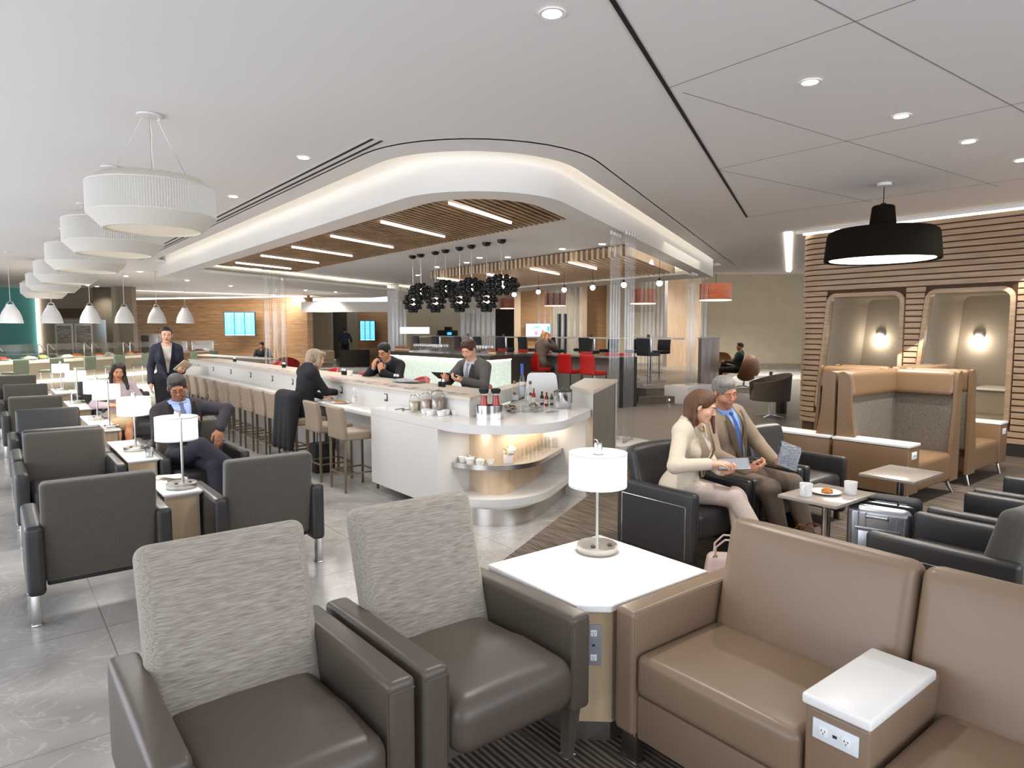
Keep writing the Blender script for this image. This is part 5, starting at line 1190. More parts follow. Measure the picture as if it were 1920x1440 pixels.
# ---------------------------------------------------------------- smooth figures from distance fields
def _axis(lo, hi, h, fine):
    xs = [lo]
    while xs[-1] < hi:
        x = xs[-1]; st = h
        for a, b, f in fine:
            if a-h < x < b: st = min(st, f)
        xs.append(x+st)
    return np.array(xs, dtype=np.float32)
class Field:
    def __init__(s, h=0.008): s.pr = []; s.h = h; s.fine = [[], [], []]
    def cone(s, a, b, ra, rb, k=0.02, sub=False, inter=False):
        a, b = np.array(a, np.float32), np.array(b, np.float32); r = max(ra, rb)
        def f(X, Y, Z):
            d = b-a; L = float(d@d)+1e-12
            t = np.clip(((X-a[0])*d[0]+(Y-a[1])*d[1]+(Z-a[2])*d[2])/L, 0, 1)
            return np.sqrt((X-a[0]-t*d[0])**2+(Y-a[1]-t*d[1])**2+(Z-a[2]-t*d[2])**2)-(ra+(rb-ra)*t)
        s.pr.append((f, np.minimum(a, b)-r, np.maximum(a, b)+r, k, sub)); return s
    def ell(s, c, r, k=0.02, M=None, sub=False):
        c = np.array(c, np.float32); r = np.array(r, np.float32); R3 = None if M is None else np.array(M.to_3x3(), np.float32); m = float(r.max()) if M is not None else None
        def f(X, Y, Z):
            x, y, z = X-c[0], Y-c[1], Z-c[2]
            if R3 is not None: x, y, z = (R3[0, 0]*x+R3[1, 0]*y+R3[2, 0]*z, R3[0, 1]*x+R3[1, 1]*y+R3[2, 1]*z, R3[0, 2]*x+R3[1, 2]*y+R3[2, 2]*z)
            k0 = np.sqrt((x/r[0])**2+(y/r[1])**2+(z/r[2])**2); k1 = np.sqrt((x/r[0]**2)**2+(y/r[1]**2)**2+(z/r[2]**2)**2)+1e-6
            return np.where(k0 < 1e-3, -float(r.min()), k0*(k0-1)/k1)
        e = r if M is None else np.array([m]*3, np.float32)
        s.pr.append((f, c-e, c+e, k, sub)); return s
    def box(s, c, hs, rad, k=0.01, M=None, sub=False):
        c = np.array(c, np.float32); hs = np.array(hs, np.float32); R3 = np.array((M or Matrix()).to_3x3(), np.float32); m = float(np.linalg.norm(hs))+rad
        def f(X, Y, Z):
            x, y, z = X-c[0], Y-c[1], Z-c[2]
            x, y, z = (R3[0, 0]*x+R3[1, 0]*y+R3[2, 0]*z, R3[0, 1]*x+R3[1, 1]*y+R3[2, 1]*z, R3[0, 2]*x+R3[1, 2]*y+R3[2, 2]*z)
            qx, qy, qz = np.abs(x)-hs[0]+rad, np.abs(y)-hs[1]+rad, np.abs(z)-hs[2]+rad
            return np.sqrt(np.maximum(qx, 0)**2+np.maximum(qy, 0)**2+np.maximum(qz, 0)**2)+np.minimum(np.maximum(qx, np.maximum(qy, qz)), 0)-rad
        s.pr.append((f, c-m, c+m, k, sub)); return s
    def custom(s, f, lo, hi, k=0.01, sub=False):
        s.pr.append((f, np.array(lo, np.float32), np.array(hi, np.float32), k, sub)); return s
    def mesh(s):
        add = [p for p in s.pr if not p[4]]
        lo = np.min([p[1] for p in add], 0)-0.03; hi = np.max([p[2] for p in add], 0)+0.03
        ax = [_axis(lo[i], hi[i], s.h, s.fine[i]) for i in range(3)]
        D = np.full([len(a) for a in ax], 0.2, np.float32)
        for f, a, b, k, sub in s.pr:
            sl = []
            for i in range(3):
                m = k+s.h*3; i0 = max(0, np.searchsorted(ax[i], a[i]-m)-1); i1 = min(len(ax[i]), np.searchsorted(ax[i], b[i]+m)+1); sl.append(slice(i0, i1))
            if any(q.stop <= q.start for q in sl): continue
            X, Y, Z = ax[0][sl[0]][:, None, None], ax[1][sl[1]][None, :, None], ax[2][sl[2]][None, None, :]
            d = f(X, Y, Z).astype(np.float32); o = D[tuple(sl)]
            if sub:
                hh = np.clip(0.5-0.5*(o+d)/k, 0, 1); D[tuple(sl)] = o+(-d-o)*hh+k*hh*(1-hh)
            else:
                hh = np.clip(0.5+0.5*(o-d)/k, 0, 1); D[tuple(sl)] = o+(d-o)*hh-k*hh*(1-hh)
        return _nets(D, ax)
def _nets(D, ax):
    neg = D < 0
    nx, ny, nz = D.shape
    cs = np.zeros((nx-1, ny-1, nz-1), np.int8)
    for i in (0, 1):
        for j in (0, 1):
            for k in (0, 1): cs += neg[i:nx-1+i, j:ny-1+j, k:nz-1+k]
    act = (cs > 0) & (cs < 8); cells = np.argwhere(act)
    if len(cells) == 0: return np.zeros((0, 3)), np.zeros((0, 4), int)
    idx = np.full(act.shape, -1, np.int32); idx[act] = np.arange(len(cells))
    P = np.zeros((len(cells), 3)); W = np.zeros(len(cells))
    ci, cj, ck = cells.T
    for a in range(3):
        o = [(0, 0), (0, 1), (1, 0), (1, 1)]
        for (u, v) in o:
            off0 = [0, 0, 0]; off0[(a+1) % 3] = u; off0[(a+2) % 3] = v; off1 = list(off0); off1[a] = 1
            d0 = D[ci+off0[0], cj+off0[1], ck+off0[2]]; d1 = D[ci+off1[0], cj+off1[1], ck+off1[2]]
            m = (d0 < 0) != (d1 < 0); t = np.where(m, d0/(d0-d1+1e-12), 0)
            p = np.zeros((len(cells), 3)); base = [ci, cj, ck]
            for q in range(3):
                if q == a: c0 = ax[q][base[q]]; c1 = ax[q][base[q]+1]; p[:, q] = c0+(c1-c0)*t
                else: p[:, q] = ax[q][base[q]+off0[q]]
            P[m] += p[m]; W[m] += 1
    P /= W[:, None]
    F = []
    for a in range(3):
        b, c = (a+1) % 3, (a+2) % 3
        sl0 = [slice(None)]*3; sl1 = [slice(None)]*3; sl0[a] = slice(0, -1); sl1[a] = slice(1, None)
        for q in (b, c): sl0[q] = slice(1, -1); sl1[q] = slice(1, -1)
        n0, n1 = neg[tuple(sl0)], neg[tuple(sl1)]
        e = np.argwhere(n0 != n1)
        if len(e) == 0: continue
        fl = n0[tuple(e.T)]; e = e.copy(); e[:, b] += 1; e[:, c] += 1
        def cell(db, dc):
            q = e.copy(); q[:, b] -= db; q[:, c] -= dc; return idx[q[:, 0], q[:, 1], q[:, 2]]
        f = np.stack([cell(1, 1), cell(0, 1), cell(0, 0), cell(1, 0)], 1); f[~fl] = f[~fl][:, ::-1]; F.append(f)
    return P, np.concatenate(F)
def fobj(name, field, m, parent, slots=None, smooth_it=1):
    V, F = field.mesh(); me = bpy.data.meshes.new(name)
    if len(V) == 0: return None
    me.from_pydata(V.tolist(), [], F.tolist()); me.update()
    for x in (m if isinstance(m, (list, tuple)) else [m]): me.materials.append(x)
    if smooth_it:
        bm = bmesh.new(); bm.from_mesh(me)
        for _ in range(smooth_it): bmesh.ops.smooth_vert(bm, verts=bm.verts, factor=0.5, use_axis_x=True, use_axis_y=True, use_axis_z=True)
        bm.to_mesh(me); bm.free()
    me.shade_smooth()
    if slots is not None:
        cc = np.zeros(len(me.polygons)*3, np.float32); me.polygons.foreach_get('center', cc); cc = cc.reshape(-1, 3)
        me.polygons.foreach_set('material_index', slots(cc).astype(np.int32))
    o = bpy.data.objects.new(name, me); C.objects.link(o); o.parent = parent; return o

SKIN = {k: mat('skin_'+k, hx(v), 0.5, spec=0.35) for k, v in dict(fair='d9a588', olive='c38d6c', tan='b07a58', deep='a97254', ruddy='c48a6c').items()}
LIP = {k: mat('lip_'+k, hx(v), 0.4) for k, v in dict(rose='b0574f', plain='a8705c', red='b03a3a').items()}
M_EYEW = mat('eye_white', hx('b9aca2'), 0.35); M_IRIS = mat('iris_dark', hx('20150f'), 0.2)
HAIRC = {k: mat('hair_'+k, hx(v), 0.5, nz=(110, 0.5, (1, 1, 0.07)), bump=(150, 0.6, (1, 1, 0.06))) for k, v in dict(brown='4a2c1a', auburn='5f3c24', black='15110f', grey='857f77', ash='a08c74', blonde='b9965f', dark='2a2019', salt='3a3531').items()}
def rot_axis(v, ax, a): return Matrix.Rotation(a, 3, ax) @ v
def ik(a, b, l1, l2, hint):
    a, b, hint = Vector(a), Vector(b), Vector(hint); d = b-a; L = min(d.length, (l1+l2)*0.999); dn = d.normalized()
    if d.length > L: b = a+dn*L
    x = (l1*l1-l2*l2+L*L)/(2*L); h = math.sqrt(max(0, l1*l1-x*x)); n = hint-dn*hint.dot(dn); n.normalize()
    return a+dn*x+n*h, b
def hand(F, w, d, n, side, curl=(0.35, 0.4, 0.45, 0.5), thumb=0.5, s=1.0, infl=0.0):
    """five-fingered hand: wrist w, pointing along d, palm facing n; side=+1 puts the thumb on d x n"""
    w, d, n = Vector(w), Vector(d).normalized(), Vector(n); n = (n-d*n.dot(d)).normalized(); t = d.cross(n)*side
    fr = lambda u, v, q=0.0: tuple(w+d*u*s+t*v*s+n*q*s)
    kn = [(0.088, 0.030), (0.092, 0.010), (0.088, -0.010), (0.080, -0.028)]
    for u, v in kn: F.cone(fr(-0.01, v*0.45), fr(u, v), 0.019*s, 0.0115*s, 0.012)
    F.ell(fr(0.045, 0.0, 0.004), (0.030*s, 0.030*s, 0.030*s), 0.02)
    for i, (u, v) in enumerate(kn):
        p = w+d*u*s+t*v*s; a = curl[i]*0.6; ln = [0.042, 0.027, 0.021]; k = (0.95, 1.05, 0.98, 0.80)[i]; r = (0.0092, 0.0094, 0.009, 0.0080)[i]
        for j in range(3):
            dd = rot_axis(d, t, 0) if False else (d*math.cos(a)+n*math.sin(a))
            q = p+dd*ln[j]*k*s; F.cone(tuple(p), tuple(q), (r-0.0007*j)*s, (r-0.0007*(j+1))*s, 0.004); p = q; a += curl[i]*(1.0 if j == 0 else 0.8)
    b = w+d*0.018*s+t*0.020*s; m = b+(d*0.030+t*0.030+n*0.016*(0.4+thumb))*s; e = m+(d*0.030+t*0.008+n*0.014*thumb)*s; f_ = e+(d*0.022-t*0.002+n*0.010*thumb)*s
    F.cone(tuple(b), tuple(m), 0.016*s, 0.0115*s, 0.012); F.cone(tuple(m), tuple(e), 0.011*s, 0.0095*s, 0.006); F.cone(tuple(e), tuple(f_), 0.0095*s, 0.008*s, 0.004)
    for i in range(3): F.fine[i].append((w[i]-0.03 if d[i] > 0 else w[i]-0.19, w[i]+0.19 if d[i] > 0 else w[i]+0.03, F.hf))
def person(label, loc, rz, P):
    """figure in its own frame: faces +Y, x to its right... built around joint positions"""
    g = P.get; fem = g('fem', False); s = g('s', 1.0); H = g('h', 0.008); hf = g('hf', H*0.6)
    t = thing('person', label, 'person', loc, rz)
    F = Field(H); F.hf = hf
    pel = Vector(g('pelvis', (0, 0, 0.95))); Rt = Euler((-R(g('lean', 0)), R(g('side', 0)), R(g('twist', 0))), 'XYZ').to_matrix()
    T = lambda x, y, z: pel+Rt @ (Vector((x, y, z))*s)
    tt = lambda x, y, z: tuple(T(x, y, z))
    M3 = Rt.to_4x4(); shw = 0.158 if fem else 0.185; ws = 0.90 if fem else 1.0
    def torso(G, e, low=True, k=0.03):
        if low: G.ell(tt(0, 0, 0.02), ((0.168+e)*s, (0.120+e)*s, (0.13+e)*s), k, M3)
        G.ell(tt(0, 0.0, 0.19), ((0.138*ws+e)*s, (0.100*ws+e)*s, (0.17+e)*s), k, M3)
        G.ell(tt(0, 0.004, 0.36), ((0.165*ws+e)*s, (0.112*ws+e)*s, (0.17+e)*s), k, M3)
        if fem:
            for q in (-1, 1): G.ell(tt(q*0.072, 0.085, 0.335), ((0.062+e)*s, (0.055+e)*s, (0.062+e)*s), 0.03, M3)
        G.cone(tt(-shw*0.82, -0.012, 0.455), tt(shw*0.82, -0.012, 0.455), (0.056+e)*s, (0.056+e)*s, k)
        for q in (-1, 1): G.cone(tt(q*0.02, -0.025, 0.52), tt(q*shw*0.8, -0.015, 0.465), (0.045+e)*s, (0.048+e)*s, k)
    torso(F, 0.0)
    # head
    hp = Vector(T(0, 0.005, 0.525)); hd = Euler((R(g('pitch', 0)), R(g('roll', 0)), R(g('yaw', 0))), 'XYZ').to_matrix()   # pitch>0 looks up
    hc = T(*g('neck', (0, 0.045, 0.665)))
    Hh = lambda x, y, z: tuple(hc+hd @ (Vector((x, y, z))*s*g('hs', 1.0)))
    MH = hd.to_4x4(); hs = s*g('hs', 1.0)
    F.cone(tuple(hp-Vector((0, 0, 0.03))), Hh(0, -0.022, -0.06), 0.060*s*(0.86 if fem else 1), 0.054*hs*(0.86 if fem else 1), 0.02)
    F.ell(Hh(0, -0.016, 0.035), (0.074*hs, 0.092*hs, 0.080*hs), 0.02, MH)
    jw = 0.056 if fem else 0.061
    F.ell(Hh(0, 0.020, -0.028), (jw*hs, 0.066*hs, 0.074*hs), 0.02, MH)
    F.cone(Hh(0, 0.0, -0.060), Hh(0, 0.058, -0.088), 0.048*hs, (0.022 if fem else 0.026)*hs, 0.02)
    F.cone(Hh(-0.030, 0.070, 0.026), Hh(0.030, 0.070, 0.026), 0.015*hs, 0.015*hs, 0.012)
    for q in (-1, 1):
        F.ell(Hh(q*0.036, 0.056, -0.026), (0.025*hs, 0.024*hs, 0.026*hs), 0.015, MH)
        F.ell(Hh(q*0.031, 0.094, 0.006), (0.017*hs, 0.015*hs, 0.011*hs), 0.010, MH, sub=True)
        F.ell(Hh(q*0.031, 0.072, 0.004), (0.0135*hs, 0.0125*hs, 0.0125*hs), 0.003, MH)
        F.ell(Hh(q*0.076, -0.006, -0.004), (0.009*hs, 0.018*hs, 0.030*hs), 0.006, MH @ Matrix.Rotation(R(q*-18), 4, 'Z'))
        F.ell(Hh(q*0.010, 0.093, -0.026), (0.007*hs, 0.009*hs, 0.006*hs), 0.005, MH)
    F.cone(Hh(0, 0.082, 0.012), Hh(0, 0.1015, -0.021), 0.0065*hs, (0.0082 if fem else 0.0095)*hs, 0.009)
    F.cone(Hh(-0.017, 0.078, -0.0535), Hh(0.017, 0.078, -0.0535), 0.0075*hs, 0.0075*hs, 0.006); F.cone(Hh(-0.015, 0.077, -0.0635), Hh(0.015, 0.077, -0.0635), 0.0085*hs, 0.0085*hs, 0.006)
    for i in range(3): F.fine[i].append((hc[i]-0.13, hc[i]+0.14, hf))
    # arms
    arms = []
    for q, key in ((-1, 'L'), (1, 'R')):
        w = g('hand'+key)
        if w is None: continue
        sh = T(q*shw, -0.012, 0.45); el, wr = ik(sh, w[0], 0.285*s, 0.255*s, w[3] if len(w) > 3 else (q*0.6, -0.5, -0.7))
        arms.append((q, sh, el, wr)); a = 0.90 if fem else 1
        F.cone(tuple(sh), tuple(el), 0.050*a*s, 0.040*a*s, 0.03); F.cone(tuple(el), tuple(wr), 0.040*a*s, 0.026*a*s, 0.02)
        hand(F, wr, w[1], w[2], q*(g('ts', 1)), *(w[4] if len(w) > 4 else ()), s=s*(0.92 if fem else 1.0))
    legs = []
    for q, key in ((-1, 'L'), (1, 'R')):
        L = g('foot'+key)
        if L is None: continue
        hp_ = pel+Vector((q*0.088*s, 0.0, -0.01)); kn, an = ik(hp_, L[0], 0.43*s, 0.415*s, L[1]); legs.append((q, hp_, kn, an, Vector(L[2]).normalized()))
        a = 0.92 if fem else 1
        F.cone(tuple(hp_), tuple(kn), 0.085*a*s, 0.055*a*s, 0.04); F.cone(tuple(kn), tuple(an), 0.054*a*s, 0.034*a*s, 0.03)
        F.ell(tuple((kn*0.68+an*0.32)), (0.050*a*s, 0.050*a*s, 0.07*s), 0.03)
        td = legs[-1][4]; F.cone(tuple(an+Vector((0, 0, -0.035*s))-td*0.03), tuple(an+td*0.15*s+Vector((0, 0, g('toe', -0.05)*s))), 0.034*s, 0.022*s, 0.03)
    hci = np.array(MH.to_3x3()); hcn = np.array(hc)
    lipy = 0.066 if True else 0
    def sl(c):
        l = (c-hcn) @ hci / hs; o = np.zeros(len(c), int)
        lip = (np.abs(l[:, 0]) < 0.024-np.abs(l[:, 2]+0.0585)*0.9) & (l[:, 1] > 0.070) & (np.abs(l[:, 2]+0.0585) < 0.0115); o[lip] = 1
        if g('stubble'):
            st = (l[:, 1] > 0.0) & (l[:, 2] < -0.040-0.25*np.maximum(0, l[:, 1]-0.05)) & (l[:, 2] > -0.125) & ~lip; o[st] = 2
            if g('moustache'): o[(l[:, 1] > 0.07) & (l[:, 2] < -0.033) & (np.abs(l[:, 0]) < 0.03) & ~lip] = 2
        return o
    sk = SKIN[g('skin', 'fair')]
    body = fobj('body', F, [sk, LIP[g('lip', 'rose' if fem else 'plain')], mat('stubble_'+g('skin', 'fair'), tuple(v*0.62 for v in sk.node_tree.nodes['Principled BSDF'].inputs['Base Color'].default_value[:3]), 0.7)], t, sl)
    # eyes and brows
    if g('eyes', True):
        for q in (-1, 1):
            G = Field(0.002 if H < 0.007 else 0.003); G.ell(Hh(q*0.031, 0.0775, 0.0035), (0.0115*hs, 0.0095*hs, (0.0065 if not g('closed') else 0.0022)*hs), 0.001, MH); e = fobj('eye', G, M_EYEW if not g('closed') else M_IRIS, t, smooth_it=0)
            if not g('closed') and e:
                lx, lz = g('gaze', (0, 0)); bm = bm_(); bmesh.ops.create_uvsphere(bm, u_segments=10, v_segments=8, radius=0.0068*hs, matrix=Matrix.Translation(Hh(q*0.031+lx, 0.0835, 0.0035+lz))); obj('iris', bm, M_IRIS, e, smooth=180)
            bm = bm_(); tube(bm, [Hh(q*0.013, 0.088, 0.0225), Hh(q*0.030, 0.086, 0.0285), Hh(q*0.047, 0.073, 0.0235)], [0.0028*hs, 0.0034*hs, 0.0018*hs], 6); obj('eyebrow', bm, HAIRC[g('brow', g('hair', ('short', 'brown'))[1])], t)
    # hair
    st, hcol = g('hair', ('short', 'brown')); G = Field(max(0.005, H*0.8))
    if st != 'short': G.ell(Hh(0, -0.020, 0.040), (0.083*hs, 0.099*hs, 0.087*hs), 0.015, MH)
    if st == 'short':
        G.ell(Hh(0, -0.019, 0.037), (0.0805*hs, 0.098*hs, 0.086*hs), 0.015, MH)
        G.ell(Hh(0.006, 0.004, 0.088), (0.066*hs, 0.078*hs, 0.040*hs), 0.02, MH)
        for k in range(9):
            u = -0.052+0.013*k; G.cone(Hh(u, -0.02, 0.120-abs(u)*0.45), Hh(u+0.010, 0.070-abs(u)*0.4, 0.104-abs(u)*0.55+0.004*(k % 2)), 0.009*hs, 0.006*hs, 0.005)
        G.ell(Hh(0, 0.112, -0.016), (0.067*hs, 0.084*hs, 0.084*hs), 0.006, MH, sub=True)
        G.box(Hh(0, 0.098, -0.075), (0.14*hs, 0.075*hs, 0.070*hs), 0.01, 0.008, MH, sub=True)
        G.box(Hh(0, 0.0, -0.140), (0.14*hs, 0.14*hs, 0.10*hs), 0.01, 0.01, MH, sub=True)
        for q in (-1, 1): G.ell(Hh(q*0.084, 0.000, -0.008), (0.020*hs, 0.024*hs, 0.036*hs), 0.006, MH, sub=True)
    elif st == 'bun':
        G.ell(Hh(0, -0.10, 0.03), (0.040*hs, 0.036*hs, 0.040*hs), 0.01, MH)
        G.box(Hh(0, 0.085, -0.075), (0.14*hs, 0.080*hs, 0.135*hs), 0.04*hs, 0.01, MH @ Matrix.Rotation(R(-12), 4, 'X'), sub=True)
        G.box(Hh(0, 0.0, -0.145), (0.14*hs, 0.14*hs, 0.10*hs), 0.01, 0.01, MH, sub=True)
    elif st == 'swept':
        W = lambda p, dx, dy, dz: tuple(Vector(p)+Vector((dx, dy, dz))*hs)
        bk = Hh(0, -0.070, 0.0); G.cone(bk, W(bk, 0.01, -0.005, -0.10), 0.074*hs, 0.062*hs, 0.03); G.cone(W(bk, 0.01, -0.005, -0.10), W(bk, 0.02, 0.0, -0.21), 0.060*hs, 0.034*hs, 0.03)
        for k in range(7):
            p = Hh(0.074-0.010*k, -0.030-0.010*k, 0.01); m_ = W(p, 0.014-0.004*k, -0.012, -0.10); e_ = W(m_, 0.012-0.006*k, 0.004*(k % 3), -0.085-0.02*(k % 2)); G.cone(p, m_, 0.017*hs, 0.016*hs, 0.010); G.cone(m_, e_, 0.016*hs, 0.007*hs, 0.010)
        pl_ = Hh(-0.066, 0.020, 0.060); G.cone(pl_, W(pl_, -0.02, 0.005, -0.10), 0.026*hs, 0.022*hs, 0.02); G.cone(W(pl_, -0.02, 0.005, -0.10), W(pl_, -0.015, 0.03, -0.24), 0.022*hs, 0.010*hs, 0.02)
        G.cone(Hh(0.020, 0.050, 0.098), Hh(0.078, -0.012, 0.020), 0.020*hs, 0.018*hs, 0.02)
        G.ell(Hh(0.004, 0.090, -0.022), (0.064*hs, 0.062*hs, 0.086*hs), 0.008, MH, sub=True)
        G.ell(Hh(0.088, 0.018, -0.032), (0.026*hs, 0.036*hs, 0.042*hs), 0.008, MH, sub=True)
    elif st in ('long', 'wavy'):
        L = 0.34 if st == 'wavy' else 0.24
        for q in (-1, 1):
            G.cone(Hh(q*0.055, 0.030, 0.085), Hh(q*0.080, 0.020, -0.02), 0.030*hs, 0.022*hs, 0.02)
            p = Vector(Hh(q*0.078, 0.0, -0.03)); p2 = p+Vector((q*0.022, 0.01, -L*0.55*s)); p3 = p2+Vector((-q*0.012, 0.03, -L*0.42*s))
            if g('hair_front', True): p3 += Rt @ Vector((0, 0.06, 0))
            G.cone(tuple(p), tuple(p2), 0.028*hs, 0.036*hs, 0.02); G.cone(tuple(p2), tuple(p3), 0.034*hs, 0.012*hs, 0.02)
        G.cone(Hh(0, -0.075, 0.0), tuple(Vector(Hh(0, -0.09, -0.05))+Vector((0, -0.01, -L*0.6*s))), 0.070*hs, 0.055*hs, 0.03)
        G.ell(Hh(0, 0.078, -0.02), (0.056*hs, 0.060*hs, 0.085*hs), 0.012, MH, sub=True)
    elif st == 'bob':
        for q in (-1, 1): G.cone(Hh(q*0.060, 0.005, 0.06), Hh(q*0.076, 0.012, -0.075), 0.036*hs, 0.026*hs, 0.02)
        G.cone(Hh(0, -0.06, 0.03), Hh(0, -0.075, -0.08), 0.075*hs, 0.055*hs, 0.03); G.cone(Hh(-0.05, 0.065, 0.085), Hh(0.05, 0.065, 0.085), 0.030*hs, 0.026*hs, 0.02)
        G.ell(Hh(0, 0.092, -0.025), (0.054*hs, 0.060*hs, 0.090*hs), 0.012, MH, sub=True)
    # strand relief
    fobj('hair', G, HAIRC[hcol], t)
    # ---- clothing
    def sleeves(G, e, upto=1.0, cuff=0.0):
        for q, sh, el, wr in arms:
            a = 0.90 if fem else 1; end = el+(wr-el)*upto
            G.cone(tuple(sh), tuple(el), (0.056*a+e)*s, (0.046*a+e)*s, 0.03); G.cone(tuple(el), tuple(end), (0.046*a+e)*s, (0.036*a+e)*s, 0.02)
    def neckcut(G, r=0.066):
        G.cone(tt(0, 0.02, 0.53), Hh(0, 0.03, -0.06), r*s, 0.10*s, 0.006, sub=True)
    def vcut(G, zb, wtop, ztop=0.56):
        Ri = np.array(Rt); pv = np.array(pel)
        def f(X, Y, Z):
            x, y, z = X-pv[0], Y-pv[1], Z-pv[2]
            a, b, c = (Ri[0, 0]*x+Ri[1, 0]*y+Ri[2, 0]*z)/s, (Ri[0, 1]*x+Ri[1, 1]*y+Ri[2, 1]*z)/s, (Ri[0, 2]*x+Ri[1, 2]*y+Ri[2, 2]*z)/s
            hw = np.clip((c-zb)/(ztop-zb), -1, 1.2)*wtop
            return np.maximum(np.maximum((np.abs(a)-hw)*0.9, zb-c), 0.0-b)*s
        c = tt(0, 0.1, (zb+ztop)/2); G.custom(f, [v-0.35 for v in c], [v+0.35 for v in c], 0.006, True)
    def hem(G, z):      # cut everything below torso height z
        Ri = np.array(Rt); pv = np.array(pel)
        def f(X, Y, Z):
            x, y, zz = X-pv[0], Y-pv[1], Z-pv[2]
            return ((Ri[0, 2]*x+Ri[1, 2]*y+Ri[2, 2]*zz)/s-z)*s
        c = tt(0, 0, z-0.35); G.custom(f, [v-0.55 for v in c], [v+0.55 for v in c], 0.008, True)
    top = g('top')
    if g('shirt'):
        G = Field(H); torso(G, 0.010, low=True); neckcut(G, 0.060)
        o = fobj('shirt', G, g('shirt'), t)
        G = Field(max(0.005, H*0.8)); n = 18
        for k in range(n):
            a0, a1 = 2*math.pi*k/n, 2*math.pi*(k+1)/n
            if g('collar', True):
                def cp(a): return T(0.064*math.sin(a), 0.012+0.064*math.cos(a), 0.535-0.030*math.cos(a))
                G.cone(tuple(cp(a0)), tuple(cp(a1)), 0.012*s, 0.012*s, 0.008)
        if g('collar', True): fobj('collar', G, g('shirt'), o)
    if g('tie'):
        bm = bm_(); pts = [(0.0, 0.088, 0.497), (0.0, 0.120, 0.42), (0, 0.133, 0.34), (0, 0.130, 0.24), (0, 0.126, 0.14)]; wd = [0.016, 0.022, 0.027, 0.033, 0.036]
        L0 = [];
        for (x, y, z), w_ in zip(pts, wd):
            L0.append([bm.verts.new(T(x-w_, y+0.000, z)), bm.verts.new(T(x, y+0.010, z)), bm.verts.new(T(x+w_, y+0.000, z)), bm.verts.new(T(x, y-0.008, z))])
        for A, B in zip(L0, L0[1:]):
            for k in range(4): l = (k+1) % 4; bm.faces.new((A[k], A[l], B[l], B[k]))
        bm.faces.new(L0[0]); bm.faces.new(list(reversed(L0[-1])))
        k_ = obj('tie', bm, g('tie'), t)
        G = Field(0.004); G.ell(tt(0, 0.088, 0.495), (0.020*s, 0.014*s, 0.020*s), 0.004, M3); fobj('knot', G, g('tie'), k_)
    if top:
        G = Field(H); e = g('ease', 0.020); torso(G, e, low=g('jlow', True)); sleeves(G, 0.012, g('sleeve', 0.97)); neckcut(G, 0.070)
        if g('skirted'):   # jacket tails spreading over the hips
            G.ell(tt(0, -0.01, -0.02), (0.20*s, 0.150*s, 0.15*s), 0.04, M3)
        if g('vz') is not None: vcut(G, g('vz'), g('vw', 0.085))
        hem(G, g('hem', -0.08))
        j = fobj('jacket' if g('vz') is not None else g('topname', 'sweater'), G, top, t)
        if g('lapel'):
            for q in (-1, 1):
                bm = bm_(); zb, vw = g('vz'), g('vw', 0.085); rows = []
                for i in range(8):
                    f = i/7; z = zb+0.005+(0.50-zb)*f; x = q*((z-zb)/(0.56-zb)*vw+0.002); w_ = 0.012+0.045*math.sin(math.pi*min(1, f*0.82+0.08))
                    if f > 0.86: w_ *= 0.75
                    yy = lambda xx, z: (0.112+e+0.010)*math.sqrt(max(0.05, 1-(xx/(0.165*ws+e))**2*0.9))*(1-0.55*max(0, (z-0.40)/0.16)**1.6)+0.012+(0.050 if fem else 0)*math.exp(-((abs(xx)-0.07)**2+(z-0.335)**2)/0.006)
                    rows.append([bm.verts.new(T(x, yy(x, z)+0.002, z)), bm.verts.new(T(x+q*w_*0.5, yy(x+q*w_*0.5, z)+0.006, z+0.002)), bm.verts.new(T(x+q*w_, yy(x+q*w_, z)+0.001, z+0.006))])
                for A, B in zip(rows, rows[1:]):
                    for k in range(2): bm.faces.new((A[k], A[k+1], B[k+1], B[k]))
                r_ = bmesh.ops.solidify(bm, geom=list(bm.faces), thickness=0.005); obj('lapel', bm, g('lapel'), j)
        if g('cuff'):
            for q, sh, el, wr in arms:
                d = (wr-el).normalized(); bm = bm_(); a = 0.9 if fem else 1; cyl(bm, wr-d*0.03, wr-d*0.002, 0.036*a*s, 0.036*a*s, 16); obj('cuff', bm, g('cuff'), j)
        for (x, y, z) in g('buttons', ()):
            bm = bm_(); lathe(bm, [(0, 0), (0.010, 0), (0.010, 0.005), (0, 0.005)], 12, M=Matrix.Translation(T(x, y, z)) @ M3 @ Matrix.Rotation(R(-90), 4, 'X')); obj('button', bm, M_DARKST, j)
    if g('pants'):
        G = Field(H); G.ell(tt(0, 0, 0.02), (0.178*s, 0.130*s, 0.125*s), 0.03, M3)
        for q, a_, kn, an, td in legs:
            e = g('pe', 0.016); up = g('plen', 0.97); en = kn+(an-kn)*up
            G.cone(tuple(a_), tuple(kn), (0.088+e)*s*(0.94 if fem else 1), (0.060+e)*s*(0.94 if fem else 1), 0.03); G.cone(tuple(kn), tuple(en), (0.060+e)*s*(0.94 if fem else 1), (0.044+e)*s*(0.94 if fem else 1), 0.015)
        if g('pants_below', 0.10) is not None:
            Ri = np.array(Rt); pv = np.array(pel); zc = g('pants_below', 0.10)
            def f(X, Y, Z):
                x, y, zz = X-pv[0], Y-pv[1], Z-pv[2]; return (zc-(Ri[0, 2]*x+Ri[1, 2]*y+Ri[2, 2]*zz)/s)*s
            c = tt(0, 0, zc+0.2); G.custom(f, [v-0.3 for v in c], [v+0.3 for v in c], 0.01, True)
        fobj(g('pname', 'trousers'), G, g('pants'), t)
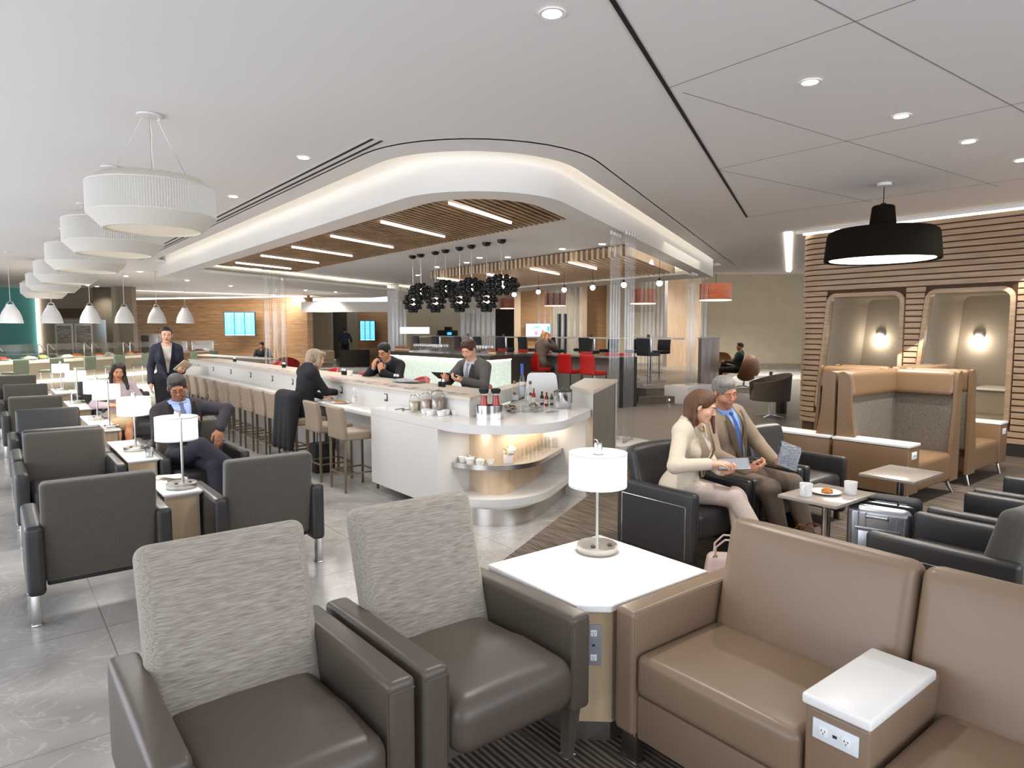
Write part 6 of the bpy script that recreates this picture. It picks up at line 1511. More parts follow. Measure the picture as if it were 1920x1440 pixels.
    if g('skirt'):
        G = Field(H); G.ell(tt(0, 0, 0.03), (0.178*s, 0.130*s, 0.13*s), 0.03, M3)
        k0, k1 = legs[0][2], legs[-1][2]; f = g('skl', 0.9)
        for q, a_, kn, an, td in legs: G.cone(tuple(a_), tuple(a_+(kn-a_)*f), 0.105*s, 0.085*s, 0.09)
        G.cone(tuple((legs[0][1]+legs[1][1])/2), tuple((legs[0][1]+legs[1][1])/2+((k0+k1)/2-(legs[0][1]+legs[1][1])/2)*f), 0.10*s, 0.075*s, 0.05)
        fobj('skirt', G, g('skirt'), t)
    if g('shoes'):
        for q, a_, kn, an, td in legs:
            G = Field(0.006); up = Vector((0, 0, 1)); tz = Vector((0, 0, g('toe', -0.05)*s))
            G.cone(tuple(an-td*0.03+Vector((0, 0, -0.03*s))), tuple(an-td*0.035+Vector((0, 0, -0.055*s))), 0.040*s, 0.036*s, 0.01)
            G.cone(tuple(an+Vector((0, 0, -0.04*s))), tuple(an+td*0.16*s+tz), 0.041*s, 0.027*s, 0.02); fobj('shoe', G, g('shoes'), t)
    return t, dict(T=T, H=Hh, M3=M3, MH=MH, arms=arms, legs=legs, hs=hs)
def glasses(t, d):
    bm = bm_(); H = d['H']
    for q in (-1, 1):
        pts = [H(q*(0.033+0.021*math.cos(2*math.pi*k/20)), 0.098-0.012*abs(math.cos(2*math.pi*k/20)) if math.cos(2*math.pi*k/20)*1 > 0 else 0.098, 0.002+0.014*math.sin(2*math.pi*k/20)) for k in range(20)]
        tube(bm, pts, 0.0016, 6, closed=True); tube(bm, [H(q*0.054, 0.088, 0.006), H(q*0.074, 0.05, 0.008), H(q*0.078, -0.005, 0.006)], 0.0018, 6)
    tube(bm, [H(-0.012, 0.100, 0.004), H(0.012, 0.100, 0.004)], 0.0018, 6); obj('glasses', bm, M_BLACK, t)
def cloth(name, c, nzs=120, am=0.12, rough=0.85): return mat(name, hx(c), rough, nz=(nzs, am, (1, 1, 1)), bump=(14, 0.25, (1, 1, 1)))
PI = math.pi
CREAM = cloth('cream_suiting', 'cdbfa9'); BEIGEP = cloth('pale_beige_trousers', 'c3b2a4'); TAN_S = cloth('tan_suiting', '8f7d68'); BLUE_S = cloth('blue_shirt', '7f9fdc', am=0.04)
NAVY_T = mat('navy_striped_tie', hx('22386e'), 0.5, nz=(70, 0.3, (1, 1, 3)), col2=hx('4a5f92')); BLK_C = cloth('black_wool', '17151a'); CHARS = cloth('charcoal_suiting', '2f2b30'); GREYS = cloth('grey_suiting', '5b5552')
LILAC = cloth('lilac_knit', 'b3a1a5'); MINT = cloth('mint_cardigan', '9db5ad'); OFFW = cloth('off_white_blouse', 'c9bfb2', am=0.04); NAVYW = cloth('dark_navy_suiting', '2a2a36'); SKYS = cloth('light_blue_shirt', '9fb2dd', am=0.04)
BROWNJ = cloth('brown_jacket', '564840'); GREENP = cloth('dark_olive_trousers', '3e3a30'); M_SHOEB = mat('black_shoe', (0.012, 0.012, 0.013), 0.25); M_SHOEN = mat('nude_shoe', hx('a87f63'), 0.4)

# woman in cream, legs crossed, tablet in her hands
wo = (4.03, 3.12, 0); wr = PI+0.22
t, d = person('seated woman in a cream suit with long brown hair, smiling at a tablet', wo, wr, dict(fem=True, s=0.97, h=0.0065, hf=0.0032, pelvis=(0, 0.02, 0.535), lean=9, side=0, twist=4,
    pitch=-20, yaw=12, roll=-6, hs=1.03, neck=(0.0, 0.060, 0.655), skin='fair', hair=('swept', 'auburn'), brow='dark', closed=True, shirt=OFFW, collar=False, top=CREAM, vz=0.12, vw=0.115, lapel=cloth('cream_lapel', 'bba98f'), hem=-0.07, skirted=True, sleeve=0.96, pants=BEIGEP,
    handR=((0.150, 0.30, 0.77), (-0.45, 0.80, 0.10), (-0.25, 0.0, -1), (0.9, -0.4, -0.5), ((0.25, 0.30, 0.35, 0.45), 0.3)),
    handL=((-0.02, 0.33, 0.695), (0.35, 0.85, 0.12), (0.1, -0.15, 1), (-0.8, -0.5, -0.4), ((0.9, 0.95, 1.0, 1.1), 0.9)),
    footL=((-0.03, 0.50, 0.10), (0, 0.3, 1), (0, 1, 0)), footR=((0.0, 0.66, 0.20), (-0.3, 0.2, 1), (-0.1, 1, 0)), toe=-0.04, shoes=M_SHOEN, buttons=((0.012, 0.142, 0.12),)))
bm = bm_()
for k in range(14):
    a = R(-70+140*k/13); bmesh.ops.create_uvsphere(bm, u_segments=8, v_segments=6, radius=0.0055, matrix=Matrix.Translation(d['T'](0.052*math.sin(a), 0.062+0.040*math.cos(a), 0.515-0.045*math.cos(a))))
obj('necklace', bm, mat('gold', hx('c79a3c'), 0.25, 1.0), t, smooth=180)
bm = bm_(); bmesh.ops.create_uvsphere(bm, u_segments=8, v_segments=6, radius=0.005, matrix=Matrix.Translation(d['H'](0.083, 0.0, -0.036))); obj('earring', bm, M_CHROME, t)
# tablet
tb = thing('tablet', 'dark tablet held by the woman in cream', 'tablet', (4.165, 2.74, 0.752), R(-52)); 
TM = Matrix.Rotation(R(22), 4, 'X') @ Matrix.Rotation(R(-6), 4, 'Y')
bm = bm_(); box(bm, (0, 0, 0), (0.22, 0.15, 0.008), 0.003, M=TM); obj('body', bm, mat('grey_tablet_shell', hx('77777c'), 0.35, 0.4), tb)
bm = bm_(); box(bm, (0, 0, 0.0045), (0.20, 0.13, 0.001), 0, M=TM); obj('screen', bm, mat('tablet_glass', hx('8f9299'), 0.1), tb)
# grey-haired man with newspaper
mo = (4.72, 3.17, 0); mr = PI+0.04
t, d = person('seated grey-haired man in a tan suit and blue tie, smiling, holding a newspaper', mo, mr, dict(s=1.03, h=0.0065, hf=0.0033, pelvis=(0.0, 0.03, 0.54), lean=-3, side=9, twist=-6,
    pitch=-18, yaw=-22, roll=10, hs=1.03, neck=(0.0, 0.050, 0.665), skin='ruddy', hair=('short', 'grey'), brow='salt', stubble=True, closed=True, shirt=BLUE_S, tie=NAVY_T, top=TAN_S, vz=0.10, vw=0.085, lapel=cloth('tan_lapel', '7d6b57'), hem=-0.06, skirted=True, sleeve=0.92, cuff=BLUE_S, pants=cloth('brown_suit_trousers', '6a5b4e'),
    handR=((0.30, 0.36, 0.665), (-0.62, 0.72, 0.18), (-0.5, -0.3, 0.8), (0.9, -0.4, -0.5), ((0.9, 0.9, 0.95, 1.0), 0.8)),
    handL=((-0.13, 0.36, 0.66), (0.25, 0.85, 0.15), (0.6, 0, 0.8), (-0.8, -0.3, -0.5), ((0.8, 0.85, 0.9, 1.0), 0.8)),
    footL=((-0.20, 0.60, 0.10), (-0.3, 0.2, 1), (-0.1, 1, 0)), footR=((0.10, 0.55, 0.10), (0.2, 0.2, 1), (0.05, 1, 0)), toe=-0.04, shoes=M_SHOEB, buttons=((0.012, 0.135, 0.08),)))
npz = thing('newspaper', 'folded newspaper held by the grey-haired man', 'newspaper', (4.66, 2.60, 0.765), R(-45))
M_NEWS = mat('newsprint', hx('b9bcc4'), 0.8, nz=(45, 0.4, (1, 1, 3)), col2=hx('6d7078'))
def curl(bm, w, pts, th=0.0015):
    for x0, x1 in ((-w/2, w/2),):
        A = [[bm.verts.new((x, p[0], p[1])) for p in pts] for x in (x0, x1)]
        for i in range(len(pts)-1): bm.faces.new((A[0][i], A[0][i+1], A[1][i+1], A[1][i]))
    bmesh.ops.solidify(bm, geom=list(bm.faces), thickness=th)
NM = Matrix.Rotation(R(20), 4, 'Y') @ Matrix.Rotation(R(-18), 4, 'X')
for k, off in enumerate((0.0, 0.008, 0.016)):
    bm = bm_(); curl(bm, 0.15, [(-0.015-off, -0.09), (0.0-off, -0.02), (-off, 0.06), (0.012, 0.085+off), (0.035, 0.095+off), (0.06+off*0.3, 0.08), (0.055, 0.05)]); bmesh.ops.transform(bm, matrix=NM, verts=list(bm.verts)); obj('page', bm, M_NEWS, npz)

# man with glasses and phone
t, d = person('seated man with glasses and moustache in a dark suit, looking at his phone', (1.42, 6.74, 0), PI+0.06, dict(s=1.0, h=0.0075, hf=0.0038, pelvis=(0.02, 0.02, 0.53), lean=-10, side=4,
    pitch=-26, yaw=-16, roll=6, hs=1.03, neck=(0, 0.060, 0.655), skin='tan', hair=('short', 'salt'), brow='black', stubble=True, moustache=True, closed=True, shirt=SKYS, tie=mat('blue_grey_tie', hx('5a6688'), 0.5, nz=(70, 0.3, (1, 1, 3))), top=CHARS, vz=0.06, vw=0.10, lapel=CHARS, hem=-0.08, skirted=True, cuff=SKYS, sleeve=0.93, pants=NAVYW,
    handR=((0.12, 0.32, 0.85), (-0.8, 0.35, 0.25), (-0.3, -0.5, 0.8), (0.8, -0.3, -0.8), ((0.7, 0.75, 0.8, 0.85), 0.9)),
    handL=((-0.185, 0.30, 0.80), (0.15, 0.25, -0.95), (0.1, -1, -0.2), (-0.9, 0.1, 0.5), ((0.25, 0.3, 0.35, 0.4), 0.2)),
    footL=((-0.10, 0.50, 0.10), (0, 0.3, 1), (0, 1, 0)), footR=((-0.28, 0.52, 0.42), (0.5, 0.6, 1), (-0.5, 0.8, 0)), toe=-0.03, shoes=M_SHOEB))
glasses(t, d)
ph = thing('phone', 'black phone in the hand of the man with glasses', 'phone', (1.40, 6.375, 0.925), R(20))
bm = bm_(); box(bm, (0, 0, 0), (0.072, 0.145, 0.009), 0.004, M=Matrix.Rotation(R(55), 4, 'Z') @ Matrix.Rotation(R(28), 4, 'X')); obj('body', bm, M_BLACK, ph)

# long-haired woman in lilac
person('seated woman with long dark hair in a lilac top and mint cardigan, looking down', (1.33, 10.32, 0), PI-0.05, dict(fem=True, s=0.97, h=0.012, hf=0.0055, pelvis=(0, 0, 0.53), lean=2, pitch=-18, yaw=6, roll=-4, skin='olive', hair=('wavy', 'dark'), lip='red', closed=True,
    top=LILAC, topname='knitted_top', hem=-0.05, sleeve=0.9, ease=0.012, skirt=cloth('sand_skirt', 'b5a082'), handR=((0.12, 0.25, 0.74), (-0.7, 0.6, 0), (0, 0, -1), (0.8, -0.3, -0.6)), handL=((-0.10, 0.27, 0.76), (0.6, 0.7, 0), (0, 0.3, 1), (-0.8, -0.3, -0.6)),
    footL=((-0.06, 0.52, 0.10), (0, 0.3, 1), (0, 1, 0)), footR=((0.06, 0.50, 0.10), (0, 0.3, 1), (0, 1, 0)), shoes=M_SHOEN))
# woman in black on the stool
t, d = person('grey-blonde woman in a long black coat on a bar stool, holding out her hand', (3.02, 8.14, 0), -PI/2+0.05, dict(fem=True, s=0.98, h=0.008, hf=0.0042, pelvis=(0, 0.02, 0.745), lean=12, pitch=-14, yaw=-4-90*0, hs=1.04, neck=(0, 0.065, 0.65), skin='fair', hair=('bob', 'ash'),
    top=BLK_C, topname='coat', hem=-0.30, sleeve=0.95, ease=0.03, skirted=True, pants=cloth('grey_trousers', '5c5856'), handR=((0.02, 0.46, 0.92), (-0.2, 0.9, 0.25), (-0.9, 0, 0.2), (0.7, -0.2, -0.9), ((0.2, 0.5, 0.9, 1.0), 0.4)), handL=((-0.16, 0.36, 0.86), (0.3, 0.9, 0), (0, 0, -1), (-0.8, -0.2, -0.8)),
    footL=((-0.08, 0.40, 0.26), (0, 0.6, 1), (0, 1, 0)), footR=((0.08, 0.36, 0.26), (0, 0.6, 1), (0, 1, 0)), shoes=M_SHOEB))
G = Field(0.012)
for k in range(7):
    a = -0.24+0.48*k/6; G.cone((a*0.8, -0.16, 0.90), (a, -0.245-0.03*(k % 2), 0.30), 0.085, 0.035, 0.04)
fobj('coat_skirt', G, BLK_C, t)
# standing woman with folder
x, y = at_depth(313, 10.15)
t, d = person('standing woman in a dark skirt suit holding a folder', (x, y, 0), PI-0.12, dict(fem=True, s=1.02, h=0.009, hf=0.0048, pelvis=(0, 0, 0.97), pitch=-4, yaw=0, skin='fair', hair=('bun', 'black'), lip='red', shirt=OFFW, collar=False, top=NAVYW, vz=0.06, vw=0.075, lapel=NAVYW, hem=-0.10, sleeve=0.96, skirt=BLK_C, skl=1.05,
    handR=((0.235, 0.04, 0.93), (0.02, 0.15, -1), (-1, 0, 0), (0.15, -1, 0), ((0.3, 0.35, 0.4, 0.45), 0.2)), handL=((-0.19, 0.21, 1.10), (0.35, 0.9, 0.1), (0.3, 0, 1), (-0.15, -1.0, -0.5), ((0.9, 0.95, 1, 1), 0.8)),
    footL=((-0.08, 0.05, 0.12), (0, 1, 0), (0, 1, 0)), footR=((0.08, 0, 0.12), (0, 1, 0), (0, 1, 0)), toe=-0.09, shoes=M_SHOEB))
fd = thing('folder', 'pale folder held by the standing woman', 'folder', (x+0.17, y-0.24, 1.17), PI)
bm = bm_(); box(bm, (0, 0, 0), (0.16, 0.23, 0.02), 0.003, M=Matrix.Rotation(R(50), 4, 'X') @ Matrix.Rotation(R(35), 4, 'Z')); obj('cover', bm, mat('folder_card', hx('b9a78a'), 0.7), fd)
# man drinking behind the divider
x, y = at_depth(722, 9.2)
t, d = person('black-haired man with glasses in a black jacket, hand to his mouth, behind the divider', (x+0.12, y, 0), R(112), dict(s=1.0, h=0.009, hf=0.0045, pelvis=(0, -0.05, 0.80), lean=16, pitch=-22, yaw=8, skin='olive', hair=('short', 'black'), closed=True, shirt=cloth('slate_shirt', '3d4757', am=0.05), top=BLK_C, vz=0.16, vw=0.07, lapel=BLK_C, hem=-0.06, sleeve=0.90, cuff=SKYS, pants=BLK_C,
    handR=((0.06, 0.34, 1.22), (-0.15, -0.25, 0.95), (-0.4, -0.9, 0), (0.8, 0.4, -1), ((1.0, 1.0, 1.0, 1.0), 0.8)), handL=((-0.10, 0.36, 1.17), (0.3, -0.1, 0.95), (0.6, -0.7, 0), (-0.9, 0.4, -1), ((1.0, 1.1, 1.2, 1.2), 0.8)),
    footL=((-0.10, 0.30, 0.35), (0, 0.6, 1), (0, 1, 0)), footR=((0.10, 0.30, 0.35), (0, 0.6, 1), (0, 1, 0)), shoes=M_SHOEB))
glasses(t, d)
# man reading behind the divider
x, y = at_depth(878, 8.0)
t, d = person('brown-haired man in a grey suit and tie behind the divider, reading a tablet', (x+0.10, y, 0), R(106), dict(s=1.02, h=0.009, hf=0.0045, pelvis=(0, -0.02, 0.82), lean=8, pitch=-26, yaw=6, skin='fair', hair=('short', 'brown'), closed=True, shirt=cloth('white_shirt', 'c9ccd6', am=0.03), tie=mat('silver_tie', hx('8f8f98'), 0.5, nz=(70, 0.2, (1, 1, 3))), top=GREYS, vz=0.08, vw=0.08, lapel=GREYS, hem=-0.06, sleeve=0.95, cuff=MATS['white_shirt'], pants=GREYS,
    handR=((0.14, 0.36, 1.14), (-0.5, 0.8, 0.1), (-0.3, 0, 1), (0.9, -0.2, -0.8), ((0.8, 0.85, 0.9, 0.9), 0.8)), handL=((-0.12, 0.38, 1.14), (0.4, 0.8, 0.1), (0.3, 0, 1), (-0.9, -0.2, -0.8), ((0.8, 0.85, 0.9, 0.9), 0.8)),
    footL=((-0.10, 0.30, 0.35), (0, 0.6, 1), (0, 1, 0)), footR=((0.10, 0.30, 0.35), (0, 0.6, 1), (0, 1, 0)), shoes=M_SHOEB))
a_, b_ = at_depth(833, 7.85); tb = thing('tablet', 'black tablet held by the man in the grey suit', 'tablet', (a_, b_, 1.17), R(16))
bm = bm_(); box(bm, (0, 0, 0), (0.20, 0.26, 0.01), 0.003, M=Matrix.Rotation(R(32), 4, 'Y')); obj('body', bm, M_BLACK, tb)
# blonde woman at the red stool bar
person('blonde woman in a brown jacket seated on a red stool at the grey bar', (10.66, 12.5, 0), -PI/2+0.1, dict(fem=True, s=1.02, h=0.014, hf=0.007, pelvis=(0, 0.0, 0.93), lean=12, pitch=-6, yaw=-85, skin='fair', hair=('wavy', 'blonde'), eyes=False, top=BROWNJ, topname='jacket', hem=-0.14, sleeve=0.95, ease=0.025, skirted=True, pants=GREENP,
    handR=((0.06, 0.30, 1.50), (0, -0.1, 0.9), (0, -1, 0), (0.8, 0.5, -1)), handL=((-0.10, 0.34, 1.22), (0.3, 0.9, 0), (0, 0, -1), (-0.8, 0, -0.8)), footL=((-0.08, 0.36, 0.40), (0, 0.6, 1), (0, 1, 0)), footR=((0.08, 0.28, 0.36), (0, 0.6, 1), (0, 1, 0)), shoes=M_SHOEN))
# far figures
x, y = at_depth(648, 36.5)
person('standing man in a dark blue shirt seen from behind in the far corridor', (x, y, 0), R(-20), dict(s=1.10, h=0.02, hf=0.012, pelvis=(0, 0, 0.97*1.08), skin='tan', hair=('short', 'dark'), eyes=False, top=cloth('dark_blue_shirt', '26344a'), topname='shirt', hem=-0.06, sleeve=0.4, ease=0.012, pants=BLK_C, pants_below=0.12,
    handR=((0.34, 0.10, 1.0), (0, 0.1, -1), (-1, 0, 0), (0.5, -1, 0)), handL=((-0.30, 0.12, 1.05), (0, 0.1, -1), (1, 0, 0), (-0.5, -1, 0)), footL=((-0.12, 0, 0.10), (0, 1, 0), (0, 1, 0)), footR=((0.12, 0, 0.10), (0, 1, 0), (0, 1, 0)), shoes=M_SHOEB))
x, y = at_depth(1385, 20.3)
person('dark-clothed man seated with his back turned in a brown egg chair', (x, y, 0), R(22), dict(s=1.05, h=0.016, hf=0.01, pelvis=(0, 0.05, 0.55), lean=-10, skin='tan', hair=('short', 'black'), eyes=False, yaw=30, top=cloth('dark_green_jumper', '2b332f'), topname='jumper', hem=-0.06, sleeve=0.95, pants=BLK_C,
    handR=((0.2, 0.35, 0.8), (0, 1, 0), (0, 0, -1), (0.6, -0.5, -0.7)), handL=((-0.2, 0.35, 0.8), (0, 1, 0), (0, 0, -1), (-0.6, -0.5, -0.7)), footL=((-0.1, 0.55, 0.10), (0, 0.3, 1), (0, 1, 0)), footR=((0.12, 0.6, 0.30), (0, 0.3, 1), (0, 1, 0)), shoes=M_SHOEB))
x, y = at_depth(494, 24)
person('dark silhouette of a seated person in black before the wooden wall', (x, y, 0), R(150), dict(s=1.05, h=0.02, hf=0.014, pelvis=(0, 0, 0.55), lean=14, pitch=-20, skin='deep', hair=('short', 'black'), eyes=False, top=BLK_C, topname='jacket', hem=-0.06, sleeve=0.97, pants=BLK_C,
    handR=((0.15, 0.35, 0.8), (0, 1, 0), (0, 0, -1), (0.6, -0.5, -0.7)), handL=((-0.15, 0.35, 0.8), (0, 1, 0), (0, 0, -1), (-0.6, -0.5, -0.7)), footL=((-0.1, 0.5, 0.10), (0, 0.3, 1), (0, 1, 0)), footR=((0.1, 0.5, 0.10), (0, 0.3, 1), (0, 1, 0)), shoes=M_SHOEB))
# ---------------------------------------------------------------- tub chairs
def tub(name, label, m, cat, group, zb, hs, hb, r=0.31, foot='spider', span=138, legm=None, rb=0.8):
    """rounded shell chair facing -Y: low rim at the front, high at the back"""
    t = thing(name, label, cat, group=group); n = 28
    bm = bm_(); O, I, OB, IB = [], [], [], []
    for k in range(n+1):
        a = R(-span+2*span*k/n); c = 0.5+0.5*math.cos(a); hz = zb+hs+(hb-hs)*c**1.3; x, y = math.sin(a), math.cos(a)
        O.append(bm.verts.new((x*r, y*r, hz-0.012))); I.append(bm.verts.new((x*(r-0.05), y*(r-0.05), hz-0.012)))
        OB.append(bm.verts.new((x*r*rb, y*r*rb, zb))); IB.append(bm.verts.new((x*(r*rb-0.045), y*(r*rb-0.045), zb+0.02)))
    TP = [bm.verts.new(((o.co.x+i.co.x)/2, (o.co.y+i.co.y)/2, o.co.z+0.014)) for o, i in zip(O, I)]
    for k in range(n):
        for A, B in ((OB, O), (O, TP), (TP, I), (I, IB), (IB, OB)): bm.faces.new((A[k], A[k+1], B[k+1], B[k]))
    for k in (0, n): bm.faces.new((OB[k], O[k], TP[k], I[k], IB[k]))
    obj('shell', bm, m, t, smooth=60)
    bm = bm_(); lathe(bm, [(0, zb-0.005), (r*rb-0.03, zb-0.005), (r*rb+0.005, zb+0.03), (r-0.065, zb+hs*0.55), (r-0.09, zb+hs*0.62), (0, zb+hs*0.64)], 32); obj('seat', bm, m, t, smooth=50)
    lm = legm or M_CHROME
    bm = bm_(); cyl(bm, (0, 0, 0.03), (0, 0, zb), 0.030, 0.030, 16); obj('column', bm, lm, t)
    bm = bm_()
    if foot == 'spider':
        for k in range(4):
            a = R(45+90*k); tube(bm, [(0, 0, 0.055), (0.28*math.cos(a), 0.28*math.sin(a), 0.016)], [0.018, 0.010], 8)
    else: lathe(bm, [(0, 0.0), (0.21, 0.0), (0.21, 0.01), (0.03, 0.03), (0, 0.03)], 28)
    obj('base', bm, lm, t); return t
tc = tub('tub_stool', 'red leather tub stool in which the reading man sits', L_RED, 'tub chair', 'red tub stools behind the white bar', 0.64, 0.16, 0.42, 0.30, 'disc'); tc.location = (4.62, 6.78, 0); tc.rotation_euler = (0, 0, R(-90))
for y, l in ((8.30, 'red leather tub stool, empty, just left of the reading man'), (9.05, 'red leather tub stool in which the man with the hand to his mouth sits'), (10.1, 'red leather tub stool, empty, left of the man in black, nearest him'), (11.4, 'red leather tub stool, empty, second beyond the man in black'), (12.6, 'red leather tub stool hidden partly by the woman in black'), (14.4, 'red leather tub stool in front of the three thick glass rods')):
    dup(tc, (4.64, y, 0), R(-90), l)
x, y = at_depth(1446, 13.2)
tg = tub('tub_chair', 'grey-brown fabric swivel tub chair by the rounded end of the oak wall', mat('grey_brown_felt', hx('564c42'), 0.9), 'tub chair', None, 0.34, 0.36, 0.54, 0.40, 'spider', 165, rb=0.94); tg.location = (x, y, 0); tg.rotation_euler = (0, 0, R(-128))
x, y = at_depth(1455, 13.9)
t = thing('round_table', 'small white round table behind the grey-brown tub chair', 'table', (x+0.45, y+0.35, 0)); bm = bm_(); lathe(bm, [(0, 0.70), (0.36, 0.70), (0.36, 0.725), (0, 0.725)], 36); obj('tabletop', bm, M_TOP, t); bm = bm_(); cyl(bm, (0, 0, 0), (0, 0, 0.7), 0.03, 0.03, 12); obj('column', bm, M_CHROME, t)
bm = bm_(); lathe(bm, [(0, 0), (0.035, 0), (0.035, 0.11), (0, 0.11)], 16); tag(obj('candle_holder', bm, M_DARKST, loc=(x+0.45, y+0.37, 0.725)), 'small dark holder on the white round table', 'candle holder')
x, y = at_depth(1486, 12.9)
bm = bm_(); lathe(bm, [(0, 0), (0.10, 0), (0.11, 0.02), (0.11, 0.62), (0.09, 0.66), (0, 0.66)], 24); tag(obj('waste_bin', bm, M_DARKST, loc=(x+0.7, y+0.6, 0.005)), 'dark cylindrical bin against the rounded wall end', 'bin')
# egg chairs at the beige wall
def egg(label, px, d, rz):
    x, y = at_depth(px, d); t = thing('egg_chair', label, 'armchair', (x, y, 0), rz, 'brown egg chairs before the beige wall')
    G = Field(0.022); G.ell((0, 0.12, 0.62), (0.42, 0.40, 0.42), 0.05); G.ell((0, -0.12, 0.72), (0.34, 0.46, 0.40), 0.05, sub=True); G.box((0, -0.35, 0.95), (0.6, 0.42, 0.42), 0.05, 0.05, Matrix.Rotation(R(-18), 4, 'X'), sub=True)
    fobj('shell', G, mat('brown_shell_leather', hx('7a563a'), 0.45), t); bm = bm_(); cyl(bm, (0, 0.05, 0.04), (0, 0.08, 0.26), 0.03, 0.03, 12); obj('column', bm, M_CHROME, t)
    bm = bm_()
    for k in range(4): a = R(45+90*k); tube(bm, [(0, 0.05, 0.07), (0.34*math.cos(a), 0.05+0.34*math.sin(a), 0.016)], [0.02, 0.012], 8)
    obj('base', bm, M_CHROME, t)
egg('brown egg chair in which the dark-haired man sits', 1392, 20.2, R(205)); egg('empty brown egg chair beyond the seated man', 1352, 22.5, R(-60))
# far lounge: curved dark sofa, beige seats
x, y = at_depth(665, 32.5); t = thing('curved_sofa', 'dark curved-back sofa before the far corridor', 'sofa', (x, y, 0), R(-25))
bm = bm_(); A = arc(0, 1.1, 1.35, -122, -58, 14); strip(bm, A, arc(0, 1.1, 1.2, -122, -58, 14), 0.0, 0.82); obj('backrest', bm, mat('dark_sofa_fabric', hx('33312c'), 0.9), t); bm = bm_(); strip(bm, arc(0, 1.1, 1.19, -120, -60, 14), arc(0, 1.1, 0.7, -120, -60, 14), 0.0, 0.42); obj('seat', bm, MATS['dark_sofa_fabric'], t)
for px, d, l in ((612, 30, 'beige low lounge seat left of the dark curved sofa'), (692, 34, 'pale low lounge seat right of the dark curved sofa')):
    x, y = at_depth(px, d); t = thing('low_chair', l, 'armchair', (x, y, 0), R(-30), 'pale low seats in the far lounge')
    bm = bm_(); b6(bm, -0.4, 0.4, -0.35, 0.35, 0.30, 0.45, 0.04); obj('seat', bm, mat('beige_seat', hx('94816a'), 0.8), t); bm = bm_(); b6(bm, -0.4, 0.4, -0.4, -0.28, 0.45, 0.85, 0.04); obj('backrest', bm, MATS['beige_seat'], t)
    for sx in (-1, 1):
        for sy in (-1, 1): bm = bm_(); cyl(bm, (sx*0.35, sy*0.3, 0), (sx*0.35, sy*0.3, 0.3), 0.015, 0.015, 8); obj('leg', bm, M_CHROME, t)
x, y = at_depth(592, 25); t = thing('cafe_table', 'round cafe table in the far lounge behind the woman in black', 'table', (x, y, 0)); bm = bm_(); lathe(bm, [(0, 0.98), (0.55, 0.98), (0.55, 1.01), (0, 1.01)], 32); obj('tabletop', bm, M_QUARTZ, t); bm = bm_(); cyl(bm, (0, 0, 0), (0, 0, 0.98), 0.03, 0.03, 10); obj('column', bm, M_CHROME, t)
x, y = at_depth(412, 20.5); x2, y2 = at_depth(500, 18.5)
t = thing('rear_partition', 'low taupe partition with pale top beyond the far end of the bar', 'low wall', (x, y, 0), math.atan2(y2-y, x2-x)); L = math.hypot(x2-x, y2-y)
bm = bm_(); b6(bm, 0, L, 0, 0.12, 0, 0.93); obj('panel', bm, mat('partition_taupe', hx('857a69'), 0.7), t); bm = bm_(); b6(bm, -1.5, L, -0.06, 0.30, 0.93, 0.965); obj('cap', bm, M_TOP, t)
x, y = at_depth(540, 21); tr = tub('tub_chair', 'red chair before the wooden wall, behind the thick glass rods', L_RED, 'tub chair', None, 0.42, 0.2, 0.5, 0.36, 'disc'); tr.location = (x, y, 0); tr.rotation_euler = (0, 0, R(150))

# ---------------------------------------------------------------- things on the serving block
Z9 = 0.901
def bowl_mesh(rt, rb_, h):
    bm = bm_(); lathe(bm, [(0, 0), (rb_, 0), (rt, h), (rt-0.004, h), (rb_-0.002, 0.006), (0, 0.006)], 20); return bm
b0 = obj('ramekin', bowl_mesh(0.043, 0.031, 0.048), M_PORC)
BW = [(3.315, 5.503), (3.40, 5.56), (3.372, 5.40), (3.50, 5.62), (3.46, 5.45), (3.528, 5.389), (3.60, 5.52), (3.42, 5.68), (3.55, 5.74), (3.62, 5.64), (3.61, 5.40), (3.33, 5.62)]
ON = ['first', 'second', 'third', 'fourth', 'fifth', 'sixth', 'seventh', 'eighth', 'ninth', 'tenth', 'eleventh', 'twelfth']
for i, (x, y) in enumerate(sorted(BW, key=lambda p: p[0]*0.6163+p[1]*0.7875)):
    if (x > 3.49 and y > 5.12 and False): continue
    o = b0 if i == 0 else b0.copy()
    if i: C.objects.link(o)
    o.location = (x-0.02, y-0.02, Z9); tag(o, f'small white bowl in front of the cereal jars, {ON[i]} from the front of the cluster', 'bowl', 'white bowls on the serving block')
for i, (x, y) in enumerate(((3.42, 5.10), (3.43, 5.00), (3.46, 4.88), (3.52, 5.09), (3.54, 4.98), (3.56, 4.86))):
    pass
    o = b0.copy(); C.objects.link(o); o.location = (x-0.03, y-0.03, 0.501); tag(o, f'white bowl on the lit middle shelf, {ON[i]} from its left end', 'bowl', 'white bowls on the lit shelf')
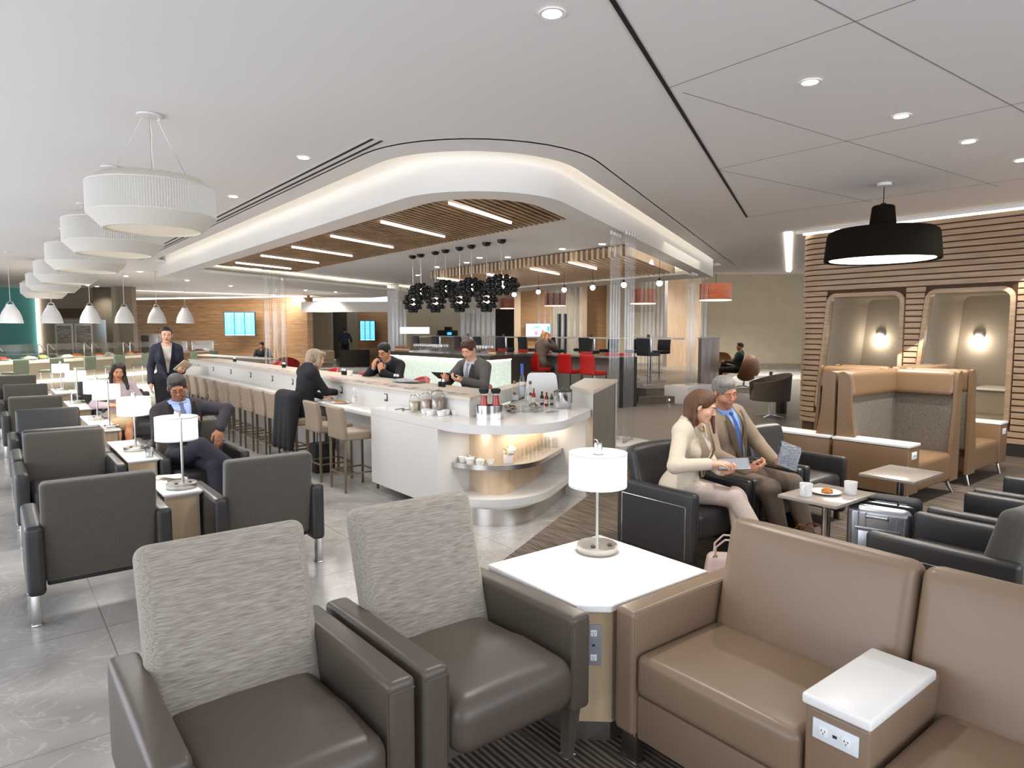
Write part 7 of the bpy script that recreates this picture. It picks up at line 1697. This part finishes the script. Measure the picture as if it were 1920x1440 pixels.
def cereal(x, y, h, label, c1, c2):
    t = thing('cereal_jar', label, 'jar', (x, y, Z9), group='glass cereal jars')
    bm = bm_(); lathe(bm, [(0, 0), (0.058, 0), (0.062, 0.01), (0.062, h), (0.05, h+0.015), (0.05, h+0.03), (0.047, h+0.03), (0.047, h+0.012), (0.058, h-0.003), (0.058, 0.012), (0, 0.012)], 28); obj('jar', bm, M_GLASS, t)
    bm = bm_(); lathe(bm, [(0, 0.014), (0.056, 0.014), (0.056, h*0.80), (0.03, h*0.84), (0, h*0.82)], 24); obj('cereal', bm, mat('cereal_'+c1, hx(c1), 0.9, nz=(55, 0.5, (1, 1, 1)), col2=hx(c2), bump=(60, 0.8, (1, 1, 1))), t)
    bm = bm_(); lathe(bm, [(0, h+0.035), (0.045, h+0.035), (0.052, h+0.025), (0.052, h+0.032), (0.02, h+0.05), (0.018, h+0.065), (0, h+0.07)], 24); obj('lid', bm, M_GLASS, t)
cereal(3.33, 5.83, 0.13, 'short glass jar of oat flakes, leftmost cereal jar', 'b89a6a', 'd6c39c'); cereal(3.39, 5.69, 0.16, 'glass jar of reddish muesli in the middle', '9a6a55', 'c9a890'); cereal(3.42, 5.545, 0.19, 'tall glass jar of pale nutty cereal, rightmost cereal jar', 'c4a686', '7a5238')
# steel cooler with two red juice bottles
t = thing('bottle_cooler', 'oval brushed-steel cooler holding juice bottles on the serving block', 'wine cooler', (3.60, 4.93, Z9), R(-38))
bm = bm_(); 
def oval(a, b, z0, z1, fl=1.0, n=40, th=0.004):
    A = [(a*math.cos(2*math.pi*k/n), b*math.sin(2*math.pi*k/n)) for k in range(n)]; B = [((a-th)*math.cos(2*math.pi*k/n), (b-th)*math.sin(2*math.pi*k/n)) for k in range(n)]; return A, B
A, B = oval(0.128, 0.075, 0, 0); strip(bm, A, B, 0, 0.125, True); obj('shell', bm, M_CHROME, t, smooth=50); bm = bm_(); prism(bm, oval(0.122, 0.07, 0, 0)[0], 0.0, 0.01); obj('bottom', bm, M_STEEL, t)
M_JUICE = mat('red_juice', hx('a01c12'), 0.25, coat=0.4)
for k, (u, l) in enumerate(((-0.055, 'left'), (0.055, 'right'))):
    cx, cy = 3.60+u*math.cos(R(-38)), 4.93+u*math.sin(R(-38)); t = thing('juice_bottle', f'red juice bottle with black lid, the {l} one in the steel cooler', 'bottle', (cx, cy, Z9+0.012), group='red juice bottles')
    bm = bm_(); lathe(bm, [(0, 0), (0.045, 0), (0.047, 0.03), (0.030, 0.16), (0.029, 0.20), (0, 0.20)], 24); obj('juice', bm, M_JUICE, t)
    bm = bm_(); lathe(bm, [(0.032, 0.19), (0.0325, 0.215), (0.038, 0.235), (0.034, 0.235), (0.029, 0.215), (0.029, 0.19)], 24, closed=True); obj('glass_neck', bm, M_GLASS, t)
    bm = bm_(); lathe(bm, [(0, 0.222), (0.036, 0.222), (0.046, 0.245), (0.046, 0.262), (0.03, 0.268), (0, 0.268)], 24); obj('cap', bm, M_BLACK, t)
# ice bucket
t = thing('ice_bucket', 'round steel ice bucket with dark lid and handle', 'ice bucket', (4.72, 5.17, Z9)); bm = bm_(); lathe(bm, [(0, 0), (0.088, 0), (0.092, 0.01), (0.092, 0.168), (0.088, 0.17), (0, 0.17)], 40); obj('body', bm, M_CHROME, t)
bm = bm_(); lathe(bm, [(0, 0.17), (0.095, 0.17), (0.095, 0.176), (0.06, 0.190), (0.015, 0.196), (0.012, 0.208), (0, 0.210)], 36); obj('lid', bm, M_DARKST, t); bm = bm_(); tube(bm, [(-0.093, 0, 0.13), (-0.11, 0.0, 0.11), (-0.11, 0, 0.06), (-0.093, 0, 0.04)], 0.004, 8); obj('handle', bm, M_CHROME, t)
# spirit bottles
def spirit(x, y, label, labcol, capc, s=1.0, tall=False, neckc=None):
    t = thing('spirit_bottle', label, 'bottle', (x, y, Z9), R(-35), 'clear spirit bottles'); bm = bm_()
    if tall: pr = [(0, 0), (0.030, 0), (0.032, 0.01), (0.032, 0.20), (0.013, 0.27), (0.013, 0.34), (0, 0.34)]
    else: pr = [(0, 0), (0.048, 0), (0.050, 0.01), (0.050, 0.13), (0.042, 0.155), (0.015, 0.175), (0.014, 0.22), (0, 0.22)]
    lathe(bm, [(r*s, z*s) for r, z in pr], 28); obj('glass_body', bm, M_GLASS, t); H = pr[-1][1]*s
    bm = bm_(); lathe(bm, [(0, H-0.005), (0.016*s, H-0.005), (0.016*s, H+0.03*s), (0, H+0.03*s)], 16); obj('cap', bm, mat('cap_'+capc, hx(capc), 0.4), t)
    r = pr[2][0]*s+0.0008; bm = bm_(); A = arc(0, 0, r, -150, -30, 10); strip(bm, A, arc(0, 0, r-0.0006, -150, -30, 10), H*0.16, H*0.42); lb = obj('paper_label', bm, mat('label_'+labcol, hx(labcol), 0.6), t)
    if neckc: bm = bm_(); lathe(bm, [(0.0145*s, H*0.80), (0.0145*s, H*0.99)], 16); obj('neck_band', bm, mat('band_'+neckc, hx(neckc), 0.4), t)
    if not tall:
        bm = bm_(); lathe(bm, [(0, 0), (0.018*s, 0), (0.018*s, 0.001), (0, 0.001)], 20, M=Matrix.Translation((0, -r-0.001, H*0.5)) @ Matrix.Rotation(R(90), 4, 'X')); obj('emblem', bm, mat('emblem_bronze', hx('6a5540'), 0.5), lb)
spirit(4.62, 5.86, 'squat clear spirit bottle with cork cap, left one of the pair', 'c9ccd0', '8a6a4a'); spirit(4.72, 5.70, 'squat clear spirit bottle with round bronze emblem, right one of the pair', 'd8d9da', '7a4a3a')
spirit(4.86, 6.02, 'tall slim bottle with a blue neck band behind the squat bottles', 'cfd8ea', '2f5fb8', 1.15, True, '2c5ec0')
def sauce(x, y, h, c, cap, label):
    t = thing('sauce_bottle', label, 'bottle', (x, y, Z9), group='small sauce bottles'); bm = bm_(); lathe(bm, [(0, 0), (0.020, 0), (0.021, 0.01), (0.021, h*0.62), (0.009, h*0.78), (0.009, h*0.9), (0, h*0.9)], 18); obj('body', bm, mat('sauce_'+c, hx(c), 0.25), t); bm = bm_(); lathe(bm, [(0, h*0.9), (0.012, h*0.9), (0.010, h), (0, h)], 14); obj('cap', bm, mat('cap_'+cap, hx(cap), 0.4), t)
    bm = bm_(); lathe(bm, [(0.0215, h*0.18), (0.0215, h*0.48)], 18); obj('paper_label', bm, mat('label_white', hx('d8d4cc'), 0.6), t)
for i, (x, y, h, c, cap, l) in enumerate(((4.62, 5.52, 0.19, 'a31f14', '3f9a3a', 'tall red chilli sauce bottle with green cap'), (4.72, 5.50, 0.15, '3a2216', '15110f', 'dark brown sauce bottle with black cap'), (4.70, 5.40, 0.15, '8a1c14', 'c02020', 'small pepper sauce bottle with red cap'), (4.80, 5.43, 0.13, '2e6a3a', 'c9a23a', 'small green-labelled sauce bottle'), (4.78, 5.34, 0.12, 'c46a20', 'd8d0c0', 'small orange sauce bottle nearest the ice bucket'))): sauce(x, y, h, c, cap, l)
# white rounded sign behind the bottles
t = thing('sign_board', 'white rounded upright board behind the bottles', 'board', (5.02, 5.86, Z9), R(-30)); bm = bm_(); pl = fillet([(-0.20, -0.155), (0.22, -0.155), (0.17, 0.17), (-0.16, 0.17)], [0.0, 0.0, 0.05, 0.05], 6)
v0 = [bm.verts.new((x, 0, z+0.155)) for x, z in pl]; v1 = [bm.verts.new((x, 0.012, z+0.155)) for x, z in pl]; bm.faces.new(v0); bm.faces.new(list(reversed(v1)))
for i in range(len(pl)): j = (i+1) % len(pl); bm.faces.new((v0[i], v1[i], v1[j], v0[j]))
obj('panel', bm, M_PORC, t, smooth=0)
# tea and garnish baskets
def basket(x, y, rz, label, cols, seed):
    t = thing('condiment_tray', label, 'tray', (x, y, Z9), rz, 'glass condiment trays'); bm = bm_(); A = [(-0.11, -0.07), (0.11, -0.07), (0.11, 0.07), (-0.11, 0.07)]; B = [(-0.104, -0.064), (0.104, -0.064), (0.104, 0.064), (-0.104, 0.064)]; strip(bm, A, B, 0, 0.06, True); obj('side', bm, M_GLASS, t)
    bm = bm_(); b6(bm, -0.11, 0.11, -0.07, 0.07, 0, 0.004); obj('bottom', bm, M_STEEL, t); rnd = random.Random(seed)
    for k in range(14):
        c = cols[k % len(cols)]; bm = bm_(); box(bm, (0, 0, 0), (0.05, 0.035, 0.010), 0.002, M=Matrix.Translation((rnd.uniform(-0.07, 0.07), rnd.uniform(-0.035, 0.035), 0.02+0.045*k/14)) @ Euler((rnd.uniform(-.7, .7), rnd.uniform(-.7, .7), rnd.uniform(0, 3))).to_matrix().to_4x4()); obj('sachet', bm, mat('sachet_'+c, hx(c), 0.5), t)
basket(4.05, 5.20, R(35), 'glass tray of tea sachets left of the big garnish tray', ['6d2a22', 'a9957a', '4e4a3a', 'c9c2b4'], 3); basket(4.28, 5.13, R(22), 'glass tray of mixed sachets in the middle of the serving block', ['b59a5a', '2f5a48', 'd6d2c8', '7a6a50'], 5)
t = thing('tongs', 'metal tongs and spoons lying near the ice bucket', 'tongs', (4.35, 4.93, Z9+0.004), R(10)); bm = bm_(); tube(bm, [(-0.08, 0, 0.003), (0, 0.01, 0.006), (0.08, 0.012, 0.003)], 0.005, 6); obj('arm', bm, M_CHROME, t); bm = bm_(); tube(bm, [(-0.08, 0, 0.003), (0, -0.018, 0.006), (0.08, -0.02, 0.003)], 0.005, 6); obj('arm', bm, M_CHROME, t)
for i, (x, y, r_) in enumerate(((3.30, 6.10, 20), (3.36, 5.98, -30), (3.28, 5.99, 65))):
    t = thing('spoon', ['steel spoon left of the cereal jars, farthest', 'steel spoon left of the cereal jars, nearest the oat jar', 'steel spoon left of the cereal jars, nearest the counter edge'][i], 'spoon', (x, y, Z9), R(r_), 'spoons by the cereal jars'); bm = bm_(); tube(bm, [(-0.07, 0, 0.004), (0.03, 0, 0.006)], 0.004, 6); obj('handle', bm, M_DARKST, t); bm = bm_(); bmesh.ops.create_uvsphere(bm, u_segments=12, v_segments=6, radius=0.018, matrix=Matrix.Translation((0.05, 0, 0.005)) @ Matrix.Diagonal((1.3, 0.9, 0.25, 1))); obj('bowl', bm, M_DARKST, t)
# flowers and glasses on the lit shelf
t = thing('flower_vase', 'white square vase of white roses on the lit shelf', 'vase', (3.68, 4.76, 0.501), R(-35)); bm = bm_(); b6(bm, -0.045, 0.045, -0.045, 0.045, 0, 0.085, 0.003); obj('pot', bm, mat('matt_white_pot', hx('cfc6c0'), 0.6), t)
for k, (dx, dy, dz, r, c) in enumerate(((0.032, -0.02, 0.125, 0.040, 'e9e3cf'), (-0.045, -0.01, 0.11, 0.030, 'dfdcc0'), (-0.01, 0.03, 0.135, 0.034, 'e4e0cc'), (0.005, -0.035, 0.105, 0.026, 'c7b79c'), (-0.035, 0.03, 0.13, 0.024, 'cfd6a8'), (0.0, 0.0, 0.165, 0.024, 'bcc98a'))):
    bm = bm_(); bmesh.ops.create_icosphere(bm, subdivisions=3, radius=r)
    for v in bm.verts: n_ = v.co.normalized(); v.co *= 1+0.13*math.sin(n_.x*7+k)*math.cos(n_.y*8)+0.10*math.sin(n_.z*12+n_.y*5)
    bmesh.ops.translate(bm, vec=(dx, dy, dz), verts=bm.verts); obj('blossom', bm, mat('petal_'+c, hx(c), 0.7), t)
for k in range(5):
    a = k*1.3; bm = bm_(); tube(bm, [(0, 0, 0.07), (0.03*math.cos(a), 0.03*math.sin(a), 0.12), (0.065*math.cos(a), 0.065*math.sin(a), 0.15)], [0.003, 0.010, 0.001], 6, sy=0.4); obj('leaf', bm, mat('leaf_green', hx('6f8a48'), 0.6), t)
g0 = thing('drinking_glass', 'glass', 'glass', (0, 0, 0), group='drinking glasses on the lit shelf'); bm = bm_(); lathe(bm, [(0, 0), (0.026, 0), (0.030, 0.11), (0.028, 0.11), (0.024, 0.008), (0, 0.008)], 16); obj('tumbler', bm, thin_glass('shelf_glass', (0.985, 0.99, 0.99), 0.02, edge=0.22), g0)
n = 0
for c_ in range(12):
    for r_ in range(4):
        u = 0.05+c_*0.115; v = 0.06+r_*0.085; x = 3.86+0.857*u-0.515*v; y = 4.62+0.515*u+0.857*v
        lab = f'drinking glass on the lit shelf, {["front", "second", "third", "rear"][r_]} row, {(ON)[c_]} from the flowers'
        if n == 0: g0.location = (x, y, 0.501); g0['label'] = lab
        else: dup(g0, (x, y, 0.501), 0, lab)
        n += 1
# ---------------------------------------------------------------- on the ledge and counter
sp0 = None
for i, (y, l) in enumerate(((6.25, 'in front of the reading man'), (7.30, 'beside the reading man'), (8.85, 'in front of the man in black'), (10.1, 'left of the man in black'), (11.3, 'by the third empty red stool'), (14.2, 'by the three thick rods'))):
    for k, nm in enumerate(('salt', 'pepper')):
        if sp0 is None:
            sp0 = thing('shaker', '', 'shaker', (0, 0, 0), group='salt and pepper shakers on the ledge'); bm = bm_(); lathe(bm, [(0, 0), (0.024, 0), (0.024, 0.05), (0.017, 0.055), (0, 0.055)], 16); obj('holder', bm, M_BLACK, sp0); bm = bm_(); lathe(bm, [(0.017, 0.055), (0.019, 0.065), (0.015, 0.085), (0, 0.09)], 16); obj('lid', bm, M_CHROME, sp0); o = sp0
        else: o = dup(sp0, (0, 0, 0), 0)
        o.location = (3.93, y+k*0.07, 1.0925); o['label'] = f'chrome-topped {nm} shaker on the ledge {l}'
bm = bm_(); lathe(bm, [(0, 0), (0.035, 0), (0.042, 0.075), (0.038, 0.075), (0.032, 0.006), (0, 0.006)], 24); tag(obj('cup', bm, M_PORC, loc=(3.90, 8.62, 1.0925)), 'white cup on the mosaic-edged ledge', 'cup')
t = thing('dinner_plate', 'white plate with food in front of the woman in black', 'plate', (3.36, 7.72, 0.8205)); bm = bm_(); lathe(bm, [(0, 0), (0.07, 0), (0.115, 0.014), (0.112, 0.017), (0.07, 0.005), (0, 0.005)], 32); obj('dish', bm, M_PORC, t)
t = thing('pastries', 'flat golden flatbread on the plate by the woman in black', 'food', (3.36, 7.72, 0.826)); bm = bm_(); lathe(bm, [(0, 0), (0.07, 0), (0.08, 0.012), (0.05, 0.022), (0, 0.02)], 20); obj('crust', bm, MATS['baked_crust'], t)
t = thing('water_bottle', 'clear water bottle with white label on the counter', 'bottle', (3.40, 7.40, 0.8205)); bm = bm_(); lathe(bm, [(0, 0), (0.032, 0), (0.032, 0.13), (0.014, 0.17), (0.014, 0.19), (0, 0.19)], 20); obj('body', bm, M_GLASS, t); bm = bm_(); lathe(bm, [(0.033, 0.04), (0.033, 0.10)], 20); obj('paper_label', bm, MATS['label_white'], t); bm = bm_(); lathe(bm, [(0, 0.188), (0.016, 0.188), (0.016, 0.21), (0, 0.21)], 14); obj('cap', bm, M_WHITE, t)
a_, b_ = at_depth(818, 7.7); t = thing('magazine', 'open grey magazine on the ledge before the reading man', 'magazine', (3.95, 7.05, 1.0925), R(15))
for s_ in (-1, 1): bm = bm_(); box(bm, (0, s_*0.11, 0.014), (0.28, 0.21, 0.006), 0, M=Matrix.Rotation(R(s_*5), 4, 'X')); obj('page', bm, M_NEWS, t)
# luggage
t = thing('suitcase', 'ribbed aluminium suitcase standing by the pedestal table', 'suitcase', (4.57, 1.89, 0.006), R(-78))
M_ALU = mat('aluminium_shell', hx('a4a6aa'), 0.28, 0.9)
for nm, y0, y1 in (('front_shell', -0.115, -0.004), ('rear_shell', 0.004, 0.115)):
    bm = bm_(); b6(bm, -0.19, 0.19, y0, y1, 0.05, 0.56, 0.05, 4)
    for k in range(8):
        x = -0.155+0.31*k/7
        if nm == 'front_shell' and 0.055 > abs(x): continue
        b6(bm, x-0.005, x+0.005, (y0-0.003) if nm[0] == 'f' else y1-0.01, (y0+0.01) if nm[0] == 'f' else (y1+0.003), 0.10, 0.52, 0.002, 1)
    obj(nm, bm, M_ALU, t)
bm = bm_(); b6(bm, -0.192, 0.192, -0.006, 0.006, 0.045, 0.565, 0.004); obj('seam', bm, M_BLACK, t)
bm = bm_(); b6(bm, -0.11, 0.11, -0.122, -0.113, 0.12, 0.40, 0.004); b6(bm, -0.13, 0.13, -0.124, -0.113, 0.40, 0.425, 0.003); obj('panel', bm, M_ALU, t)
bm = bm_(); tube(bm, [(-0.06, -0.118, 0.49), (-0.06, -0.14, 0.50), (0.06, -0.14, 0.50), (0.06, -0.118, 0.49)], 0.009, 8); obj('handle', bm, M_ALU, t); bm = bm_(); tube(bm, [(-0.09, 0.03, 0.56), (-0.085, 0.03, 0.585), (0.085, 0.03, 0.585), (0.09, 0.03, 0.56)], 0.008, 8); obj('handle', bm, M_BLACK, t)
for (x, y) in ((-0.14, -0.07), (0.14, -0.07), (-0.14, 0.07), (0.14, 0.07)): bm = bm_(); cyl(bm, (x-0.01, y, 0.025), (x+0.01, y, 0.025), 0.025, 0.025, 14); obj('wheel', bm, M_BLACK, t)
t = thing('suitcase', 'black soft suitcase directly behind the aluminium one', 'suitcase', (4.81, 1.94, 0.006), R(-78)); bm = bm_(); b6(bm, -0.19, 0.19, -0.09, 0.09, 0.04, 0.57, 0.04, 3); obj('shell', bm, mat('black_nylon', (0.015, 0.015, 0.016), 0.7), t)
bm = bm_(); tube(bm, [(-0.15, -0.02, 0.53), (-0.12, -0.092, 0.545), (0.12, -0.092, 0.545), (0.15, -0.02, 0.53)], 0.005, 6); obj('piping', bm, M_CHROME, t)
def handbag(label, loc, rz, m, s=1.0):
    t = thing('handbag', label, 'handbag', loc, rz)
    bm = bm_(); cushion(bm, (0, 0, 0.11*s), (0.32*s, 0.14*s, 0.22*s), 0.04*s, (0, 0.01, 0), 6, taper=lambda x, y, z, u, v, w_: (x*(1-0.10*w_), y*(1-0.45*max(-1, w_)*0.8), z)); obj('body', bm, m, t)
    for sy in (-1, 1):
        bm = bm_(); tube(bm, [(-0.10*s, sy*0.035, 0.20*s), (-0.095*s, sy*0.045, 0.27*s), (-0.04*s, sy*0.055, 0.325*s), (0.05*s, sy*0.055, 0.325*s), (0.10*s, sy*0.045, 0.27*s), (0.10*s, sy*0.035, 0.20*s)], 0.007*s, 8); h_ = obj('handle', bm, m, t)
        for sx in (-1, 1): bm = bm_(); bmesh.ops.create_circle(bm, segments=8, radius=0.001); bm.clear(); tube(bm, [(sx*0.10*s+0.013*math.cos(2*math.pi*k/12), sy*0.045, 0.20*s+0.013*math.sin(2*math.pi*k/12)) for k in range(12)], 0.003, 6, closed=True); obj('ring', bm, MATS['gold'], h_)
handbag('pale pink handbag with gold rings on the carpet by the woman in cream', (3.82, 2.52, 0.006), R(-50), mat('pale_pink_leather', hx('b9a299'), 0.45))
handbag('tan leather bag standing beside the aluminium suitcase', (4.52, 2.34, 0.006), R(80), mat('cognac_leather', hx('7c4622'), 0.45), 1.0)
t = thing('suitcase', 'black cabin bag on the floor beside the woman in black', 'suitcase', (3.12, 7.74, 0)); bm = bm_(); b6(bm, -0.13, 0.13, -0.10, 0.10, 0.0, 0.36, 0.03, 3); obj('body', bm, MATS['black_nylon'], t); bm = bm_(); tube(bm, [(-0.06, 0, 0.36), (-0.055, 0, 0.52), (0.055, 0, 0.52), (0.06, 0, 0.36)], 0.007, 8); obj('handle', bm, M_BLACK, t)
# on the lamp tables
t = thing('water_glass', 'small glass of water on the lamp table by the man with glasses', 'glass', (1.055, 6.52, 0.6002)); bm = bm_(); lathe(bm, [(0, 0), (0.030, 0), (0.036, 0.085), (0.034, 0.085), (0.028, 0.006), (0, 0.006)], 24); obj('tumbler', bm, M_GLASS, t); bm = bm_(); lathe(bm, [(0, 0.007), (0.0285, 0.007), (0.032, 0.05), (0, 0.05)], 24); obj('water', bm, thin_glass('water', (0.85, 0.9, 0.92), 0.2), t)
t = thing('papers', 'folded pale papers and pen on the nearest lamp table', 'papers', (1.02, 5.42, 0.6002), R(12)); bm = bm_(); box(bm, (0, 0, 0.004), (0.17, 0.22, 0.006), 0, M=Matrix.Rotation(R(4), 4, 'X')); obj('sheet', bm, mat('paper_white', hx('c9c3b6'), 0.8), t); bm = bm_(); box(bm, (0.0, 0, 0.022), (0.14, 0.16, 0.004), 0, M=Matrix.Rotation(R(10), 4, 'Y') @ RZ(0.5)); obj('sheet', bm, MATS['paper_white'], t)
bm = bm_(); tube(bm, [(-0.075, -0.10, 0.012), (0.01, -0.115, 0.012)], 0.005, 8); obj('pen', bm, M_BLACK, t)
# bottles and glasses on the back bar
k = 0
rnd = random.Random(11)
gb = thing('wine_glass', '', 'glass', (0, 0, 0), group='stemmed glasses on the back bar'); bm = bm_(); lathe(bm, [(0, 0), (0.034, 0), (0.034, 0.004), (0.005, 0.01), (0.004, 0.08), (0.032, 0.115), (0.036, 0.15), (0.030, 0.20), (0.028, 0.20), (0.033, 0.15), (0, 0.085)], 14); obj('bowl', bm, thin_glass('wine_glass_glass', (0.95, 0.95, 0.95), 0.22), gb)
first = True
for cl, (y0, nn) in enumerate(((13.4, 13), (11.6, 7))):
    for c_ in range(nn):
        for r_ in range(2):
            x, y = 8.38+r_*0.16, y0+c_*0.105; lab = f'stemmed glass on the black bar top, {"left" if cl == 0 else "right"} cluster, {"front" if r_ == 0 else "rear"} row, {(ON+["thirteenth"])[c_]} from right'
            if first: gb.location = (x, y, 1.201); gb['label'] = lab; first = False
            else: dup(gb, (x, y, 1.201), 0, lab)
cols = ['b06a3a', '8a2a20', 'c9b08a', '6a3a2a', 'd0a070', '9a5a40', 'c04030', 'a88a60']
mb = thing('miniature_bottle', '', 'bottle', (0, 0, 0), group='small bottles on the back bar')
bm = bm_(); lathe(bm, [(0, 0), (0.026, 0), (0.026, 0.09), (0.010, 0.12), (0.010, 0.15), (0, 0.15)], 12); mbody = obj('body', bm, mat('bottle_amber', hx('8a4a24'), 0.3), mb); bm = bm_(); lathe(bm, [(0.0265, 0.02), (0.0265, 0.07)], 12); obj('paper_label', bm, mat('label_cream', hx('cdbf9f'), 0.6), mb)
for i in range(14):
    y = 14.9+0.08*i if i < 9 else 11.32+0.045*(i-9); x = 8.32 if i < 9 else 8.40
    lab = f'small amber bottle on the black bar top, {"left group" if i < 9 else "right group"}, {ON[i if i < 9 else i-9]} from the right'
    if i == 0: mb.location = (x, y, 1.201); mb['label'] = lab
    else: dup(mb, (x, y, 1.201), 0, lab)
# ---------------------------------------------------------------- buffet at the far left
A0, B0 = Vector((*at_depth(-60, 16.4), 0)), Vector((*at_depth(332, 24.0), 0)); dv = B0-A0; LB = dv.length; rb_ = math.atan2(dv.y, dv.x)
t = thing('buffet_counter', 'long pale buffet counter with food behind glass guards', 'counter', tuple(A0), rb_)
bm = bm_(); b6(bm, 0, LB, 0, 0.9, 0.84, 0.92); obj('countertop', bm, mat('pale_stone_counter', hx('dcd2c0'), 0.25), t)
bm = bm_(); b6(bm, 0, LB, 0.35, 0.85, 0.0, 0.84); obj('front_panel', bm, mat('buffet_front', hx('bdb3a0'), 0.6), t); bm = bm_(); b6(bm, 0, LB, 0.33, 0.35, 0.25, 0.33); obj('light_line', bm, M_EMW, t)
BM_ = Matrix.Translation(A0) @ RZ(rb_)
for i, u in enumerate((1.0, 2.6, 4.2, 5.8, 7.4, 9.0)):
    t = thing('sneeze_guard', f'glass food guard on slim steel posts, {ON[i]} from the left end of the buffet', 'food guard', tuple(BM_ @ Vector((u, 0.3, 0.92))), rb_, 'glass food guards on the buffet')
    for x in (0, 1.3): bm = bm_(); tube(bm, [(x, 0, 0), (x, 0, 0.42), (x, -0.02, 0.44), (x, -0.22, 0.27)], 0.014, 8); obj('post', bm, M_CHROME, t)
    bm = bm_(); q = [bm.verts.new(p) for p in ((-0.02, -0.01, 0.44), (1.32, -0.01, 0.44), (1.32, -0.23, 0.26), (-0.02, -0.23, 0.26))]; bm.faces.new(q); bmesh.ops.solidify(bm, geom=list(bm.faces), thickness=0.006); obj('glass_pane', bm, M_GLASS, t)
    bm = bm_(); b6(bm, 0, 1.3, -0.004, 0.004, 0.05, 0.43); obj('glass_pane', bm, M_GLASS, t)
fc_ = ['c07a2e', 'b8402a', 'd9c08a', '6f8a3a', 'e2dccb', 'd0702a', '8a4a2a', 'e6e2d6']
rnd = random.Random(4); NUMS = ON+['thirteenth', 'fourteenth', 'fifteenth', 'sixteenth', 'seventeenth', 'eighteenth']
for i in range(16):
    u = 0.7+i*0.62; p = BM_ @ Vector((u, 0.22+0.22*(i % 2), 0.921)); c = fc_[i % 8]
    t = thing('serving_dish', f'white buffet dish heaped with food, {NUMS[i]} from the left end of the buffet', 'dish', tuple(p), rb_, 'dishes on the buffet'); bm = bm_(); lathe(bm, [(0, 0), (0.12, 0), (0.19, 0.05), (0.185, 0.05), (0.11, 0.01), (0, 0.01)], 20); obj('bowl', bm, M_PORC, t)
    bm = bm_(); bmesh.ops.create_icosphere(bm, subdivisions=2, radius=1)
    for v in bm.verts: v.co = Vector((v.co.x*0.15, v.co.y*0.15, max(0, v.co.z)*0.09+0.03))*(1+rnd.uniform(-0.10, 0.10))
    obj('food', bm, mat('food_'+c, hx(c), 0.7, nz=(30, 0.4, (1, 1, 1))), t, kind='stuff') if False else obj('food', bm, mat('food_'+c, hx(c), 0.7, nz=(30, 0.4, (1, 1, 1))), t)
# sage green chairs along the buffet
def sage():
    t = thing('high_chair', 'sage', 'bar stool', group='sage green chairs along the buffet'); bm = bm_(); cushion(bm, (0, 0.19, 0.80), (0.44, 0.05, 0.36), 0.02, (0, 0, 0), 4); obj('backrest', bm, F_GREEN, t); bm = bm_(); cushion(bm, (0, 0, 0.62), (0.44, 0.42, 0.07), 0.02, (0, 0, 0), 4); obj('seat', bm, F_GREEN, t)
    for sx in (-1, 1):
        for sy in (-1, 1): bm = bm_(); cyl(bm, (sx*0.19, sy*0.17, 0.0), (sx*0.18, sy*0.16, 0.59), 0.012, 0.012, 8); obj('leg', bm, M_CHROME, t)
    return t
sg = sage(); n = 0
for i, u in enumerate((1.0, 2.1, 3.25, 4.4, 5.6, 6.8, 8.0, 9.2)):
    p = BM_ @ Vector((u, -0.28, 0)); lab = f'sage green high chair at the buffet, {ON[i]} from the left end'
    if i == 0: sg.location = p; sg.rotation_euler = (0, 0, rb_+PI); sg['label'] = lab
    else: dup(sg, tuple(p), rb_+PI, lab)
# fridge and equipment behind the buffet
x0, y0 = at_depth(104, 24.6); x1, y1 = at_depth(180, 24.6); rz_ = math.atan2(y1-y0, x1-x0); L = math.hypot(x1-x0, y1-y0)
t = thing('display_fridge', 'double glass-doored steel fridge behind the buffet', 'fridge', (x0, y0, 0), rz_); bm = bm_(); b6(bm, 0, L, 0, 0.7, 0, 2.15); obj('body', bm, M_STEEL, t)
for k in range(2):
    a, b = L*(0.04+0.48*k), L*(0.48+0.48*k); bm = bm_(); A = [(a, 0.7), (b, 0.7), (b, 2.0), (a, 2.0)]
    b6(bm, a, b, -0.03, 0, 0.7, 2.0, 0.01); d_ = obj('door', bm, M_WHITE, t); bm = bm_(); b6(bm, a+0.06, b-0.06, -0.035, -0.03, 0.78, 1.92); obj('glass_pane', bm, mat('fridge_interior', hx('c9c4b2'), 0.2, nz=(5, 0.5, (1, 1, 4)), col2=hx('7c766a')), d_)
bm = bm_(); b6(bm, 0.1, L-0.1, -0.02, 0, 2.2, 2.55); 
for k in range(4): b6(bm, 0.1, L-0.1, -0.05, -0.02, 2.23+0.08*k, 2.27+0.08*k)
obj('grille', bm, mat('vent_brown', hx('6a5a48'), 0.4, 0.6), t)
x0, y0 = at_depth(264, 24.0); t = thing('steel_cabinet', 'upright steel cabinet with open door beyond the buffet', 'cabinet', (x0, y0, 0), rz_); bm = bm_(); b6(bm, 0, 0.65, 0, 0.5, 0.9, 1.62, 0.01); obj('body', bm, M_STEEL, t); bm = bm_(); b6(bm, 0.05, 0.32, -0.02, 0, 0.95, 1.57, 0.005); obj('door', bm, mat('dark_glass_door', hx('4a4640'), 0.15), t)
